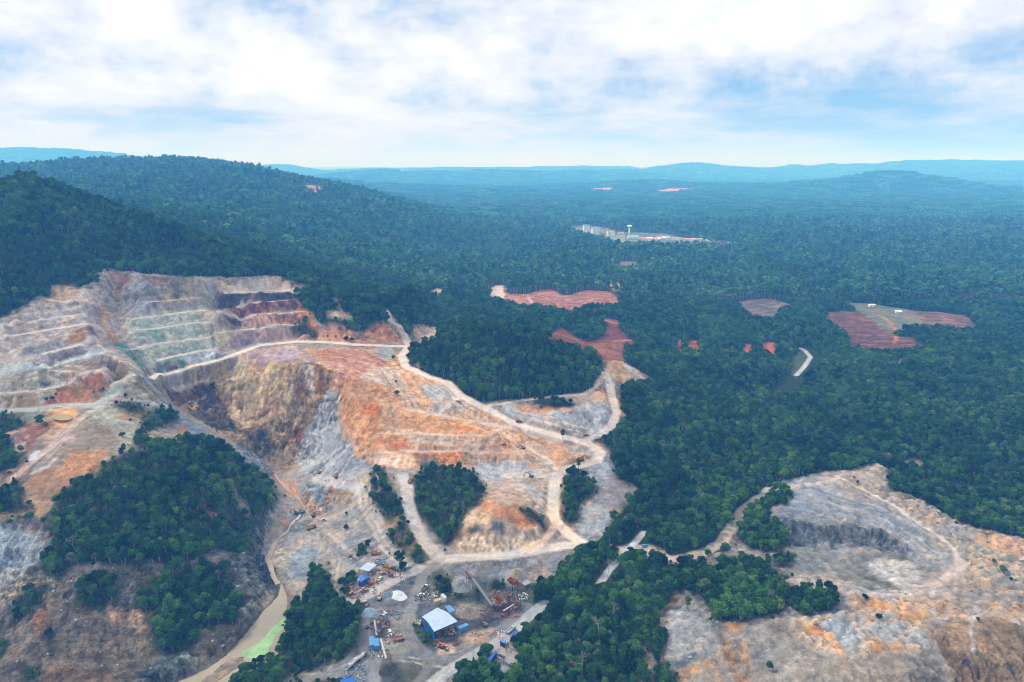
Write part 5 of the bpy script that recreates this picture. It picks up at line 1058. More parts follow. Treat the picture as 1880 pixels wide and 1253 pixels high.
def ground_mat(name):
    m = bpy.data.materials.new(name); m.use_nodes = True
    nt = m.node_tree; N, Lk = nt.nodes, nt.links; b = N['Principled BSDF']
    at = N.new('ShaderNodeAttribute'); at.attribute_name = 'soil'; rk = N.new('ShaderNodeAttribute'); rk.attribute_name = 'rocky'
    geo = N.new('ShaderNodeNewGeometry')
    def noise(sc, det, ro, lo, hi, a, b_):
        n = N.new('ShaderNodeTexNoise'); n.inputs['Scale'].default_value = sc; n.inputs['Detail'].default_value = det; n.inputs['Roughness'].default_value = ro
        Lk.new(geo.outputs['Position'], n.inputs['Vector']); r = N.new('ShaderNodeMapRange'); Lk.new(n.outputs[0], r.inputs[0])
        for k, v_ in zip((1, 2, 3, 4), (lo, hi, a, b_)): r.inputs[k].default_value = v_
        return n.outputs[0], r.outputs[0]
    def mth(op, *a):
        n = N.new('ShaderNodeMath'); n.operation = op
        for k, v_ in enumerate(a):
            if isinstance(v_, float): n.inputs[k].default_value = v_
            else: Lk.new(v_, n.inputs[k])
        return n.outputs[0]
    hA, cA = noise(.23, 9, .74, .40, .60, -.30, .30); hB, cB = noise(.95, 7, .75, .30, .70, -.42, .42)
    # joints in rock
    vo = N.new('ShaderNodeTexVoronoi'); vo.feature = 'DISTANCE_TO_EDGE'; vo.inputs['Scale'].default_value = .28
    nd_ = N.new('ShaderNodeTexNoise'); nd_.inputs['Scale'].default_value = .3; nd_.inputs['Detail'].default_value = 4; Lk.new(geo.outputs['Position'], nd_.inputs['Vector'])
    sc_ = N.new('ShaderNodeVectorMath'); sc_.operation = 'SCALE'; Lk.new(nd_.outputs[1], sc_.inputs[0]); sc_.inputs['Scale'].default_value = 7.0
    ad = N.new('ShaderNodeVectorMath'); ad.operation = 'ADD'; Lk.new(geo.outputs['Position'], ad.inputs[0]); Lk.new(sc_.outputs[0], ad.inputs[1]); Lk.new(ad.outputs[0], vo.inputs['Vector'])
    jr = N.new('ShaderNodeMapRange'); Lk.new(vo.outputs[0], jr.inputs[0]); jr.inputs[1].default_value = 0.0; jr.inputs[2].default_value = .16; jr.inputs[3].default_value = -.34; jr.inputs[4].default_value = 0.0
    rock1 = mth('MINIMUM', rk.outputs['Fac'], 2.0)
    amt = mth('ADD', mth('MULTIPLY', rock1, .30), .32)
    tot = mth('MULTIPLY', mth('ADD', mth('MULTIPLY', cA, 1.0), cB), amt)
    tot = mth('ADD', tot, mth('MULTIPLY', jr.outputs[0], mth('MAXIMUM', mth('SUBTRACT', rock1, .8), 0.0)))
    fac = mth('MAXIMUM', mth('ADD', tot, 1.0), .2)
    vm = N.new('ShaderNodeVectorMath'); vm.operation = 'SCALE'; Lk.new(at.outputs['Color'], vm.inputs[0]); Lk.new(fac, vm.inputs['Scale'])
    Lk.new(vm.outputs[0], b.inputs['Base Color'])
    b.inputs['Roughness'].default_value = 1.0; b.inputs['Specular IOR Level'].default_value = .03
    hh = mth('ADD', mth('MULTIPLY', hA, 1.0), mth('MULTIPLY', hB, .30)); hh = mth('ADD', hh, mth('MULTIPLY', jr.outputs[0], mth('MULTIPLY', rock1, .25)))
    bp = N.new('ShaderNodeBump'); bp.inputs['Strength'].default_value = .8; Lk.new(mth('ADD', mth('MULTIPLY', rock1, 1.9), .35), bp.inputs['Distance']); Lk.new(hh, bp.inputs['Height']); Lk.new(bp.outputs[0], b.inputs['Normal'])
    return m
M_ROCK = ground_mat('weathered_rock')

def tag(o, label=None, cat=None, group=None, kind=None):
    if label: o['label'] = label
    if cat: o['category'] = cat
    if group: o['group'] = group
    if kind: o['kind'] = kind
    return o
def mesh_obj(name, verts, faces, material=None, parent=None, loc=(0, 0, 0), smooth=False):
    me = bpy.data.meshes.new(name); verts = np.asarray(verts, np.float32)
    if isinstance(faces, np.ndarray):
        k = faces.shape[1]; me.vertices.add(len(verts)); me.vertices.foreach_set('co', verts.ravel())
        me.loops.add(faces.size); me.loops.foreach_set('vertex_index', faces.ravel().astype(np.int32))
        me.polygons.add(len(faces)); me.polygons.foreach_set('loop_start', np.arange(0, faces.size, k, dtype=np.int32))
        me.update(calc_edges=True)
    else:
        me.from_pydata([tuple(v) for v in verts], [], faces)
    if smooth: me.polygons.foreach_set('use_smooth', np.ones(len(me.polygons), bool))
    if material: me.materials.append(material)
    o = bpy.data.objects.new(name, me); COL.objects.link(o); o.location = loc
    if parent: o.parent = parent
    return o

# ------------------------------------------------------------------ the ground as one surface, split by what covers it
def h_at(x, y):
    """final ground height"""
    return H0(np.asarray(x, float), np.asarray(y, float))
def build_ground():
    ys = [228.0]
    while ys[-1] < 1160: ys.append(ys[-1] * 1.00165)
    n_near = len(ys)
    s = np.concatenate([np.linspace(-1.55, -1.03, 90), np.linspace(-1.02, 1.02, 1500), np.linspace(1.03, 1.55, 90)])
    ys = np.array(ys)
    X = s[None, :] * ys[:, None]; Y = np.repeat(ys[:, None], len(s), 1)
    Z = h_at(X, Y)
    f = forest_at(X, Y)
    # hummocky forest floor out to the edge of the survey
    inn = RF.inside(X, Y)
    C = np.zeros(X.shape + (3,), np.float32); C[:] = lin((46, 58, 40))
    im = RM.inside(X, Y); C[im] = RM.samp(RM.col, X[im], Y[im]); C[inn] = RF.samp(RF.col, X[inn], Y[inn])
    road = np.zeros(X.shape); road[im] = RM.samp(RM.road, X[im], Y[im]); road[inn] = RF.samp(RF.road, X[inn], Y[inn])
    rkf = np.full(X.shape, .8, np.float32); rkf[inn] = RF.samp(RF.rough, X[inn], Y[inn])
    # broken faces: steep rock pushed in and out as well as up and down
    sl = np.zeros(X.shape, np.float32); sl[inn] = RF.samp(SLOPE, X[inn], Y[inn])
    A_ = np.clip(sl - .40, 0, .7) * np.clip(rkf, .3, 2.4) * 2.6
    Y2 = Y + fbm(X, Z * 1.5, 8, 5, .62, 33, True) * A_; X2 = X + fbm(Y, Z * 1.5, 8, 4, .6, 34, True) * A_ * .6
    X, Y = X2, Y2
    V = np.stack([X, Y, Z], -1).reshape(-1, 3)
    ny, nx = X.shape
    idx = np.arange(ny * nx).reshape(ny, nx)
    q = np.stack([idx[:-1, :-1], idx[:-1, 1:], idx[1:, 1:], idx[1:, :-1]], -1).reshape(-1, 4)
    fr = road[:-1, :-1].ravel(); ff = f[:-1, :-1].ravel()
    zone = np.where(fr > 1.5, 2, np.where(fr > .5, 1, np.where(ff > .3, 3, 0)))
    for z, nm, lb in ((0, 'bare_ground', 'ground'), (1, 'dirt_road', 'road'), (2, 'paved_road', 'road'), (3, 'forest_floor', 'ground')):
        fq = q[zone == z]
        if not len(fq): continue
        used, inv = np.unique(fq, return_inverse=True)
        o = mesh_obj(nm, V[used], inv.reshape(-1, 4), M_ROCK); o['kind'] = 'structure'
        ca = o.data.color_attributes.new('soil', 'FLOAT_COLOR', 'POINT')
        c = np.ones((len(used), 4), np.float32); c[:, :3] = C.reshape(-1, 3)[used] * ALB
        ca.data.foreach_set('color', c.ravel()); ra = o.data.attributes.new('rocky', 'FLOAT', 'POINT'); ra.data.foreach_set('value', rkf.reshape(-1)[used].astype(np.float32))
    # beyond
    yf = [ys[-1]]
    while yf[-1] < 48000: yf.append(yf[-1] * 1.0065)
    yf = np.array(yf); sf = np.linspace(-1.3, 1.3, 600)
    X = sf[None, :] * yf[:, None]; Y = np.repeat(yf[:, None], len(sf), 1); Z = h_at(X, Y)
    C = np.zeros(X.shape + (3,), np.float32); C[:] = lin((62, 78, 52))
    im = RM.inside(X, Y); C[im] = RM.samp(RM.col, X[im], Y[im])
    for p, c in FAR_BARE:
        d = seg_dist(X, Y, p, True); C[d < 0] = lin(c)
    V = np.stack([X, Y, Z], -1).reshape(-1, 3); ny, nx = X.shape; idx = np.arange(ny * nx).reshape(ny, nx)
    q = np.stack([idx[:-1, :-1], idx[:-1, 1:], idx[1:, 1:], idx[1:, :-1]], -1).reshape(-1, 4)
    o = mesh_obj('distant_hills', V, q, M_ROCK); o['kind'] = 'structure'
    ca = o.data.color_attributes.new('soil', 'FLOAT_COLOR', 'POINT'); c = np.ones((len(V), 4), np.float32); c[:, :3] = C.reshape(-1, 3) * ALB; ca.data.foreach_set('color', c.ravel())
FAR_BARE = []
for poly, c in [([(1068, 349), (1085, 346), (1150, 345), (1148, 351), (1110, 356), (1080, 354)], (206, 150, 130)), ([(1190, 351), (1225, 347), (1280, 347), (1280, 352), (1230, 356), (1200, 356)], (214, 150, 124)), ([(720, 312), (740, 311), (742, 316), (722, 316)], (190, 160, 150)), ([(790, 349), (840, 348), (840, 352), (800, 353)], (170, 150, 140)), ([(1574, 328), (1586, 328), (1586, 332), (1576, 332)], (196, 160, 150))]:
    FAR_BARE.append((unproj(poly), c))
build_ground()

# ------------------------------------------------------------------ water
def water_mat(name, col, rough=.12):
    m = mat(name, lin(col) * ALB, rough, var=.22, vscale=.05, spec=.45); b = m.node_tree.nodes['Principled BSDF']; nt = m.node_tree
    tc = nt.nodes.new('ShaderNodeTexCoord'); n = nt.nodes.new('ShaderNodeTexNoise'); n.inputs['Scale'].default_value = .5; n.inputs['Detail'].default_value = 4
    nt.links.new(tc.outputs['Object'], n.inputs['Vector']); bp = nt.nodes.new('ShaderNodeBump'); bp.inputs['Strength'].default_value = .08; nt.links.new(n.outputs[0], bp.inputs['Height']); nt.links.new(bp.outputs[0], b.inputs['Normal'])
    return m
def flat_poly(name, pts, z, m, kind):
    bm = bmesh.new(); vs = [bm.verts.new((x, y, z)) for x, y in pts]; f = bm.faces.new(vs); bm.normal_update()
    if f.normal.z < 0: f.normal_flip()
    bmesh.ops.triangulate(bm, faces=[f]); me = bpy.data.meshes.new(name); bm.to_mesh(me); bm.free(); me.materials.append(m)
    o = bpy.data.objects.new(name, me); COL.objects.link(o); o['kind'] = kind; return o
c = POND_W[:, :2].mean(0)
flat_poly('river', [tuple(p) for p in POND_W[:, :2] + (POND_W[:, :2] - c) / np.linalg.norm(POND_W[:, :2] - c, axis=1)[:, None] * 6.0], WATER_Z, water_mat('muddy_water', (168, 154, 128), .25), 'structure')
def smooth_loop(p, n=6, closed=True, jit=0.0):
    p = np.asarray(p)[:, :2]; N = len(p); out = []
    for i in range(N if closed else N - 1):
        a, b, c_, d = [p[(i + k) % N] if closed else p[min(max(i + k, 0), N - 1)] for k in (-1, 0, 1, 2)]
        for t in np.linspace(0, 1, n, endpoint=False):
            q = .5 * ((2 * b) + (-a + c_) * t + (2 * a - 5 * b + 4 * c_ - d) * t * t + (-a + 3 * b - 3 * c_ + d) * t ** 3)
            out.append(tuple(q + (RNG.random(2) - .5) * jit))
    if not closed: out.append(tuple(p[-1]))
    return out
flat_poly('algae', smooth_loop(ALGAE_W, 6, True, .5), WATER_Z + .03, mat('green_algae', lin((142, 184, 124)) * .75, .5, var=.35, vscale=.15), 'stuff')
st = np.array(smooth_loop(STREAM_W, 6, False)); V, F = [], []
for i, p in enumerate(st):
    tdir = st[min(i + 1, len(st) - 1)] - st[max(i - 1, 0)]; nrm = np.array([-tdir[1], tdir[0]]) / np.linalg.norm(tdir)
    w = 1.0 + .5 * math.sin(i * .9) + (.8 if i > len(st) * .6 else 0); zc = float(h_at(p[0], p[1])) + .28
    for s_ in (-1, 1): V.append((p[0] + nrm[0] * w * s_, p[1] + nrm[1] * w * s_, zc))
    if i: F.append((2 * i - 2, 2 * i - 1, 2 * i + 1, 2 * i))
tag(mesh_obj('stream', V, F, water_mat('silty_water', (190, 168, 144), .4)), kind='structure')
q = unproj([(95, 768), (100, 763), (112, 761), (126, 763), (133, 768), (130, 774), (116, 777), (100, 775)])
flat_poly('settling_pond', smooth_loop(q), float(q[:, 2].max()) + .25, water_mat('ochre_water', (186, 158, 98), .35), 'structure')

# ------------------------------------------------------------------ trees
def leaf_mat(name, dark, light, rnd=1.0):
    m = bpy.data.materials.new(name); m.use_nodes = True; nt = m.node_tree; N, Lk = nt.nodes, nt.links; b = N['Principled BSDF']
    oi = N.new('ShaderNodeObjectInfo'); at = N.new('ShaderNodeAttribute'); at.attribute_name = 'leaf'
    ns = N.new('ShaderNodeTexNoise'); ns.inputs['Scale'].default_value = .016; ns.inputs['Detail'].default_value = 3; Lk.new(oi.outputs['Location'], ns.inputs['Vector'])
    a = N.new('ShaderNodeMath'); a.operation = 'MULTIPLY_ADD'; Lk.new(ns.outputs[0], a.inputs[0]); a.inputs[1].default_value = 1.9; a.inputs[2].default_value = -.92
    a2 = N.new('ShaderNodeMath'); a2.operation = 'MULTIPLY_ADD'; Lk.new(oi.outputs['Random'], a2.inputs[0]); a2.inputs[1].default_value = .95; Lk.new(a.outputs[0], a2.inputs[2])
    r = N.new('ShaderNodeValToRGB'); cr = r.color_ramp; Lk.new(a2.outputs[0], r.inputs[0])
    st = [(0.0, tuple(d * .75 for d in dark)), (.42, tuple((d * .55 + l * .45) for d, l in zip(dark, light))), (.76, light), (1.0, tuple(x * y for x, y in zip(light, (1.7, 1.4, 1.3))))]
    while len(cr.elements) < len(st): cr.elements.new(.5)
    for e, (p, c_) in zip(cr.elements, st): e.position = p; e.color = (*c_, 1)
    vm = N.new('ShaderNodeVectorMath'); vm.operation = 'SCALE'; Lk.new(r.outputs[0], vm.inputs[0]); Lk.new(at.outputs['Fac'], vm.inputs['Scale'])
    Lk.new(vm.outputs[0], b.inputs['Base Color']); b.inputs['Roughness'].default_value = .9; b.inputs['Specular IOR Level'].default_value = .04
    return m
M_LEAF = leaf_mat('foliage', (.005, .023, .007), (.035, .100, .019))
M_LEAF_BRIGHT = leaf_mat('fresh_foliage', (.026, .080, .018), (.066, .135, .026))
M_LEAF_FAR_LIT = leaf_mat('far_foliage_lit', (.013, .052, .019), (.066, .175, .056))  # far forest leaves coloured lighter as if better lit; near ones kept shade-dark
M_LEAF_PALE = leaf_mat('greyish_foliage', (.038, .056, .034), (.078, .10, .058))
M_TRUNK = mat('bark', (.20, .17, .14), .9, var=.3, vscale=3)
M_PALE = mat('pale_bark', (.24, .22, .19), .9, var=.2, vscale=3)
def crown_geo(seed, rx=3.6, rz=2.8, lobes=9, per=80, leaf=.62, base=5.0, tall=False, core=True):
    g = np.random.default_rng(seed); V, F, A = [], [], []
    L_ = []
    for i in range(lobes):
        a = g.random() * 6.283; rr = rx * .62 * math.sqrt(g.random()) if i else 0.0
        zz = base + rz * (1.0 + (.55 if i == 0 else g.uniform(-.75, .55)) * (1 - (rr / rx) ** 2 * .6))
        r = rx * g.uniform(.34, .52)
        L_.append((rr * math.cos(a), rr * math.sin(a), zz, r, g.uniform(.72, 1.28)))
    for (cx, cy, cz, r, br) in L_:
        n = max(6, int(per * (r / (rx * .43)) ** 2))
        d = g.normal(size=(n, 3)); d /= np.linalg.norm(d, axis=1)[:, None]; d[:, 2] = np.where(d[:, 2] < -.35, -d[:, 2], d[:, 2])
        rad = r * g.uniform(.70, 1.18, n)
        for k in range(n):
            p = np.array([cx, cy, cz]) + d[k] * rad[k] * (1, 1, .78)
            nn = d[k] + g.normal(size=3) * .45; nn /= np.linalg.norm(nn)
            t = np.cross(nn, g.normal(size=3)); t /= np.linalg.norm(t); bt = np.cross(nn, t)
            s1, s2 = leaf * g.uniform(.6, 1.35), leaf * g.uniform(.5, 1.1)
            i0 = len(V)
            V += [p - t * s1 - bt * s2 * .4, p + bt * s2 * -.9 + t * .1, p + t * s1 + bt * s2 * .3, p + bt * s2]
            F.append((i0, i0 + 1, i0 + 2, i0 + 3)); A += [br * g.uniform(.7, 1.3)] * 4
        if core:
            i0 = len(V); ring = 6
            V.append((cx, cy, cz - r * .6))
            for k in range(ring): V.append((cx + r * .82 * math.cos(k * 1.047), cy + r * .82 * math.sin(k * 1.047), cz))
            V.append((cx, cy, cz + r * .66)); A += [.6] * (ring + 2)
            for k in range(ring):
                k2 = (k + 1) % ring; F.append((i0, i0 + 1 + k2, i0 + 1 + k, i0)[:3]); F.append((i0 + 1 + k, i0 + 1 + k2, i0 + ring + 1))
    return V, F, A, L_
def trunk_geo(seed, base, rx, L_, r0=.32):
    g = np.random.default_rng(seed + 99); V, F = [], []
    def tube(p, q, ra, rb, n=6):
        p = np.array(p, float); q = np.array(q, float); d = q - p; d /= np.linalg.norm(d); t = np.cross(d, (0.3, 1, .1)); t /= np.linalg.norm(t); b = np.cross(d, t); i0 = len(V)
        for c_, r in ((p, ra), (q, rb)):
            for k in range(n): V.append(c_ + (t * math.cos(6.283 * k / n) + b * math.sin(6.283 * k / n)) * r)
        for k in range(n): F.append((i0 + k, i0 + (k + 1) % n, i0 + n + (k + 1) % n, i0 + n + k))
    lean = g.normal(size=2) * .35; mid = (lean[0] * .5, lean[1] * .5, base * .55); top = (lean[0], lean[1], base + .8)
    tube((0, 0, -1.2), mid, r0 * 1.25, r0 * .9); tube(mid, top, r0 * .9, r0 * .6)
    for (cx, cy, cz, r, _b) in L_[:6]: tube(top, (cx, cy, cz), r0 * .5, r0 * .15, 5)
    return V, F
def with_attr(me, A):
    at = me.attributes.new('leaf', 'FLOAT', 'POINT'); at.data.foreach_set('value', np.asarray(A, np.float32))
def proto_mesh(name, V, F, A=None, mats=(), midx=None):
    me = bpy.data.meshes.new(name); me.from_pydata([tuple(v) for v in V], [], F)
    for m in mats: me.materials.append(m)
    if A is not None: with_attr(me, A)
    if midx is not None: me.polygons.foreach_set('material_index', np.asarray(midx, np.int32))
    return me
KIND = []           # (crown V,F,A, trunk V,F, height, radius)
for i, (rx, rz, lb, base) in enumerate([(3.3, 2.6, 9, 1.3), (4.0, 2.6, 11, 1.8), (2.8, 3.1, 8, 1.6), (3.6, 3.3, 10, 2.8), (4.5, 2.7, 12, 2.0), (2.4, 3.8, 7, 2.4)]):
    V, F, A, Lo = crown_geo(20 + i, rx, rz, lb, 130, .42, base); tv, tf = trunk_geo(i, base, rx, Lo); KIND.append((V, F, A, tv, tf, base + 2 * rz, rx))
def joined(k, leafm, barkm, per=None):
    V, F, A, tv, tf, h, r = KIND[k]; n = len(V)
    return proto_mesh('tree_shape', list(V) + list(tv), list(F) + [tuple(j + n for j in f) for f in tf], list(A) + [1.0] * len(tv), (leafm, barkm), [0] * len(F) + [1] * len(tf))
SRC = []
def src(me): o = bpy.data.objects.new('tree_shape', me); SRC.append(o); return len(SRC) - 1
near_ids = [src(joined(k, M_LEAF, M_TRUNK)) for k in range(6)] + [src(joined(3, M_LEAF_BRIGHT, M_TRUNK)), src(joined(0, M_LEAF_BRIGHT, M_TRUNK)), src(joined(2, M_LEAF_PALE, M_PALE))]
mid_ids = []
for i, (rx, rz, lb, base) in enumerate([(4.2, 3.2, 5, 7), (5.0, 3.0, 6, 8), (3.4, 3.6, 5, 8), (4.6, 3.6, 6, 11), (3.2, 2.6, 4, 13)]):
    V, F, A, Lo = crown_geo(60 + i, rx, rz, lb, 26, .95, base); tv, tf = trunk_geo(i, base, rx, Lo[:2], .34); n = len(V)
    for lm, bk in ((M_LEAF_FAR_LIT, M_TRUNK), (M_LEAF_PALE if i in (2, 4) else M_LEAF_BRIGHT if i == 0 else M_LEAF_FAR_LIT, M_PALE)):
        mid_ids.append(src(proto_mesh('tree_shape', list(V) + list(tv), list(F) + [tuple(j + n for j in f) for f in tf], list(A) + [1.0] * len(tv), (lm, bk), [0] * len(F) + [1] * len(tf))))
far_ids = []
for i in range(4):
    g = np.random.default_rng(300 + i); V, F, A = [], [], []
    for gx0 in range(5):
        for gy0 in range(5):
            v, f, a, _l = crown_geo(int(g.integers(1e6)), g.uniform(4, 6.5), g.uniform(3, 4.5), 3, 7, 1.7, g.uniform(5, 11)); n = len(V)
            ox, oy = (gx0 - 2 + g.uniform(-.35, .35)) * 9, (gy0 - 2 + g.uniform(-.35, .35)) * 9; br = g.uniform(.6, 1.5)
            V += [(p[0] + ox, p[1] + oy, p[2]) for p in v]; F += [tuple(j + n for j in q_) for q_ in f]; A += [x * br for x in a]
    far_ids.append(src(proto_mesh('wood_shape', V, F, A, (M_LEAF_FAR_LIT,))))

def scatter(y0, y1, sp0, sp1, smax):
    """jittered rows of trees between two distances, spacing growing from sp0 to sp1"""
    X, Y = [], []
    y = y0
    while y < y1:
        sp = sp0 + (sp1 - sp0) * (y - y0) / (y1 - y0)
        n = int(2 * smax * y / sp); x = (np.arange(n) - n / 2) * sp + RNG.uniform(-.5, .5, n) * sp * .9
        X.append(x); Y.append(y + RNG.uniform(-.5, .5, n) * sp * .9); y += sp * .92
    return np.concatenate(X), np.concatenate(Y)
def sample_ok(x, y, thr=0.0):
    return forest_at(x, y)
recs = []    # x, y, z, scale, proto
x, y = scatter(236, 1150, 4.3, 6.3, 1.16); f = forest_at(x, y); k = (f > .1) & (RNG.random(len(x)) < np.where(f < .7, .62, .97)); x, y, f = x[k], y[k], f[k]
keepd = seg_dist(x.astype(np.float32), y.astype(np.float32), unproj(PAVED)[:, :2])[0] > 2.4; x, y, f = x[keepd], y[keepd], f[keepd]
xb, yb = scatter(236, 900, 4.0, 7.0, 1.0); kb = RF.inside(xb, yb); xb, yb = xb[kb], yb[kb]; kb = RNG.random(len(xb)) < RF.samp(FRINGE.astype(np.float32), xb, yb) * .42; xb, yb = xb[kb], yb[kb]
x = np.concatenate([x, xb]); y = np.concatenate([y, yb]); f = np.concatenate([f, np.full(len(xb), .17)])
z = h_at(x, y); tall = np.clip(f, .2, 1) ** .8 * np.clip(.92 + .25 * fbm(x, y, 60, 2, .5, 71) + RNG.normal(0, .14, len(x)), .45, 1.4) * np.where((y > 700) & (f > .9), 1.12, 1)
pr = np.array(near_ids)[np.minimum((RNG.random(len(x)) ** 1.0 * 6).astype(int), 5)]
u_ = RNG.random(len(x)); brt = fbm(x, y, 38, 3, .6, 77)
pr = np.where(u_ < .05 + .12 * np.clip(brt, 0, 1), near_ids[6], pr); pr = np.where(u_ > .93, near_ids[7], pr); pr = np.where((u_ > .905) & (u_ < .93), near_ids[8], pr)
NEAR = np.stack([x, y, z - .3, tall, pr], 1)
x, y = scatter(1150, 2700, 8.0, 12.5, .84); f = forest_at(x, y); k = f > .5; x, y = x[k], y[k]
d1 = np.ones(len(x), bool)
MID = np.stack([x, y, h_at(x, y) - .5, np.clip(1.05 + .2 * fbm(x, y, 90, 3, .5, 72) + RNG.normal(0, .2, len(x)), .55, 1.8) * (1 + (y - 1150) / 5200), RNG.choice(mid_ids, len(x), p=[.14, .14, .15, .06, .15, .06, .14, .06, .05, .05])], 1)
def far_ok(x, y):
    ok = forest_at(x, y) > .5
    for p, _c in FAR_BARE: ok &= seg_dist(x.astype(np.float32), y.astype(np.float32), p, True) > 6
    return ok
x, y = scatter(2700, 5200, 40, 44, .82); k = far_ok(x, y); F1 = np.stack([x[k], y[k], h_at(x[k], y[k]) - 2, RNG.uniform(1.0, 1.25, k.sum()), RNG.choice(far_ids, k.sum())], 1)
x, y = scatter(5200, 15000, 80, 110, .80); k = far_ok(x, y); F2 = np.stack([x[k], y[k], h_at(x[k], y[k]) - 10, RNG.uniform(1.9, 2.4, k.sum()), RNG.choice(far_ids, k.sum())], 1)

# the 300 trees that show largest are things of their own
def in_view(x, y, z):
    yy = y * _cp - (z - CAM_H) * _sp; v = CV - FPX * (y * _sp + (z - CAM_H) * _cp) / yy; u = CU + FPX * x / yy
    return u, v, (u > -15) & (u < 1895) & (v > 0) & (v < 1262)
u, v, ok = in_view(NEAR[:, 0], NEAR[:, 1], NEAR[:, 2] + 5)
hts = np.array([KIND[int(p) if p < 6 else {6: 3, 7: 0, 8: 2}[int(p)]][5] * 1.0 for p in NEAR[:, 4]])
size = np.where(ok, hts * NEAR[:, 3] / np.hypot(np.hypot(NEAR[:, 0], NEAR[:, 1]), CAM_H - NEAR[:, 2]), 0)
EXTRA = [ # lone trees and shrubs: base pixel, scale, shape, leaf, label
 (1033, 806, 1.0, 5, M_LEAF_PALE, 'slender grey green tree alone on the island where three haul roads meet'), (1062, 862, 1.15, 5, M_LEAF, 'tall dark tree at the top end of the narrow tree strip below the road bend'),
 (729, 726, .75, 0, M_LEAF_BRIGHT, 'round green tree alone in the middle of the orange slope'), (727, 705, .45, 2, M_LEAF, 'small dark bush just above the round green tree on the orange slope'),
 (722, 660, .6, 0, M_LEAF, 'dark bush beside the grey rock just below the haul road junction'), (602, 622, .42, 5, M_LEAF, 'narrow dark bush above the haul road, leftmost of three'), (617, 621, .42, 2, M_LEAF, 'small dark bush above the haul road, middle one of three'), (636, 626, .6, 4, M_LEAF, 'wide low dark bush at the upper edge of the haul road'), (646, 627, .5, 4, M_LEAF, 'low rounded bush at the right end of the wide bush by the haul road'),
 (76, 782, .95, 3, M_LEAF, 'tree standing left of the orange settling pond'), (85, 785, .7, 0, M_LEAF, 'lower tree beside the orange settling pond'), (190, 718, .5, 0, M_LEAF_BRIGHT, 'small green tree above the pale green track'), (172, 724, .35, 2, M_LEAF, 'small bush on the red bank above the pale green track'),
 (231, 730, .55, 0, M_LEAF, 'dark round tree on the grey slope beside the deep pit'), (272, 749, .4, 2, M_LEAF, 'small dark bush on the lip of the deep pit'), (86, 736, .42, 0, M_LEAF, 'small dark bush at the left end of the red bank'), (97, 735, .4, 1, M_LEAF, 'low dark bush on the red bank'), (103, 728, .35, 2, M_LEAF, 'greyish small bush at the top of the red bank'),
 (636, 945, .34, 0, M_LEAF, 'little round bush among the tracks on the pit floor'), (635, 972, .45, 1, M_LEAF, 'round dark bush below the little one on the pit floor'), (1412, 1232, .6, 2, M_LEAF_BRIGHT, 'lone small tree on the tan mound at the bottom edge'), (1588, 1101, .4, 1, M_LEAF, 'dark bush beside the track across the waste tip'), (1613, 1136, .35, 4, M_LEAF, 'flat dark bush on the orange rubble of the waste tip'),
 (1568, 882, .42, 2, M_LEAF_BRIGHT, 'small green bush at the far end of the waste tip'), (1574, 888, .36, 0, M_LEAF, 'dark bush beside the small green one at the far end of the waste tip'), (1824, 1036, .42, 2, M_LEAF, 'dark bush on the boulder field right of the curved track'), (1841, 1050, .45, 4, M_LEAF, 'wider bush on the boulder field right of the curved track'), (1856, 1066, .3, 0, M_LEAF, 'tiny bush low on the boulder field right of the curved track'),
 (1262, 1118, .95, 5, M_LEAF_BRIGHT, 'slim yellow green tree at the end of the dark lane by the waste tip'), (1314, 1148, 1.05, 2, M_LEAF_BRIGHT, 'slim pale green tree at the foot of the tan mound'), (1376, 1140, .8, 0, M_LEAF_PALE, 'olive tree at the edge of the grove above the tan mound'), (28, 894, .7, 0, M_LEAF, 'dark tree left of the sandy road at the left edge'), (20, 962, .4, 1, M_LEAF, 'small bush below the sandy road at the left edge'), (55, 954, .6, 4, M_LEAF, 'broad bush at the edge of the big wooded hill'), (80, 960, .5, 0, M_LEAF, 'dark bush touching the big wooded hill on its left'),
 (225, 803, .5, 4, M_LEAF_PALE, 'greyish scrub on the grey tip slope above the wooded hill'), (240, 774, .35, 0, M_LEAF_PALE, 'thin grey bush on the ochre mound'), (1030, 895, .35, 0, M_LEAF_PALE, 'grey scrubby bush at the left edge of the narrow tree strip'), (575, 1060, 1.25, 5, M_LEAF_BRIGHT, 'tall leaning green tree at the tip of the grove by the green pool'), (590, 1072, 1.15, 3, M_LEAF, 'tall dark tree beside the leaning one above the green pool'),
 (1160, 1022, .8, 0, M_LEAF_BRIGHT, 'light green tree standing in the bare patch beside the red truck'), (893, 1205, .9, 4, M_LEAF, 'dark spreading tree beside the long blue roofed building'), (884, 1208, .7, 0, M_LEAF, 'lower dark tree left of the long blue roofed building'), (740, 1048, .7, 3, M_LEAF, 'green tree beside the parked yellow diggers'), (1795, 1140, .3, 0, M_LEAF_PALE, 'thin shrub at the head of the white gully'),
]
n_top = 300 - len(EXTRA) - 8
top = np.argsort(-size)[:n_top]
SHAPES = {}
def shape(k, leafm, barkm):
    key = (k, leafm.name, barkm.name)
    if key not in SHAPES:
        V, F, A, tv, tf, h, r = KIND[k]
        SHAPES[key] = (proto_mesh('crown', V, F, A, (leafm,)), proto_mesh('trunk', tv, tf, None, (barkm,)))
    return SHAPES[key]
def tree(x, y, z, s, k, leafm, barkm, label, group=None, rz=None, name='broadleaf_tree', cat='tree'):
    r = bpy.data.objects.new(name, None); COL.objects.link(r); r.location = (x, y, z); r.scale = (s, s, s); r.rotation_euler = (0, 0, random.random() * 6.28 if rz is None else rz)
    tag(r, label, cat, group); cm, tm = shape(k, leafm, barkm)
    for nm, me in (('crown', cm), ('trunk', tm)):
        c_ = bpy.data.objects.new(nm, me); COL.objects.link(c_); c_.parent = r
    return r
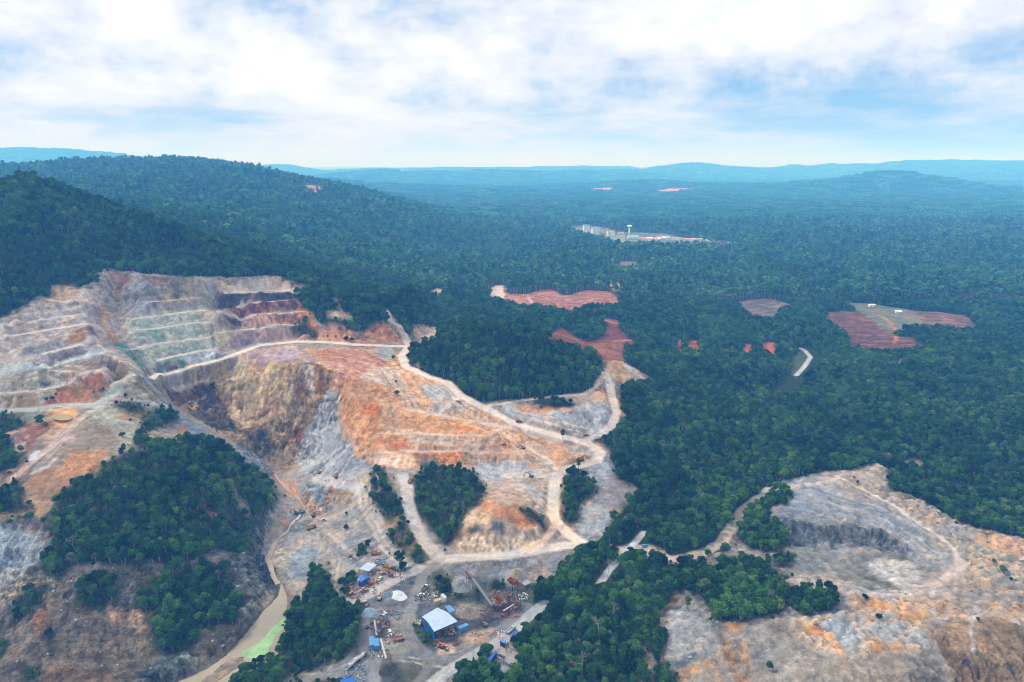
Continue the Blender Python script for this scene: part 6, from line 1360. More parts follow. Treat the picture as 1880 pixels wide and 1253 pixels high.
def where(u, v):
    if u < 510 and v < 1055: return 'on the hill left of the stream'
    if u < 240: return 'among the rocks at the bottom left'
    if u < 470 and v < 1225: return 'in the thicket above the brown river'
    if u < 700 and v > 1060: return 'in the grove beside the green pool'
    if u < 700: return 'beside the pit road'
    if u < 930 and v < 1040: return 'on the knoll between the haul roads'
    if u < 930 and v < 1130: return 'on the bank behind the big shed'
    if u < 960: return 'around the blue roofs at the bottom'
    if u < 1245 and v > 1180: return 'at the bottom left of the lane'
    if u < 1090 and v > 1000: return 'in forest right of the rusty plant'
    if u < 1245 and v > 1000: return 'in the forest below the red truck'
    if u < 1250: return 'at the edge of the grey fan'
    if u < 1450 and v > 1020: return 'in the grove beside the waste tip'
    if u < 1545 and v > 1055: return 'in the clump on the waste tip'
    if u < 1470 and v > 880: return 'along the winding dirt road'
    return 'in forest behind the waste tip'
chosen = np.zeros(len(NEAR), bool)
_small = 'first second third fourth fifth sixth seventh eighth ninth tenth eleventh twelfth thirteenth fourteenth fifteenth sixteenth seventeenth eighteenth nineteenth'.split()
def ordinal(n):
    if n < 20: return _small[n - 1]
    t, r = divmod(n, 10); ten = {2: 'twent', 3: 'thirt', 4: 'fort', 5: 'fift', 6: 'sixt', 7: 'sevent'}[t]
    return ten + 'ieth' if r == 0 else ten + 'y-' + _small[r - 1]
bins = {}
for i in top:
    P_ = int(NEAR[i, 4])
    k, lm, bk, word = (P_, M_LEAF, M_TRUNK, 'dark green') if P_ < 6 else ((3, M_LEAF_BRIGHT, M_TRUNK, 'bright green'), (0, M_LEAF_BRIGHT, M_TRUNK, 'bright green'), (2, M_LEAF_PALE, M_PALE, 'greyish green'))[P_ - 6]
    bins.setdefault((('round', 'broad', 'slim', 'tall', 'spreading', 'narrow')[k], word, where(u[i], v[i])), []).append((u[i], i, k, lm, bk))
for (form, word, wl), mem in bins.items():
    mem.sort(key=lambda m: m[0]); n = len(mem)
    for r_, (_u, i, k, lm, bk) in enumerate(mem):
        chosen[i] = True; X_, Y_, Z_, S_, P_ = NEAR[i]
        if n == 1: lb = 'only %s %s tree of its kind %s' % (form, word, wl)
        else: lb = '%s of the %s %s trees %s' % ('leftmost' if r_ == 0 else 'rightmost' if r_ == n - 1 else ordinal(r_ + 1) + ' from left', form, word, wl)
        tree(X_, Y_, Z_, S_, k, lm, bk, lb, 'trees ' + wl)
q = unproj([(e[0], e[1]) for e in EXTRA])
for e, p in zip(EXTRA, q):
    low = e[2] < .62
    tree(p[0], p[1], p[2] - (.5 * e[2] if low else .2), e[2] * (1.15 if low else 1), e[3], e[4], M_PALE if e[4] is M_LEAF_PALE else M_TRUNK, e[5], name='bush' if 'bush' in e[5] or 'scrub' in e[5] else 'broadleaf_tree', cat='bush' if 'bush' in e[5] or 'scrub' in e[5] else 'tree')
# bare white trees sticking out of the canopy
def dead_geo(seed):
    g = np.random.default_rng(seed); V, F = [], []
    def tube(p, q_, ra, rb, n=5):
        p = np.array(p, float); q_ = np.array(q_, float); d = q_ - p; d /= np.linalg.norm(d); t = np.cross(d, (0.3, 1, .1)); t /= np.linalg.norm(t); b = np.cross(d, t); i0 = len(V)
        for c_, r in ((p, ra), (q_, rb)):
            for k in range(n): V.append(c_ + (t * math.cos(6.283 * k / n) + b * math.sin(6.283 * k / n)) * r)
        for k in range(n): F.append((i0 + k, i0 + (k + 1) % n, i0 + n + (k + 1) % n, i0 + n + k))
    def grow(p, d, ln, r, lev):
        q_ = p + d * ln; tube(p, q_, r, r * .65)
        if lev == 0: return
        for _ in range(3 if lev > 1 else 2):
            nd = d + g.normal(size=3) * .5; nd[2] = abs(nd[2]) + .1; nd /= np.linalg.norm(nd); grow(q_, nd, ln * g.uniform(.5, .75), r * .6, lev - 1)
    grow(np.zeros(3), np.array([g.normal() * .06, g.normal() * .06, 1.0]), 7.5, .34, 4)
    return V, F
DEAD = [proto_mesh('limbs', *dead_geo(s_), None, (M_PALE,)) for s_ in (3, 8)]
for i, (uu, vv, lb) in enumerate([(1122, 1140, 'bare white dead tree in the dark forest left of the narrow dirt lane'), (1405, 1120, 'pale leafless tree at the front of the grove by the waste tip'), (1100, 1180, 'dead tree deep in the dark forest at the bottom'), (1285, 925, 'pale leafless tree right of the overgrown paved road'), (140, 1015, 'bare tree on the left flank of the big wooded hill'), (1070, 1235, 'white dead tree at the bottom edge of the dark forest'), (1115, 1060, 'bare tree beside the gap that shows the paved road'), (1250, 800, 'pale dead tree high in the forest right of the loop road')]):
    p = unproj([(uu, vv)])[0]
    tag(bpy.data.objects.new('dead_tree', DEAD[i % 2]), lb, 'dead tree'); o = bpy.data.objects['dead_tree' if i == 0 else 'dead_tree.%03d' % i]; COL.objects.link(o); o.location = p; o.rotation_euler = (0, 0, i * 1.3); o.scale = (.62 + .08 * (i % 3),) * 3

def forest_object():
    allp = np.concatenate([NEAR[~chosen], MID, F1, F2])
    me = bpy.data.meshes.new('forest'); me.vertices.add(len(allp)); me.vertices.foreach_set('co', allp[:, :3].astype(np.float32).ravel())
    for nm, tp, arr in (('sc', 'FLOAT', allp[:, 3]), ('pid', 'INT', allp[:, 4].astype(np.int32)), ('rz', 'FLOAT', RNG.uniform(0, 6.28, len(allp)))):
        a = me.attributes.new(nm, tp, 'POINT'); a.data.foreach_set('value', arr.astype(np.int32 if tp == 'INT' else np.float32))
    o = bpy.data.objects.new('forest', me); COL.objects.link(o); o['kind'] = 'stuff'; o['label'] = 'unbroken rainforest canopy over the hills and the plain behind the mine'; o['category'] = 'forest'
    ng = bpy.data.node_groups.new('forest', 'GeometryNodeTree'); ng.interface.new_socket('Geometry', in_out='INPUT', socket_type='NodeSocketGeometry'); ng.interface.new_socket('Geometry', in_out='OUTPUT', socket_type='NodeSocketGeometry')
    N, Lk = ng.nodes, ng.links; gi = N.new('NodeGroupInput'); go = N.new('NodeGroupOutput')
    jn = N.new('GeometryNodeJoinGeometry')
    for s_ in reversed(SRC):
        oi = N.new('GeometryNodeObjectInfo'); oi.inputs['Object'].default_value = s_; oi.inputs['As Instance'].default_value = True; Lk.new(oi.outputs['Geometry'], jn.inputs[0])
    ip = N.new('GeometryNodeInstanceOnPoints'); ip.inputs['Pick Instance'].default_value = True
    Lk.new(gi.outputs[0], ip.inputs['Points']); Lk.new(jn.outputs[0], ip.inputs['Instance'])
    def named(nm, tp):
        n = N.new('GeometryNodeInputNamedAttribute'); n.data_type = tp; n.inputs[0].default_value = nm
        return n.outputs['Attribute']
    Lk.new(named('pid', 'INT'), ip.inputs['Instance Index'])
    cb = N.new('ShaderNodeCombineXYZ'); Lk.new(named('rz', 'FLOAT'), cb.inputs[2]); e2 = N.new('FunctionNodeEulerToRotation'); Lk.new(cb.outputs[0], e2.inputs[0]); Lk.new(e2.outputs[0], ip.inputs['Rotation'])
    c2 = N.new('ShaderNodeCombineXYZ'); sc = named('sc', 'FLOAT')
    for i in range(3): Lk.new(sc, c2.inputs[i])
    Lk.new(c2.outputs[0], ip.inputs['Scale']); Lk.new(ip.outputs[0], go.inputs[0])
    md = o.modifiers.new('forest', 'NODES'); md.node_group = ng
    print('forest instances', len(allp), len(NEAR), len(MID), len(F1), len(F2))
forest_object()

# ------------------------------------------------------------------ the air
def haze():
    bm = bmesh.new(); bmesh.ops.create_cube(bm, size=1.0); me = bpy.data.meshes.new('haze'); bm.to_mesh(me); bm.free()
    o = bpy.data.objects.new('haze', me); COL.objects.link(o); o['kind'] = 'stuff'
    top, bot = 620.0, -80.0; y0, y1 = -3000.0, 50000.0
    o.location = (0, (y0 + y1) / 2, (top + bot) / 2); o.scale = (110000, y1 - y0, top - bot)
    m = bpy.data.materials.new('blue_haze'); m.use_nodes = True; nt = m.node_tree; nt.nodes.clear()
    v = nt.nodes.new('ShaderNodeVolumePrincipled'); v.inputs['Color'].default_value = HAZE_COL; v.inputs['Density'].default_value = HAZE_D; v.inputs['Anisotropy'].default_value = .0; v.inputs['Absorption Color'].default_value = (1, 1, 1, 1)
    out = nt.nodes.new('ShaderNodeOutputMaterial'); nt.links.new(v.outputs[0], out.inputs['Volume']); me.materials.append(m)
HAZE_COL = (.11, .45, 1.0, 1); HAZE_D = 0.00020
haze()

# ------------------------------------------------------------------ builders for the machines and buildings
class MB:
    def __init__(s): s.V = []; s.F = []
    def pts(s, P_, F_):
        n = len(s.V); s.V += [tuple(p) for p in P_]; s.F += [tuple(i + n for i in f) for f in F_]; return s
    def box(s, cx, cy, cz, lx, ly, lz, rz=0.0, ry=0.0, taper=1.0, bev=0.06):
        """a box with chamfered upright edges; taper narrows its top"""
        b = min(bev, lx * .2, ly * .2); P_ = []
        c, sn = math.cos(rz), math.sin(rz); cy_, sy_ = math.cos(ry), math.sin(ry)
        for zz, k in ((-lz / 2, 1.0), (lz / 2, taper)):
            for x, y in ((-lx / 2 + b, -ly / 2), (lx / 2 - b, -ly / 2), (lx / 2, -ly / 2 + b), (lx / 2, ly / 2 - b), (lx / 2 - b, ly / 2), (-lx / 2 + b, ly / 2), (-lx / 2, ly / 2 - b), (-lx / 2, -ly / 2 + b)):
                x *= k; y *= k; X = x * cy_ + zz * sy_; Z = -x * sy_ + zz * cy_
                P_.append((cx + X * c - y * sn, cy + X * sn + y * c, cz + Z))
        return s.pts(P_, [tuple(range(7, -1, -1)), tuple(range(8, 16))] + [(i, (i + 1) % 8, 8 + (i + 1) % 8, 8 + i) for i in range(8)])
    def tube(s, p, q, ra, rb=None, n=10):
        p = np.array(p, float); q = np.array(q, float); rb = ra if rb is None else rb; d = q - p; d = d / (np.linalg.norm(d) + 1e-9)
        t = np.cross(d, (0, 0, 1) if abs(d[2]) < .9 else (0, 1, 0)); t /= np.linalg.norm(t); b = np.cross(d, t); P_ = []
        for c, r in ((p, ra), (q, rb)):
            for k in range(n): P_.append(c + (t * math.cos(6.2832 * k / n) + b * math.sin(6.2832 * k / n)) * r)
        return s.pts(P_, [tuple(range(n - 1, -1, -1)), tuple(range(n, 2 * n))] + [(k, (k + 1) % n, n + (k + 1) % n, n + k) for k in range(n)])
    def beam(s, p, q, w, h=None):
        p = np.array(p, float); q = np.array(q, float); h = h or w; d = q - p; d = d / (np.linalg.norm(d) + 1e-9)
        t = np.cross(d, (0, 0, 1) if abs(d[2]) < .95 else (0, 1, 0)); t /= np.linalg.norm(t); b = np.cross(t, d); P_ = []
        for c in (p, q):
            for a1, a2 in ((-1, -1), (1, -1), (1, 1), (-1, 1)): P_.append(c + t * a1 * w / 2 + b * a2 * h / 2)
        return s.pts(P_, [(3, 2, 1, 0), (4, 5, 6, 7), (0, 1, 5, 4), (1, 2, 6, 5), (2, 3, 7, 6), (3, 0, 4, 7)])
    def prism(s, prof, y0, y1):
        """side profile (x, z) extruded across"""
        n = len(prof); P_ = [(x, y0, z) for x, z in prof] + [(x, y1, z) for x, z in prof]
        return s.pts(P_, [tuple(range(n)), tuple(range(2 * n - 1, n - 1, -1))] + [((i + 1) % n, i, n + i, n + (i + 1) % n) for i in range(n)])
    def build(s, name, m, parent=None, smooth=False): return mesh_obj(name, s.V, s.F, m, parent, smooth=smooth)
def paintm(name, srgb, rough=.45, metal=0.0, var=.35, sc=.9): return mat(name, tuple(lin(srgb) * .62), rough, metal, var=var, vscale=sc, bump=.15, bscale=6)
M_YEL = paintm('dusty_yellow_paint', (214, 160, 78)); M_ORG = paintm('orange_paint', (204, 104, 52)); M_REDP = paintm('dull_red_paint', (150, 56, 48)); M_WHT = paintm('white_paint', (226, 226, 222), var=.2)
M_TAN = paintm('faded_tan_paint', (206, 176, 134)); M_BLUE = paintm('bright_blue_sheet', (38, 104, 196), .4, var=.22, sc=.5); M_LBLUE = paintm('pale_blue_sheet', (190, 210, 230), .5, var=.16, sc=.3); M_SKYB = paintm('sky_blue_sheet', (96, 158, 214), .4, var=.25, sc=.5)
M_DARK = mat('dark_rubber', (.022, .022, .022), .8, var=.3, vscale=3); M_STEEL = mat('grey_steel', (.17, .17, .17), .55, .4, var=.4, vscale=2); M_RUST = mat('rusty_steel', tuple(lin((132, 72, 48))), .8, .1, var=.5, vscale=1.2)
M_GLASS = mat('dark_glass', (.03, .04, .05), .12, 0, spec=.6); M_BELT = mat('dusty_belt', tuple(lin((206, 200, 192)) * .6), .8, var=.2, vscale=1); M_WOOD = mat('weathered_timber', tuple(lin((140, 112, 86))), .85, var=.4, vscale=2)
M_CONC = mat('stained_concrete', tuple(lin((178, 172, 164)) * .6), .9, var=.3, vscale=.6); M_GREENP = paintm('pale_green_paint', (176, 204, 178))
M_NAVY = paintm('navy_sheet', (24, 46, 92), .5)

def corrugate(m, axis=0, pitch=.9):
    nt = m.node_tree; b = nt.nodes['Principled BSDF']; tc = nt.nodes.new('ShaderNodeTexCoord'); w = nt.nodes.new('ShaderNodeTexWave'); w.inputs['Scale'].default_value = .32; w.bands_direction = 'X'
    nt.links.new(tc.outputs['Object'], w.inputs['Vector']); bp = nt.nodes.new('ShaderNodeBump'); bp.inputs['Strength'].default_value = .35; bp.inputs['Distance'].default_value = .12
    nt.links.new(w.outputs[0], bp.inputs['Height']); nt.links.new(bp.outputs[0], b.inputs['Normal'])
for m_ in (M_BLUE, M_LBLUE, M_SKYB, M_NAVY): corrugate(m_)

def root(name, x, y, z, rz, label, cat, group=None, s=1.0):
    r = bpy.data.objects.new(name, None); COL.objects.link(r); r.location = (x, y, z); r.rotation_euler = (0, 0, rz); r.scale = (s, s, s)
    return tag(r, label, cat, group)
def spot(u, v, u2=None, v2=None):
    """ground point under a survey pixel and the heading towards a second one"""
    q = unproj([(u, v)] + ([(u2, v2)] if u2 is not None else [])); p = q[0]; z = float(h_at(p[0], p[1])); rz = 0.0
    if u2 is not None: rz = math.atan2(q[1][1] - p[1], q[1][0] - p[0])
    return p[0], p[1], z, rz
def wheels(r, spots, rad, wid, m=None):
    for (x, y) in spots:
        mb = MB().tube((x, y - wid / 2, rad), (x, y + wid / 2, rad), rad, rad, 14); w = mb.build('wheel', M_DARK, r)
        MB().tube((x, y - wid / 2 - .02, rad), (x, y + wid / 2 + .02, rad), rad * .45, rad * .45, 10).build('rim', m or M_STEEL, w)
def excavator(u, v, rz, label, paint_=None, s=1.0, swing=.3, reach=1.0, group=None):
    paint_ = paint_ or M_YEL; x, y, z, _ = spot(u, v); r = root('excavator', x, y, z, rz, label, 'excavator', group, s)
    for sy in (-1, 1):
        MB().prism([(-1.9, .35), (-1.6, .05), (1.6, .05), (1.9, .35), (1.9, .62), (1.6, .9), (-1.6, .9), (-1.9, .62)], sy * 1.15 - .28, sy * 1.15 + .28).build('track', M_DARK, r)
    MB().box(0, 0, .75, 2.2, 1.8, .5).tube((0, 0, .8), (0, 0, 1.2), .7).build('undercarriage', M_STEEL, r)
    b = MB().box(-.45, 0, 1.75, 3.5, 2.5, 1.1).prism([(-2.3, 1.3), (-1.2, 1.3), (-1.2, 2.65), (-1.9, 2.65), (-2.3, 2.2)], -1.25, 1.25).build('body', paint_, r); b.rotation_euler = (0, 0, swing)
    c = MB().box(.65, .72, 2.45, 1.4, 1.0, 1.5, taper=.86).build('cab', M_GLASS, b); MB().box(.65, .72, 3.24, 1.35, 1.0, .12).build('cab_roof', paint_, c)
    k = reach
    bo = MB().beam((.6, -.2, 1.6), (2.6 * k, -.2, 4.3), .42, .6).beam((2.6 * k, -.2, 4.3), (5.2 * k, -.2, 4.1), .38, .5).build('boom', paint_, b)
    MB().tube((1.0, -.2, 1.4), (3.0 * k, -.2, 3.9), .1).build('ram', M_STEEL, bo)
    MB().beam((5.1 * k, -.2, 4.5), (6.3 * k, -.2, 1.3), .3, .45).build('arm', paint_, b)
    MB().prism([(6.0 * k, 1.5), (6.7 * k, 1.4), (6.9 * k, .7), (6.2 * k, .25), (5.7 * k, .5)], -.8, .4).build('bucket', M_STEEL, b)
    return r
def dump_truck(u, v, rz, label, cabm=None, bedm=None, s=1.0, raised=0.0, group=None, name='dump_truck', cat='dump truck'):
    cabm = cabm or M_YEL; bedm = bedm or M_YEL; x, y, z, _ = spot(u, v); r = root(name, x, y, z, rz, label, cat, group, s)
    MB().box(0, 0, .95, 7.4, 1.0, .4).box(-3.4, 0, .8, .3, 2.2, .3).box(3.75, 0, .75, .25, 2.3, .4).build('chassis', M_STEEL, r)
    wheels(r, [(2.7, -1.05), (2.7, 1.05), (-1.3, -1.0), (-1.3, 1.0), (-2.7, -1.0), (-2.7, 1.0)], .58, .5)
    c = MB().box(2.9, 0, 1.95, 1.7, 2.4, 1.6, taper=.92).build('cab', cabm, r); MB().box(3.3, 0, 2.25, 1.0, 2.15, .7, taper=.95).build('windscreen', M_GLASS, c)
    MB().prism([(1.8, 1.2), (1.9, 2.9), (2.9, 3.0), (2.9, 2.9), (1.95, 2.8), (-3.9, 2.45), (-4.1, 2.2), (-3.7, 1.2)], 1.15, 1.3).prism([(1.8, 1.2), (1.9, 2.9), (-3.9, 2.45), (-3.7, 1.2)], -1.3, -1.15).box(-1.0, 0, 1.25, 5.6, 2.5, .14).box(1.8, 0, 2.05, .14, 2.5, 1.6).box(-3.8, 0, 1.8, .12, 2.5, 1.1).build('dump_bed', bedm, r).rotation_euler = (0, raised, 0)
    return r
def loader(u, v, rz, label, p_=None, roofm=None, s=1.0, group=None):
    p_ = p_ or M_YEL; x, y, z, _ = spot(u, v); r = root('wheel_loader', x, y, z, rz, label, 'wheel loader', group, s)
    wheels(r, [(1.4, -1.05), (1.4, 1.05), (-1.5, -1.05), (-1.5, 1.05)], .78, .6, p_)
    MB().box(-1.7, 0, 1.6, 2.4, 1.7, 1.1, taper=.9).box(.9, 0, 1.2, 2.4, 1.1, .7).build('body', p_, r)
    c = MB().box(-.1, 0, 2.35, 1.3, 1.5, 1.5, taper=.9).build('cab', M_GLASS, r); MB().box(-.1, 0, 3.16, 1.5, 1.6, .14).build('cab_roof', roofm or p_, c)
    for sy in (-.6, .6): MB().beam((.8, sy, 1.7), (3.1, sy, .9), .22, .4).build('lift_arm', p_, r)
    MB().prism([(2.9, 1.5), (3.2, 1.6), (3.1, .6), (3.9, .25), (3.9, .12), (2.9, .12)], -1.4, 1.4).build('bucket', M_STEEL, r)
    return r
def tanker(u, v, rz, label, cabm, tankm, group=None, s=1.0):
    x, y, z, _ = spot(u, v); r = root('tanker_truck', x, y, z, rz, label, 'tanker truck', group, s)
    MB().box(0, 0, .9, 7.6, 1.0, .35).build('chassis', M_STEEL, r); wheels(r, [(2.8, -1.05), (2.8, 1.05), (-1.6, -1.0), (-1.6, 1.0), (-2.8, -1.0), (-2.8, 1.0)], .52, .45)
    c = MB().box(3.0, 0, 1.9, 1.7, 2.3, 1.7, taper=.92).build('cab', cabm, r); MB().box(3.4, 0, 2.2, 1.0, 2.05, .7).build('windscreen', M_GLASS, c)
    t = MB().tube((-3.7, 0, 2.05), (1.9, 0, 2.05), 1.12, 1.12, 16).build('tank', tankm, r); MB().tube((-.9, 0, 3.1), (-.9, 0, 3.4), .35).box(-.9, 0, 3.2, 3.5, .5, .08).build('hatch', M_STEEL, t)
def car(u, v, rz, label, m, name='car'):
    x, y, z, _ = spot(u, v); r = root(name, x, y, z, rz, label, 'car')
    MB().prism([(-2.1, .35), (2.1, .35), (2.2, .75), (1.9, .95), (.9, 1.05), (-2.0, 1.05), (-2.2, .8)], -.85, .85).build('body', m, r)
    c = MB().prism([(-1.7, 1.05), (1.0, 1.05), (.4, 1.55), (-1.4, 1.55)], -.74, .74).build('windows', M_GLASS, r); MB().box(-.5, 0, 1.58, 1.75, 1.4, .06).build('car_roof', m, r)
    wheels(r, [(1.35, -.78), (1.35, .78), (-1.35, -.78), (-1.35, .78)], .33, .22)
def roof_pts(px, hgt):
    """roof corners from their pixels at a height above the ground below them"""
    q = unproj(px, lift=hgt); return q
def shed(px, hgt, label, m, name='open_shed', cat='shed', gable=0.0, wallm=None, open_sides=(0, 1, 2, 3), over=.0, group=None, thick=.14, posts=True, leftover=None):
    """a roof over its four pixel corners (in order round it), posts and walls down to the ground"""
    q = roof_pts(px, hgt); c = q.mean(0); zt = float(np.median(q[:, 2])); g0 = float(h_at(c[0], c[1]))
    hgt = zt - g0; rz = math.atan2(q[1][1] - q[0][1], q[1][0] - q[0][0]); r = root(name, c[0], c[1], g0, rz, label, cat, group)
    cs, sn = math.cos(-rz), math.sin(-rz); L_ = [((p[0] - c[0]) * cs - (p[1] - c[1]) * sn, (p[0] - c[0]) * sn + (p[1] - c[1]) * cs) for p in q]
    mid01 = ((L_[0][0] + L_[1][0]) / 2, (L_[0][1] + L_[1][1]) / 2); mid23 = ((L_[2][0] + L_[3][0]) / 2, (L_[2][1] + L_[3][1]) / 2)
    m03 = tuple((a + b) / 2 for a, b in zip(L_[0], L_[3])); m12 = tuple((a + b) / 2 for a, b in zip(L_[1], L_[2]))
    mb = MB(); e = hgt
    for quad, zs in (([L_[0], L_[1], m12, m03], (e, e, e + gable, e + gable)), ([m03, m12, L_[2], L_[3]], (e + gable, e + gable, e, e))):
        top = [(p[0] * (1 + over), p[1] * (1 + over), zz) for p, zz in zip(quad, zs)]; bot = [(a, b, zz - thick) for a, b, zz in top]
        mb.pts(top + bot, [(0, 1, 2, 3), (7, 6, 5, 4), (0, 4, 5, 1), (1, 5, 6, 2), (2, 6, 7, 3), (3, 7, 4, 0)])
    mb.build('roof', m, r)
    for i in range(4):
        a, b = np.array(L_[i]) * .95, np.array(L_[(i + 1) % 4]) * .95
        if i in open_sides:
            if posts:
                n = max(1, int(np.linalg.norm(b - a) / 5))
                for k in range(n):
                    p = a + (b - a) * k / n; MB().box(p[0], p[1], e / 2 - .35, .22, .22, e + .3).build('post', M_STEEL, r)
        else: MB().beam((a[0], a[1], (e - .2) / 2 - .3), (b[0], b[1], (e - .2) / 2 - .3), .12, e + .3).build('wall', wallm or m, r)
    return r
def container(u, v, rz, label, m, lx=6.0, ly=2.4, lz=2.5, name='shipping_container', cat='container', group=None):
    x, y, z, _ = spot(u, v); r = root(name, x, y, z, rz, label, cat, group); mb = MB().box(0, 0, lz / 2 + .12, lx, ly, lz)
    for k in range(int(lx / .5)):
        for sy in (-1, 1): mb.box(-lx / 2 + .3 + k * .5, sy * ly / 2, lz / 2 + .12, .18, .06, lz - .3)
    mb.build('body', m, r); MB().box(lx / 2 + .03, -ly / 4, lz / 2 + .12, .05, ly / 2 - .1, lz - .3).box(lx / 2 + .03, ly / 4, lz / 2 + .12, .05, ly / 2 - .1, lz - .3).build('door', m, r)
    return r
def conveyor(p0, p1, h0, h1, label, beltm=None, framem=None, w=1.1, group=None, name='conveyor'):
    q = unproj([p0], lift=h0)[0]; q2 = unproj([p1], lift=h1)[0]; a = np.array([q[0], q[1], float(h_at(q[0], q[1])) + h0]); b = np.array([q2[0], q2[1], float(h_at(q2[0], q2[1])) + h1])
    r = root(name, a[0], a[1], float(h_at(a[0], a[1])), 0, label, 'conveyor', group); o_ = np.array([a[0], a[1], float(h_at(a[0], a[1]))]); a = a - o_; b = b - o_
    d = (b - a) / np.linalg.norm(b - a); t = np.cross(d, (0, 0, 1)); t /= np.linalg.norm(t)
    MB().beam(a + (0, 0, .1), b + (0, 0, .1), w * .8, .12).build('belt', beltm or M_BELT, r)
    fm = MB()
    for s_ in (-1, 1):
        fm.beam(a + t * s_ * w / 2, b + t * s_ * w / 2, .14, .2); fm.beam(a + t * s_ * w / 2 - (0, 0, .7), b + t * s_ * w / 2 - (0, 0, .7), .12, .14)
        n = max(2, int(np.linalg.norm(b - a) / 1.6))
        for k in range(n): p = a + (b - a) * k / n; p2 = a + (b - a) * (k + 1) / n; fm.beam(p + t * s_ * w / 2 - (0, 0, .7), p2 + t * s_ * w / 2, .08)
    fm.build('frame', framem or M_STEEL, r)
    n = max(2, int(np.linalg.norm(b - a) / 7))
    for k in range(n):
        p = a + (b - a) * (k + .5) / n; gz = float(h_at(p[0] + o_[0], p[1] + o_[1])) - o_[2]
        if p[2] - gz > 1.0:
            MB().beam(p + t * w / 2 - (0, 0, .7), (p[0] + t[0] * w, p[1] + t[1] * w, gz - .3), .16).beam(p - t * w / 2 - (0, 0, .7), (p[0] - t[0] * w, p[1] - t[1] * w, gz - .3), .16).build('leg', framem or M_STEEL, r)
def heap(u, v, rx, ry, h, label, c1, rz=0.0, name='stockpile', seed=1, peaks=((0, 0, 1),)):
    x, y, z, _ = spot(u, v); g = np.random.default_rng(seed); V = []; F = []; n = 40
    for j in range(n):
        for i in range(n):
            a, b = (i / (n - 1) * 2 - 1), (j / (n - 1) * 2 - 1); px_, py_ = a * rx, b * ry
            zz = max(max(0, k * (1 - math.hypot((a - pa_) * 1.15, (b - pb_) * 1.15))) for pa_, pb_, k in peaks) * h
            X = x + px_ * math.cos(rz) - py_ * math.sin(rz); Y = y + px_ * math.sin(rz) + py_ * math.cos(rz)
            V.append((X - x, Y - y, zz)); 
    V = np.array(V); nz = fbm(V[:, 0] + x, V[:, 1] + y, 3.5, 4, .6, seed); V[:, 2] = V[:, 2] * (1 + .25 * nz) + (V[:, 2] > .05) * nz * .25 + h_at(V[:, 0] + x, V[:, 1] + y) - z - .18
    F = [(j * n + i, j * n + i + 1, (j + 1) * n + i + 1, (j + 1) * n + i) for j in range(n - 1) for i in range(n - 1)]
    o = mesh_obj(name, V, np.array(F), mat(name + '_gravel', tuple(lin(c1) * .6), .95, var=.35, vscale=.8, bump=.4, bscale=2), None, (x, y, z)); tag(o, label, 'stockpile'); return o
def hd(u1, v1, u2, v2): return spot(u1, v1, u2, v2)[3]

# ------------------------------------------------------------------ the stone plant
S1 = shed([(775, 1132.5), (803, 1116), (840, 1141), (797, 1160)], 6.5, 'big shed with a pale blue sheet roof in the middle of the yard', M_LBLUE, 'open_shed', 'shed', gable=1.3, wallm=M_BLUE, open_sides=(0, 1, 2), over=.01)
shed([(816.5, 1113), (827, 1111.5), (835.5, 1120.5), (825.5, 1125.5)], 5.0, 'small pale blue lean-to roof behind the big shed', M_SKYB, 'lean_to', 'shed')
shed([(659.6, 1046.5), (675.4, 1033), (692.2, 1035.4), (676.4, 1048.4)], 4.2, 'open shed with a flat pale blue roof above the blue tarpaulin house', M_LBLUE, 'open_shed', 'shed')
shed([(662, 1070), (661, 1061), (671.6, 1054.6), (680, 1060)], 3.6, 'small house under a bright blue tarpaulin roof', M_BLUE, 'hut', 'hut', gable=.9, wallm=M_BLUE, open_sides=(), over=.06)
shed([(655.5, 1064), (664, 1055), (663, 1061), (658, 1069)], 3.2, 'narrow light blue lean-to on the left of the blue tarpaulin house', M_SKYB, 'lean_to', 'shed', wallm=M_SKYB, open_sides=(1,))
shed([(694.8, 1127), (704, 1121.4), (711.3, 1124.8), (704, 1130.5)], 4.0, 'little pale blue roof over the crusher beside the blue gravel heap', M_LBLUE, 'open_shed', 'shed')
shed([(808.6, 1092), (814, 1089.5), (820.5, 1096.5), (815, 1100)], 2.8, 'tiny white roofed kiosk beside the tan generator', M_LBLUE, 'kiosk', 'hut', wallm=M_WHT, open_sides=(1,))
shed([(624, 1246), (652, 1242), (653, 1262), (626, 1266)], 4.0, 'bright blue roofed shed cut by the bottom edge, left of the yard', M_BLUE, 'open_shed', 'shed', gable=.5)
shed([(881.5, 1226), (909, 1195.5), (912.5, 1198), (885, 1233)], 4.5, 'long narrow bright blue roof among the trees at the bottom', M_BLUE, 'long_shed', 'shed', gable=.3, wallm=M_BLUE, open_sides=(2,))
shed([(880, 1217), (884, 1209), (893, 1212), (886, 1221)], 3.2, 'low navy roof tucked against the long blue roof', M_NAVY, 'lean_to', 'shed')
shed([(912, 1202), (916, 1200), (928, 1206), (925, 1209.5)], 4.0, 'dark navy roofed weighing shed at the right end of the long blue roof', M_NAVY, 'weigh_shed', 'shed')
shed([(918, 1177), (922, 1173.5), (928.5, 1177), (926, 1181.5)], 3.0, 'small sky blue roofed hut beside the paved road', M_SKYB, 'hut', 'hut', wallm=M_NAVY, open_sides=())
shed([(936, 1170), (948.5, 1156), (951, 1157.5), (940, 1172.5)], 3.0, 'strip of dark blue roof half hidden by the forest edge', M_BLUE, 'long_shed', 'shed')
shed([(838, 1262), (852, 1229), (857, 1231), (845, 1264)], 3.4, 'light blue roof strip below the paved road at the bottom edge', M_SKYB, 'long_shed', 'shed')
shed([(927, 1186), (931, 1180), (934, 1181), (930, 1191)], 3.0, 'narrow navy roof between the small hut and the concrete pad', M_NAVY, 'lean_to', 'shed')
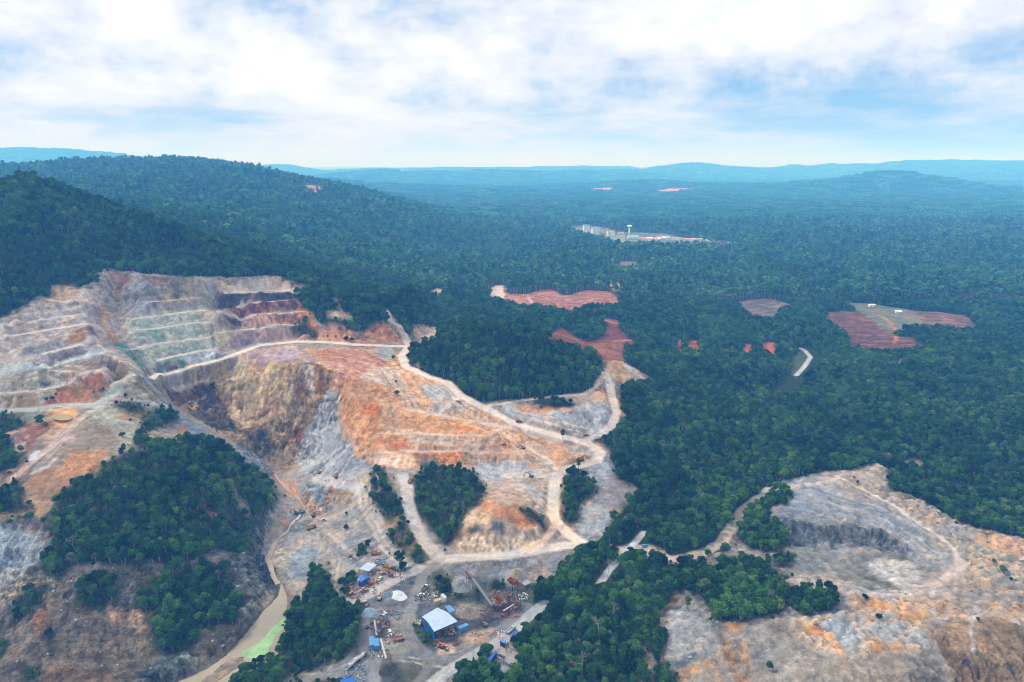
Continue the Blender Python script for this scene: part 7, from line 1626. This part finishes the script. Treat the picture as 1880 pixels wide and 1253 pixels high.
shed([(957, 1071), (968, 1064), (976, 1069), (964, 1075)], 2.6, 'faded pinkish sheet roof beside the rusty hopper', M_CONC, 'open_shed', 'shed')
container(683, 1185, hd(683, 1187, 682, 1168), 'left one of two sky blue generator containers beside the conveyor', M_SKYB, 7.2, 2.7, 2.8, 'generator_container', 'container', 'blue generator containers')
container(692, 1187, hd(692, 1188, 690.5, 1170), 'right one of two sky blue generator containers beside the conveyor', M_SKYB, 6.4, 2.7, 2.6, 'generator_container', 'container', 'blue generator containers')
container(850, 1157, hd(842, 1160, 858, 1153), 'sky blue container on the ground right of the big shed', M_SKYB, 6.2, 2.5, 2.5)
container(804, 1108, hd(797, 1110, 811, 1105), 'tan generator housing behind the big shed', M_TAN, 4.8, 2.4, 2.4, 'generator', 'generator')
x, y, z, _ = spot(812.5, 1107); r = root('water_tank', x, y, z, 0, 'small white round tank between the tan generator and the kiosk', 'tank'); MB().tube((0, 0, 0), (0, 0, 1.7), .8, .8, 16).tube((0, 0, 1.7), (0, 0, 2.0), .8, .3, 16).build('tank', M_WHT, r, True)
conveyor((691.6, 1167), (687.4, 1139), 1.5, 5.5, 'pale conveyor between the blue containers and the blue gravel heap')
conveyor((698.5, 1150), (694, 1141), 3.5, 5.0, 'short pale conveyor under the little blue roof')
conveyor((698.8, 1173), (708.6, 1209), 4.5, 5.5, 'long white conveyor pointing down towards the road fork')
conveyor((903.5, 1112), (868, 1062), 3.5, 9.0, 'long grey conveyor climbing from the rusty crusher to the grey heap', M_STEEL, M_STEEL, 1.6)
conveyor((868, 1062), (854.5, 1048), 9.0, 9.5, 'dark boom conveyor at the top end above the grey heap', M_RUST, M_DARK, 1.0)
conveyor((905, 1118), (879, 1143), 4.5, 1.5, 'dark conveyor running down from the rusty crusher towards the big shed', M_DARK, M_RUST, 1.2)
conveyor((924, 1122), (950, 1106), 3.0, 3.5, 'thin grey conveyor along the front of the rusty plant', M_BELT, M_STEEL, .9)
conveyor((948, 1088), (952, 1108), 6.5, 4.0, 'dark steep conveyor on the right of the rusty plant', M_DARK, M_STEEL, 1.4)
conveyor((720, 1176), (738, 1173), 1.2, 2.6, 'small reddish conveyor lying in the middle of the yard', M_RUST, M_RUST, .9)
def crusher(u, v, rz, label, m1, m2, s=1.0):
    x, y, z, _ = spot(u, v); r = root('crusher', x, y, z, rz, label, 'crusher', None, s)
    for sx in (-2, 2):
        for sy in (-1.4, 1.4): MB().box(sx, sy, 1.6, .3, .3, 3.6).build('leg', M_STEEL, r)
    MB().box(0, 0, 3.4, 5.2, 3.6, .25).beam((-2.5, -1.8, 4.5), (2.5, -1.8, 4.5), .07).beam((-2.5, 1.8, 4.5), (2.5, 1.8, 4.5), .07).build('platform', M_STEEL, r)
    MB().box(.3, 0, 4.4, 2.6, 2.0, 1.8).tube((.3, -1.3, 4.4), (.3, -1.0, 4.4), 1.1, 1.1, 16).tube((.3, 1.0, 4.4), (.3, 1.3, 4.4), 1.1, 1.1, 16).build('crusher_body', m1, r)
    MB().pts([(-1.3, -1.3, 6.9), (1.9, -1.3, 6.9), (1.9, 1.3, 6.9), (-1.3, 1.3, 6.9), (-.5, -.6, 5.2), (1.1, -.6, 5.2), (1.1, .6, 5.2), (-.5, .6, 5.2)], [(0, 1, 5, 4), (1, 2, 6, 5), (2, 3, 7, 6), (3, 0, 4, 7), (4, 5, 6, 7)]).build('hopper', m2, r)
    MB().beam((-2.6, 0, 3.6), (-4.4, 0, .2), .9, .12).build('chute', m2, r)
    return r
crusher(697, 1163, 1.2, 'dark crusher tower between the blue containers and the little blue roof', M_STEEL, M_RUST, .85)
crusher(700, 1137, .4, 'small crusher under the little pale blue roof', M_RUST, M_STEEL, .7)
crusher(914, 1118, -.5, 'large rusty orange crusher where four conveyors meet', M_ORG, M_RUST, 1.15)
crusher(932, 1112, .5, 'dark rusty screening tower right of the orange crusher', M_RUST, M_STEEL, 1.0)
crusher(948, 1120, .9, 'small rusty crusher at the right end of the plant', M_RUST, M_ORG, .8)
def big_hopper():
    x, y, z, _ = spot(941, 1082); r = root('feed_hopper', x, y, z, -.7, 'big rust red feed hopper under the tan ramp behind the plant', 'hopper')
    MB().pts([(-3, -2.2, 6.4), (3, -2.2, 6.4), (3, 2.2, 6.4), (-3, 2.2, 6.4), (-1.2, -.9, 3.6), (1.4, -.9, 3.6), (1.4, .9, 3.6), (-1.2, .9, 3.6)], [(0, 1, 5, 4), (1, 2, 6, 5), (2, 3, 7, 6), (3, 0, 4, 7), (4, 5, 6, 7)]).build('hopper', M_RUST, r)
    for i in range(5): MB().box(-2.8 + i * 1.4, -2.4, 2.6, .35, .35, 5.6).build('post', M_CONC, r)
    MB().box(0, 2.9, 2.4, 6.6, .5, 5.2).build('retaining_wall', M_CONC, r); MB().beam((2.6, 0, 4.6), (6.0, 0, 2.2), 1.2, .2).build('chute', M_RUST, r)
big_hopper()
heap(944, 1060, 6, 11, 5.5, 'pale tan earth ramp leading to the rust red hopper', (176, 160, 140), -.3, 'earth_ramp', 3)
heap(672, 1126, 7.5, 6.0, 3.4, 'blue grey gravel heap at the edge of the grove by the crusher', (150, 172, 186), .2, 'stockpile', 4)
heap(711, 1093, 6.5, 3.8, 2.8, 'grey blue gravel heap joined to the white heap', (132, 152, 160), .5, 'stockpile', 5)
heap(733, 1096, 6.5, 4.6, 2.7, 'white powder heap in the middle of the yard', (226, 232, 240), -.5, 'stockpile', 6, ((0, 0, 1), (-.3, .3, .8)))
heap(846, 1078, 8.5, 7.5, 5.0, 'large light grey crushed stone heap under the dark boom', (150, 152, 152), 0, 'stockpile', 7)
heap(858, 1125, 9, 6, 3.6, 'brown grey heap between the big shed and the rusty crusher', (156, 142, 128), .4, 'stockpile', 8)
heap(838, 1184, 2.8, 1.8, .9, 'small dark red heap beside the orange excavator', (112, 72, 74), .2, 'stockpile', 9)
heap(733, 1190, 8.5, 6.5, 2.2, 'flat olive grey heap inside the curve of the yard road', (150, 148, 136), .2, 'stockpile', 10)
heap(884, 1175, 6, 5, 1.6, 'pinkish timber and rubble heap left of the paved road', (188, 156, 134), .3, 'stockpile', 11)
heap(712, 1232, 5.5, 4.6, 3.2, 'dark coal grey heap at the bottom of the yard', (66, 66, 62), .4, 'stockpile', 12)
heap(756, 1226, 6.5, 4.5, 2.4, 'dull brown green overgrown heap at the bottom of the yard', (98, 96, 78), -.1, 'stockpile', 13)
# vehicles and machines
dump_truck(689, 1018, hd(680, 1016, 700, 1013), 'long yellow dump truck parked at the top of the yard', s=.85)
dump_truck(712, 1043, hd(704, 1040, 722, 1044), 'orange yellow tipper with a box body beside the green tree', M_YEL, M_YEL, s=.7)
excavator(703, 1054, .6, 'small yellow digger nearest the white car', s=.75, reach=.6)
excavator(717, 1057, 1.9, 'rust red digger with raised arm among the parked machines', M_RUST, .8, reach=.7)
loader(725, 1046, 2.4, 'dark grey loader behind the rust red digger', M_STEEL, s=.8)
excavator(680, 1073, 2.9, 'orange digger working beside the blue tarpaulin house', M_ORG, .75)
loader(667, 1087, .4, 'pale yellow loader beside the scrap below the blue house', M_TAN, s=.85)
loader(647, 1092, .2, 'tan loader leftmost among the scrap heaps', M_TAN, s=.7)
excavator(697, 1101, 1.5, 'pale yellow excavator with upright arm beside the grey blue heap', M_TAN, .85, swing=0, reach=.5)
loader(671, 1112, -.9, 'wheel loader with a pale green roof above the blue grey heap', M_TAN, M_GREENP, .95)
excavator(811, 1189, hd(820, 1191, 803, 1182), 'orange excavator below the big shed', M_ORG, .9, reach=.8)
loader(819, 1192, 2.2, 'tan loader touching the orange excavator', M_TAN, s=.7)
car(698, 1064, 1.35, 'white car parked between the diggers and the blue house', M_WHT)
dump_truck(780, 1083, hd(776, 1088, 785, 1075), 'white truck parked on the verge of the yard road', M_WHT, M_STEEL, s=.75, name='truck', cat='truck')
car(773.5, 1094, .4, 'white van below the parked white truck', M_WHT, 'van')
tanker(649, 1221, hd(643, 1227, 655, 1214), 'red and white tanker truck in front of its twin', M_REDP, M_WHT, s=.95)
tanker(663, 1210, hd(657, 1214, 669, 1205), 'white tanker truck with a dark cab behind the red one', M_STEEL, M_WHT, s=.9)
dump_truck(846, 1123, hd(842, 1126, 856, 1119), 'truck with a red cab and a white bed behind the big shed', M_REDP, M_WHT, s=.75, name='truck', cat='truck')
dump_truck(938, 1160, hd(933, 1164, 943, 1156), 'white and green truck parked at the forest edge by the paved road', M_GREENP, M_WHT, s=.8, name='truck', cat='truck')
car(881.5, 1219, 1.0, 'white and orange car at the left end of the long blue roof', M_WHT)
car(716, 1162, 2.0, 'white machine cabin beside the dark crusher tower', M_WHT, 'van')
dump_truck(754, 885, hd(750, 890, 758, 879), 'dark grey dump truck at the top of the road beside the wooded knoll', M_STEEL, M_TAN, s=.9)
excavator(587, 869, 3.0, 'tan excavator on the pale shelf below the grey chute', M_TAN, .95)
excavator(617, 877, .9, 'orange excavator right of the tan one on the pale shelf', M_ORG, .85, reach=.6)
excavator(545, 944, 2.6, 'dark excavator beside the stream at the bottom of the pit', M_STEEL, .9)
container(556, 943, .3, 'blue grey pump container by the stream at the bottom of the pit', paintm('dull_blue_paint', (92, 110, 136)), 4.0, 2.2, 2.0, 'pump_container', 'container')
excavator(576, 949, .4, 'rust brown excavator in the middle of the pit floor', M_RUST, .85)
car(595, 956, .2, 'white pickup on the pit floor', M_WHT, 'pickup')
dump_truck(571, 971, hd(562, 973, 580, 966), 'brown dump truck on the lower pit floor below the stream head', M_RUST, M_TAN, s=.95)
excavator(925, 817, .3, 'tan excavator on the orange terrace, left one of two', M_TAN, .8); excavator(961, 824, 3.0, 'yellow brown excavator on the orange terrace, right one of two', M_YEL, .8)
excavator(975, 876, 2.8, 'yellow excavator on the pale flat above the knoll', M_YEL, .9)
excavator(1068, 846, .5, 'red excavator at the inside of the road bend', M_REDP, .95)
dump_truck(1097, 807, hd(1090, 808, 1104, 804), 'white truck parked at the forest edge beside the loop road', M_WHT, M_WHT, s=.95, name='truck', cat='truck')
loader(952, 776, .3, 'brown loader at the edge of the road above the orange terraces', M_RUST, s=.9)
car(842, 739, .2, 'tiny dark vehicle on the grey ledge above the terraces', M_STEEL); car(1076, 800, .2, 'dark vehicle inside the loop road', M_STEEL)
dump_truck(1127, 1010, hd(1134, 1014, 1121, 1007), 'bright red truck on the bare patch at the forest edge', M_REDP, M_REDP, s=.95, name='truck', cat='truck')
car(1184, 1004, .5, 'pale blue car near the red truck', M_SKYB)
dump_truck(318, 678, hd(310, 680, 326, 675), 'red haul truck at the end of the haul road in the pit', M_REDP, M_RUST, s=1.0)
# concrete pads and scrap
def pad(px, label, z_=.06):
    q = unproj(px); x0, y0 = q[:, 0].mean(), q[:, 1].mean(); z0 = float(h_at(x0, y0)); P_ = [(p[0] - x0, p[1] - y0, float(h_at(p[0], p[1])) - z0 + .12) for p in q]
    n = len(P_); mb = MB().pts(P_ + [(a, b, c - .6) for a, b, c in P_], [tuple(range(n)), tuple(range(2 * n - 1, n - 1, -1))] + [(i, n + i, n + (i + 1) % n, (i + 1) % n) for i in range(n)]); o = mb.build('concrete_pad', M_CONC); o.location = (x0, y0, z0); tag(o, label, 'pavement', kind='structure')
pad([(925, 1195), (931, 1190), (952, 1200), (948, 1215), (938, 1222), (927, 1215), (926, 1208)], 'grey concrete pad beside the long blue roof')
g_ = np.random.default_rng(77)
def scrap(u, v, n, spread, label, mats):
    x, y, z, _ = spot(u, v); r = root('scrap_pile', x, y, z, 0, label, 'scrap')
    for m in mats:
        mb = MB()
        for _i in range(int(n * 1.5)):
            a = g_.uniform(-1, 1, 2) * spread; zz = float(h_at(x + a[0], y + a[1])) - z
            if g_.random() < .6: e = g_.normal(size=3) * 1.2; mb.beam((a[0], a[1], zz + .3), (a[0] + e[0], a[1] + e[1], zz + .3 + abs(e[2]) * .5), g_.uniform(.1, .25))
            else: mb.box(a[0], a[1], zz + .35, g_.uniform(.4, 1.4), g_.uniform(.4, 1.0), g_.uniform(.3, .9), g_.uniform(0, 3), g_.uniform(-.4, .4))
        o = mb.build('debris', m, r); o['kind'] = 'stuff'
scrap(676, 1079, 16, 6, 'scrap metal and crates scattered below the blue tarpaulin house', (M_RUST, M_TAN, M_STEEL, M_WHT))
scrap(655, 1090, 14, 5, 'rusty scrap beside the leftmost loader', (M_RUST, M_WOOD, M_STEEL))
scrap(697, 1033, 12, 4.5, 'dark tyres and scrap behind the pale open shed', (M_DARK, M_STEEL, M_SKYB))
scrap(688, 1050, 10, 3.5, 'scrap metal between the open shed and the diggers', (M_STEEL, M_RUST, M_WHT))
scrap(731, 1057, 8, 2.5, 'small scrap pile below the green tree', (M_RUST, M_WHT))
scrap(818, 1157, 26, 5, 'tangled machinery under the open front of the big shed', (M_DARK, M_STEEL, M_RUST, M_CONC))
scrap(833, 1158, 18, 4, 'grey machine parts between the big shed and the blue container', (M_STEEL, M_CONC))
scrap(925, 1102, 22, 6.5, 'timber and pipes piled inside the rusty plant', (M_WOOD, M_RUST, M_STEEL))
scrap(905, 1108, 12, 4, 'tan steel frames left of the orange crusher', (M_WOOD, M_TAN))
scrap(935, 1126, 16, 5, 'orange red scrap along the front of the rusty plant', (M_ORG, M_RUST))
scrap(958, 1096, 12, 3.5, 'white drums and pale rubble at the right of the rusty plant', (M_WHT, M_CONC))
scrap(720, 1174, 10, 4, 'white and red scrap in the middle of the yard', (M_WHT, M_REDP, M_CONC))
scrap(728, 1131, 10, 4, 'blue and grey scrap left of the yard road', (M_SKYB, M_STEEL))
scrap(714, 1126, 8, 2.5, 'rust red barrels right of the little pale roof', (M_RUST, M_STEEL))
scrap(693, 1198, 12, 4, 'pale scrap below the blue containers', (M_CONC, M_STEEL, M_WHT))
scrap(652, 1236, 16, 6, 'grey and blue scrap above the blue shed at the bottom edge', (M_CONC, M_SKYB, M_STEEL))
scrap(790, 1096, 12, 4, 'pale junk beside the yard road behind the tan generator', (M_CONC, M_STEEL, M_WHT))
scrap(920, 1166, 8, 3.5, 'orange and white clutter beside the sky blue hut', (M_ORG, M_WHT)); scrap(552, 940, 10, 4, 'dark pump parts beside the stream', (M_DARK, M_STEEL))
scrap(880, 1172, 16, 5, 'sawn planks lying across the pinkish heap', (M_WOOD, M_TAN)); scrap(769, 1143, 8, 2.5, 'round white boulders on the grass left of the big shed', (M_WHT, M_CONC))
scrap(918, 1212, 8, 2.2, 'white items under the end of the long blue roof', (M_WHT,))

scrap(704, 1150, 16, 3.5, 'dark machine parts at the foot of the dark crusher tower', (M_DARK, M_STEEL, M_RUST)); scrap(683, 1150, 12, 3.0, 'grey steel parts left of the pale conveyor', (M_STEEL, M_DARK))
scrap(914, 1095, 16, 5, 'brown steel frames above the orange crusher', (M_RUST, M_WOOD)); scrap(945, 1112, 16, 4.5, 'dark tanks and beams in front of the steep conveyor', (M_DARK, M_RUST, M_STEEL))
scrap(893, 1128, 10, 4, 'thin steel lying along the dark conveyor', (M_STEEL, M_RUST)); scrap(770, 1100, 10, 3, 'small dark junk on the verge below the white van', (M_STEEL, M_DARK))
scrap(640, 1078, 10, 3.5, 'brown junk under the trees left of the blue house', (M_RUST, M_WOOD)); scrap(742, 1062, 8, 2.5, 'white blocks at the foot of the lone green tree by the road', (M_WHT, M_CONC))
loader(735, 1178, .8, 'rusty loader beside the small reddish conveyor', M_RUST, s=.75); excavator(890, 1150, 2.2, 'dark grey excavator left of the paved road', M_STEEL, .8, reach=.7)

# ------------------------------------------------------------------ the settlement on the plain
M_WALL = mat('pale_render', tuple(lin((236, 234, 228)) * .9), .8, var=.15, vscale=.1); M_TILE = mat('faded_red_tiles', tuple(lin((196, 120, 104))), .8, var=.3, vscale=.3); M_GREYR = mat('grey_sheet_roof', tuple(lin((168, 176, 182)) * .6), .6, var=.2, vscale=.2)
def block(u, v, lx, ly, h, rz, label, wm=None, rm=None, gable=0.0, cat='apartment block', name='apartment_block', group=None, floors=None):
    x, y, z, _ = spot(u, v); r = root(name, x, y, z, rz, label, cat, group); MB().box(0, 0, h / 2 - 1, lx, ly, h + 2, bev=.3).build('wall', wm or M_WALL, r)
    if gable: MB().pts([(-lx / 2 - .6, -ly / 2 - .6, h), (lx / 2 + .6, -ly / 2 - .6, h), (lx / 2 + .6, ly / 2 + .6, h), (-lx / 2 - .6, ly / 2 + .6, h), (-lx / 2, 0, h + gable), (lx / 2, 0, h + gable)], [(0, 1, 5, 4), (2, 3, 4, 5), (1, 2, 5), (3, 0, 4), (3, 2, 1, 0)]).build('roof', rm or M_TILE, r)
    else: MB().box(0, 0, h + 1.2, lx + .8, ly + .8, .5).build('roof', rm or M_GREYR, r)
    nf = max(1, int(h / 3.2)); nw = max(2, int(lx / 4))
    for f in range(nf): 
        for k in range(nw):
            if nf * nw > 60: break
            MB().box(-lx / 2 + (k + .5) * lx / nw, -ly / 2 - .05, 1.7 + f * 3.2, 1.5, .14, 1.5, bev=.02).build('window', M_GLASS, r)
    return r
block(1052, 426, 22, 14, 8, .1, 'low white house with red roof, left end of the settlement', gable=3.5); block(1060, 427, 18, 12, 7, -.2, 'second red roofed house of the settlement', gable=3)
block(1076, 426, 20, 18, 22, .2, 'tall pale block behind the others, leftmost of the towers'); block(1083, 431, 26, 13, 14, .1, 'wide white block below the leftmost tower'); block(1090, 432, 14, 14, 22, .3, 'white tower block in the middle of the cluster'); block(1097, 432, 13, 12, 21, .3, 'slim tower block beside the middle one')
block(1094, 423, 14, 10, 8, .2, 'small pale house above the tower blocks', gable=3); block(1106, 435, 14, 14, 13, -.5, 'lower grey block at the right of the towers', mat('lilac_grey_render', tuple(lin((190, 190, 206)) * .6), .8))
block(1121, 434, 24, 14, 17, .1, 'cream block with a brown side wall right of the cluster'); block(1115, 431, 8, 12, 19, .1, 'brown stair tower beside the cream block', M_TILE)
def water_tower():
    x, y, z, _ = spot(1155, 434); r = root('water_tower', x, y, z, 0, 'tall white mushroom shaped water tower above the settlement', 'water tower'); MB().tube((0, 0, -2), (0, 0, 28), 3.2, 2.4, 20).build('shaft', M_WALL, r, True); MB().tube((0, 0, 27), (0, 0, 31), 2.6, 8.0, 24).tube((0, 0, 31), (0, 0, 34.5), 8.0, 8.0, 24).tube((0, 0, 34.5), (0, 0, 36), 8.0, 2, 24).build('tank', M_WALL, r)
water_tower()
block(1162, 438, 34, 20, 6, .1, 'wide hall with a pale turquoise roof below the water tower', rm=mat('turquoise_roof', tuple(lin((150, 196, 206)) * .6), .5), gable=4, cat='hall', name='hall')
rows = [(1176, 438), (1184, 440), (1192, 439), (1199, 441), (1206, 440), (1214, 437), (1222, 438), (1231, 439), (1240, 439), (1249, 440), (1262, 441), (1270, 441), (1278, 442), (1286, 441), (1294, 443), (1302, 444), (1311, 445), (1320, 445), (1330, 447), (1338, 447)]
cols = [(M_GREYR, 'grey'), (M_TILE, 'faded red'), (M_WALL, 'white')]
cnt = {w_: sum(1 for i in range(len(rows)) if cols[(i * 7 + i // 3) % 3][1] == w_) for _m, w_ in cols}; seen_ = {}
for i, (u_, v_) in enumerate(rows):
    rm_, w_ = cols[(i * 7 + i // 3) % 3]; seen_[w_] = seen_.get(w_, 0) + 1; k_ = seen_[w_]
    lb_ = 'leftmost' if k_ == 1 else 'rightmost' if k_ == cnt[w_] else ordinal(k_) + ' from left'
    block(u_, v_ + 1, 20 + (i * 5) % 9, 10, 4.5, .15 * ((i % 5) - 2), '%s of the %s roofed houses right of the hall' % (lb_, w_), rm=rm_, gable=2.6, cat='house', name='house', group='houses beyond the forest')
block(1140, 430, 18, 9, 5, .1, 'low house left of the water tower on the green field', gable=2.5, cat='house', name='house'); block(1034, 424, 16, 9, 5, .1, 'outlying white house left of the red roofed ones', gable=2.5, cat='house', name='house')
block(1600, 563, 9, 6, 3, .1, 'white roofed hut at the top of the red terraces', rm=M_WALL, gable=1.2, cat='hut', name='hut'); block(1649, 575, 8, 6, 3, -.2, 'white roofed hut on the pasture right of the terraces', rm=M_WALL, gable=1.2, cat='hut', name='hut')
block(1008, 472, 10, 6, 3, 0, 'lone pale hut in a clearing far behind the mine', rm=M_WALL, gable=1.2, cat='hut', name='hut') if False else None

# ------------------------------------------------------------------ loose rock on the tips and slopes
def rubble():
    g = np.random.default_rng(9); me = bpy.data.meshes.new('boulders'); P_ = []; 
    def put(poly, dens, s0, s1, cols):
        q = unproj(poly)[:, :2]; x0, y0 = q.min(0); x1, y1 = q.max(0); n = int((x1 - x0) * (y1 - y0) * dens); x = g.uniform(x0, x1, n).astype(np.float32); y = g.uniform(y0, y1, n).astype(np.float32)
        k = (seg_dist(x, y, q, True) < 0) & (forest_at(x.astype(float), y.astype(float)) < .1); x, y = x[k], y[k]; rd = RF.samp(RF.road, x, y) < .5; x, y = x[rd], y[rd]
        P_.append(np.stack([x, y, h_at(x, y), s0 * (s1 / s0) ** (g.random(len(x)) ** 2.5), g.integers(0, 4, len(x)), g.random(len(x))], 1))
    put([(1600, 870), (1630, 895), (1729, 939), (1885, 989), (1960, 1010), (1960, 1130), (1780, 1110), (1780, 1050), (1740, 990), (1680, 950)], .035, .4, 1.7, 0)
    put([(1440, 1135), (1640, 1128), (1760, 1130), (1720, 1180), (1700, 1215), (1560, 1225), (1440, 1180)], .04, .35, 1.4, 0)
    put([(1240, 1115), (1340, 1130), (1400, 1240), (1350, 1262), (1220, 1262), (1200, 1180)], .05, .3, 1.2, 0)
    put([(1440, 1120), (1560, 1085), (1760, 1095), (1900, 1120), (1900, 1150), (1600, 1135)], .03, .35, 1.4, 0)
    put([(0, 960), (110, 950), (120, 1060), (500, 1040), (500, 1085), (440, 1180), (330, 1250), (0, 1262)], .03, .2, .9, 0)
    put([(400, 760), (560, 780), (545, 870), (500, 900), (440, 830)], .03, .3, .9, 0)
    put([(540, 880), (700, 870), (760, 1030), (620, 1110), (520, 1090)], .018, .25, .9, 0)
    put([(640, 1040), (980, 1040), (960, 1180), (640, 1262)], .03, .2, .7, 0)
    A = np.concatenate(P_); me.vertices.add(len(A)); me.vertices.foreach_set('co', A[:, :3].astype(np.float32).ravel())
    for nm, tp, arr in (('sc', 'FLOAT', A[:, 3]), ('pid', 'INT', A[:, 4]), ('rz', 'FLOAT', A[:, 5] * 6.28)):
        a = me.attributes.new(nm, tp, 'POINT'); a.data.foreach_set('value', arr.astype(np.int32 if tp == 'INT' else np.float32))
    m = bpy.data.materials.new('loose_rock'); m.use_nodes = True; nt = m.node_tree; b = nt.nodes['Principled BSDF']; oi = nt.nodes.new('ShaderNodeObjectInfo'); r = nt.nodes.new('ShaderNodeValToRGB'); nt.links.new(oi.outputs['Random'], r.inputs[0]); cr = r.color_ramp; cr.interpolation = 'CONSTANT'
    cs = [(196, 190, 184), (150, 146, 142), (176, 158, 136), (206, 200, 196), (190, 150, 112), (132, 130, 130), (168, 176, 180)]
    while len(cr.elements) < len(cs): cr.elements.new(.5)
    for i, (e, c_) in enumerate(zip(cr.elements, cs)): e.position = i / len(cs); e.color = (*(lin(c_) * .55), 1)
    nt.links.new(r.outputs[0], b.inputs['Base Color']); b.inputs['Roughness'].default_value = .95
    srcs = []
    for i in range(4):
        bm = bmesh.new(); bmesh.ops.create_icosphere(bm, subdivisions=2, radius=1.0)
        for v_ in bm.verts:
            d = v_.co.copy(); k = 1 + .28 * math.sin(d.x * 3.1 + i * 2) * math.cos(d.y * 2.7 + i) + .18 * math.sin(d.z * 5 + i * 3 + d.x * 4); v_.co = Vector((d.x * k * (1 + .2 * i % .5), d.y * k, d.z * k * .65))
        ms = bpy.data.meshes.new('rock_shape'); bm.to_mesh(ms); bm.free(); ms.materials.append(m); srcs.append(bpy.data.objects.new('rock_shape', ms))
    o = bpy.data.objects.new('boulders', me); COL.objects.link(o); o['kind'] = 'stuff'; o['label'] = 'loose rocks strewn over the tips, slopes and yard'; o['category'] = 'rubble'
    ng = bpy.data.node_groups['forest'].copy(); ng.name = 'boulders'; j = [n for n in ng.nodes if n.type == 'JOIN_GEOMETRY'][0]
    for n in [n for n in ng.nodes if n.type == 'OBJECT_INFO']: ng.nodes.remove(n)
    for s_ in reversed(srcs):
        oi = ng.nodes.new('GeometryNodeObjectInfo'); oi.inputs['Object'].default_value = s_; oi.inputs['As Instance'].default_value = True; ng.links.new(oi.outputs['Geometry'], j.inputs[0])
    o.modifiers.new('boulders', 'NODES').node_group = ng; print('rocks', len(A))
rubble()
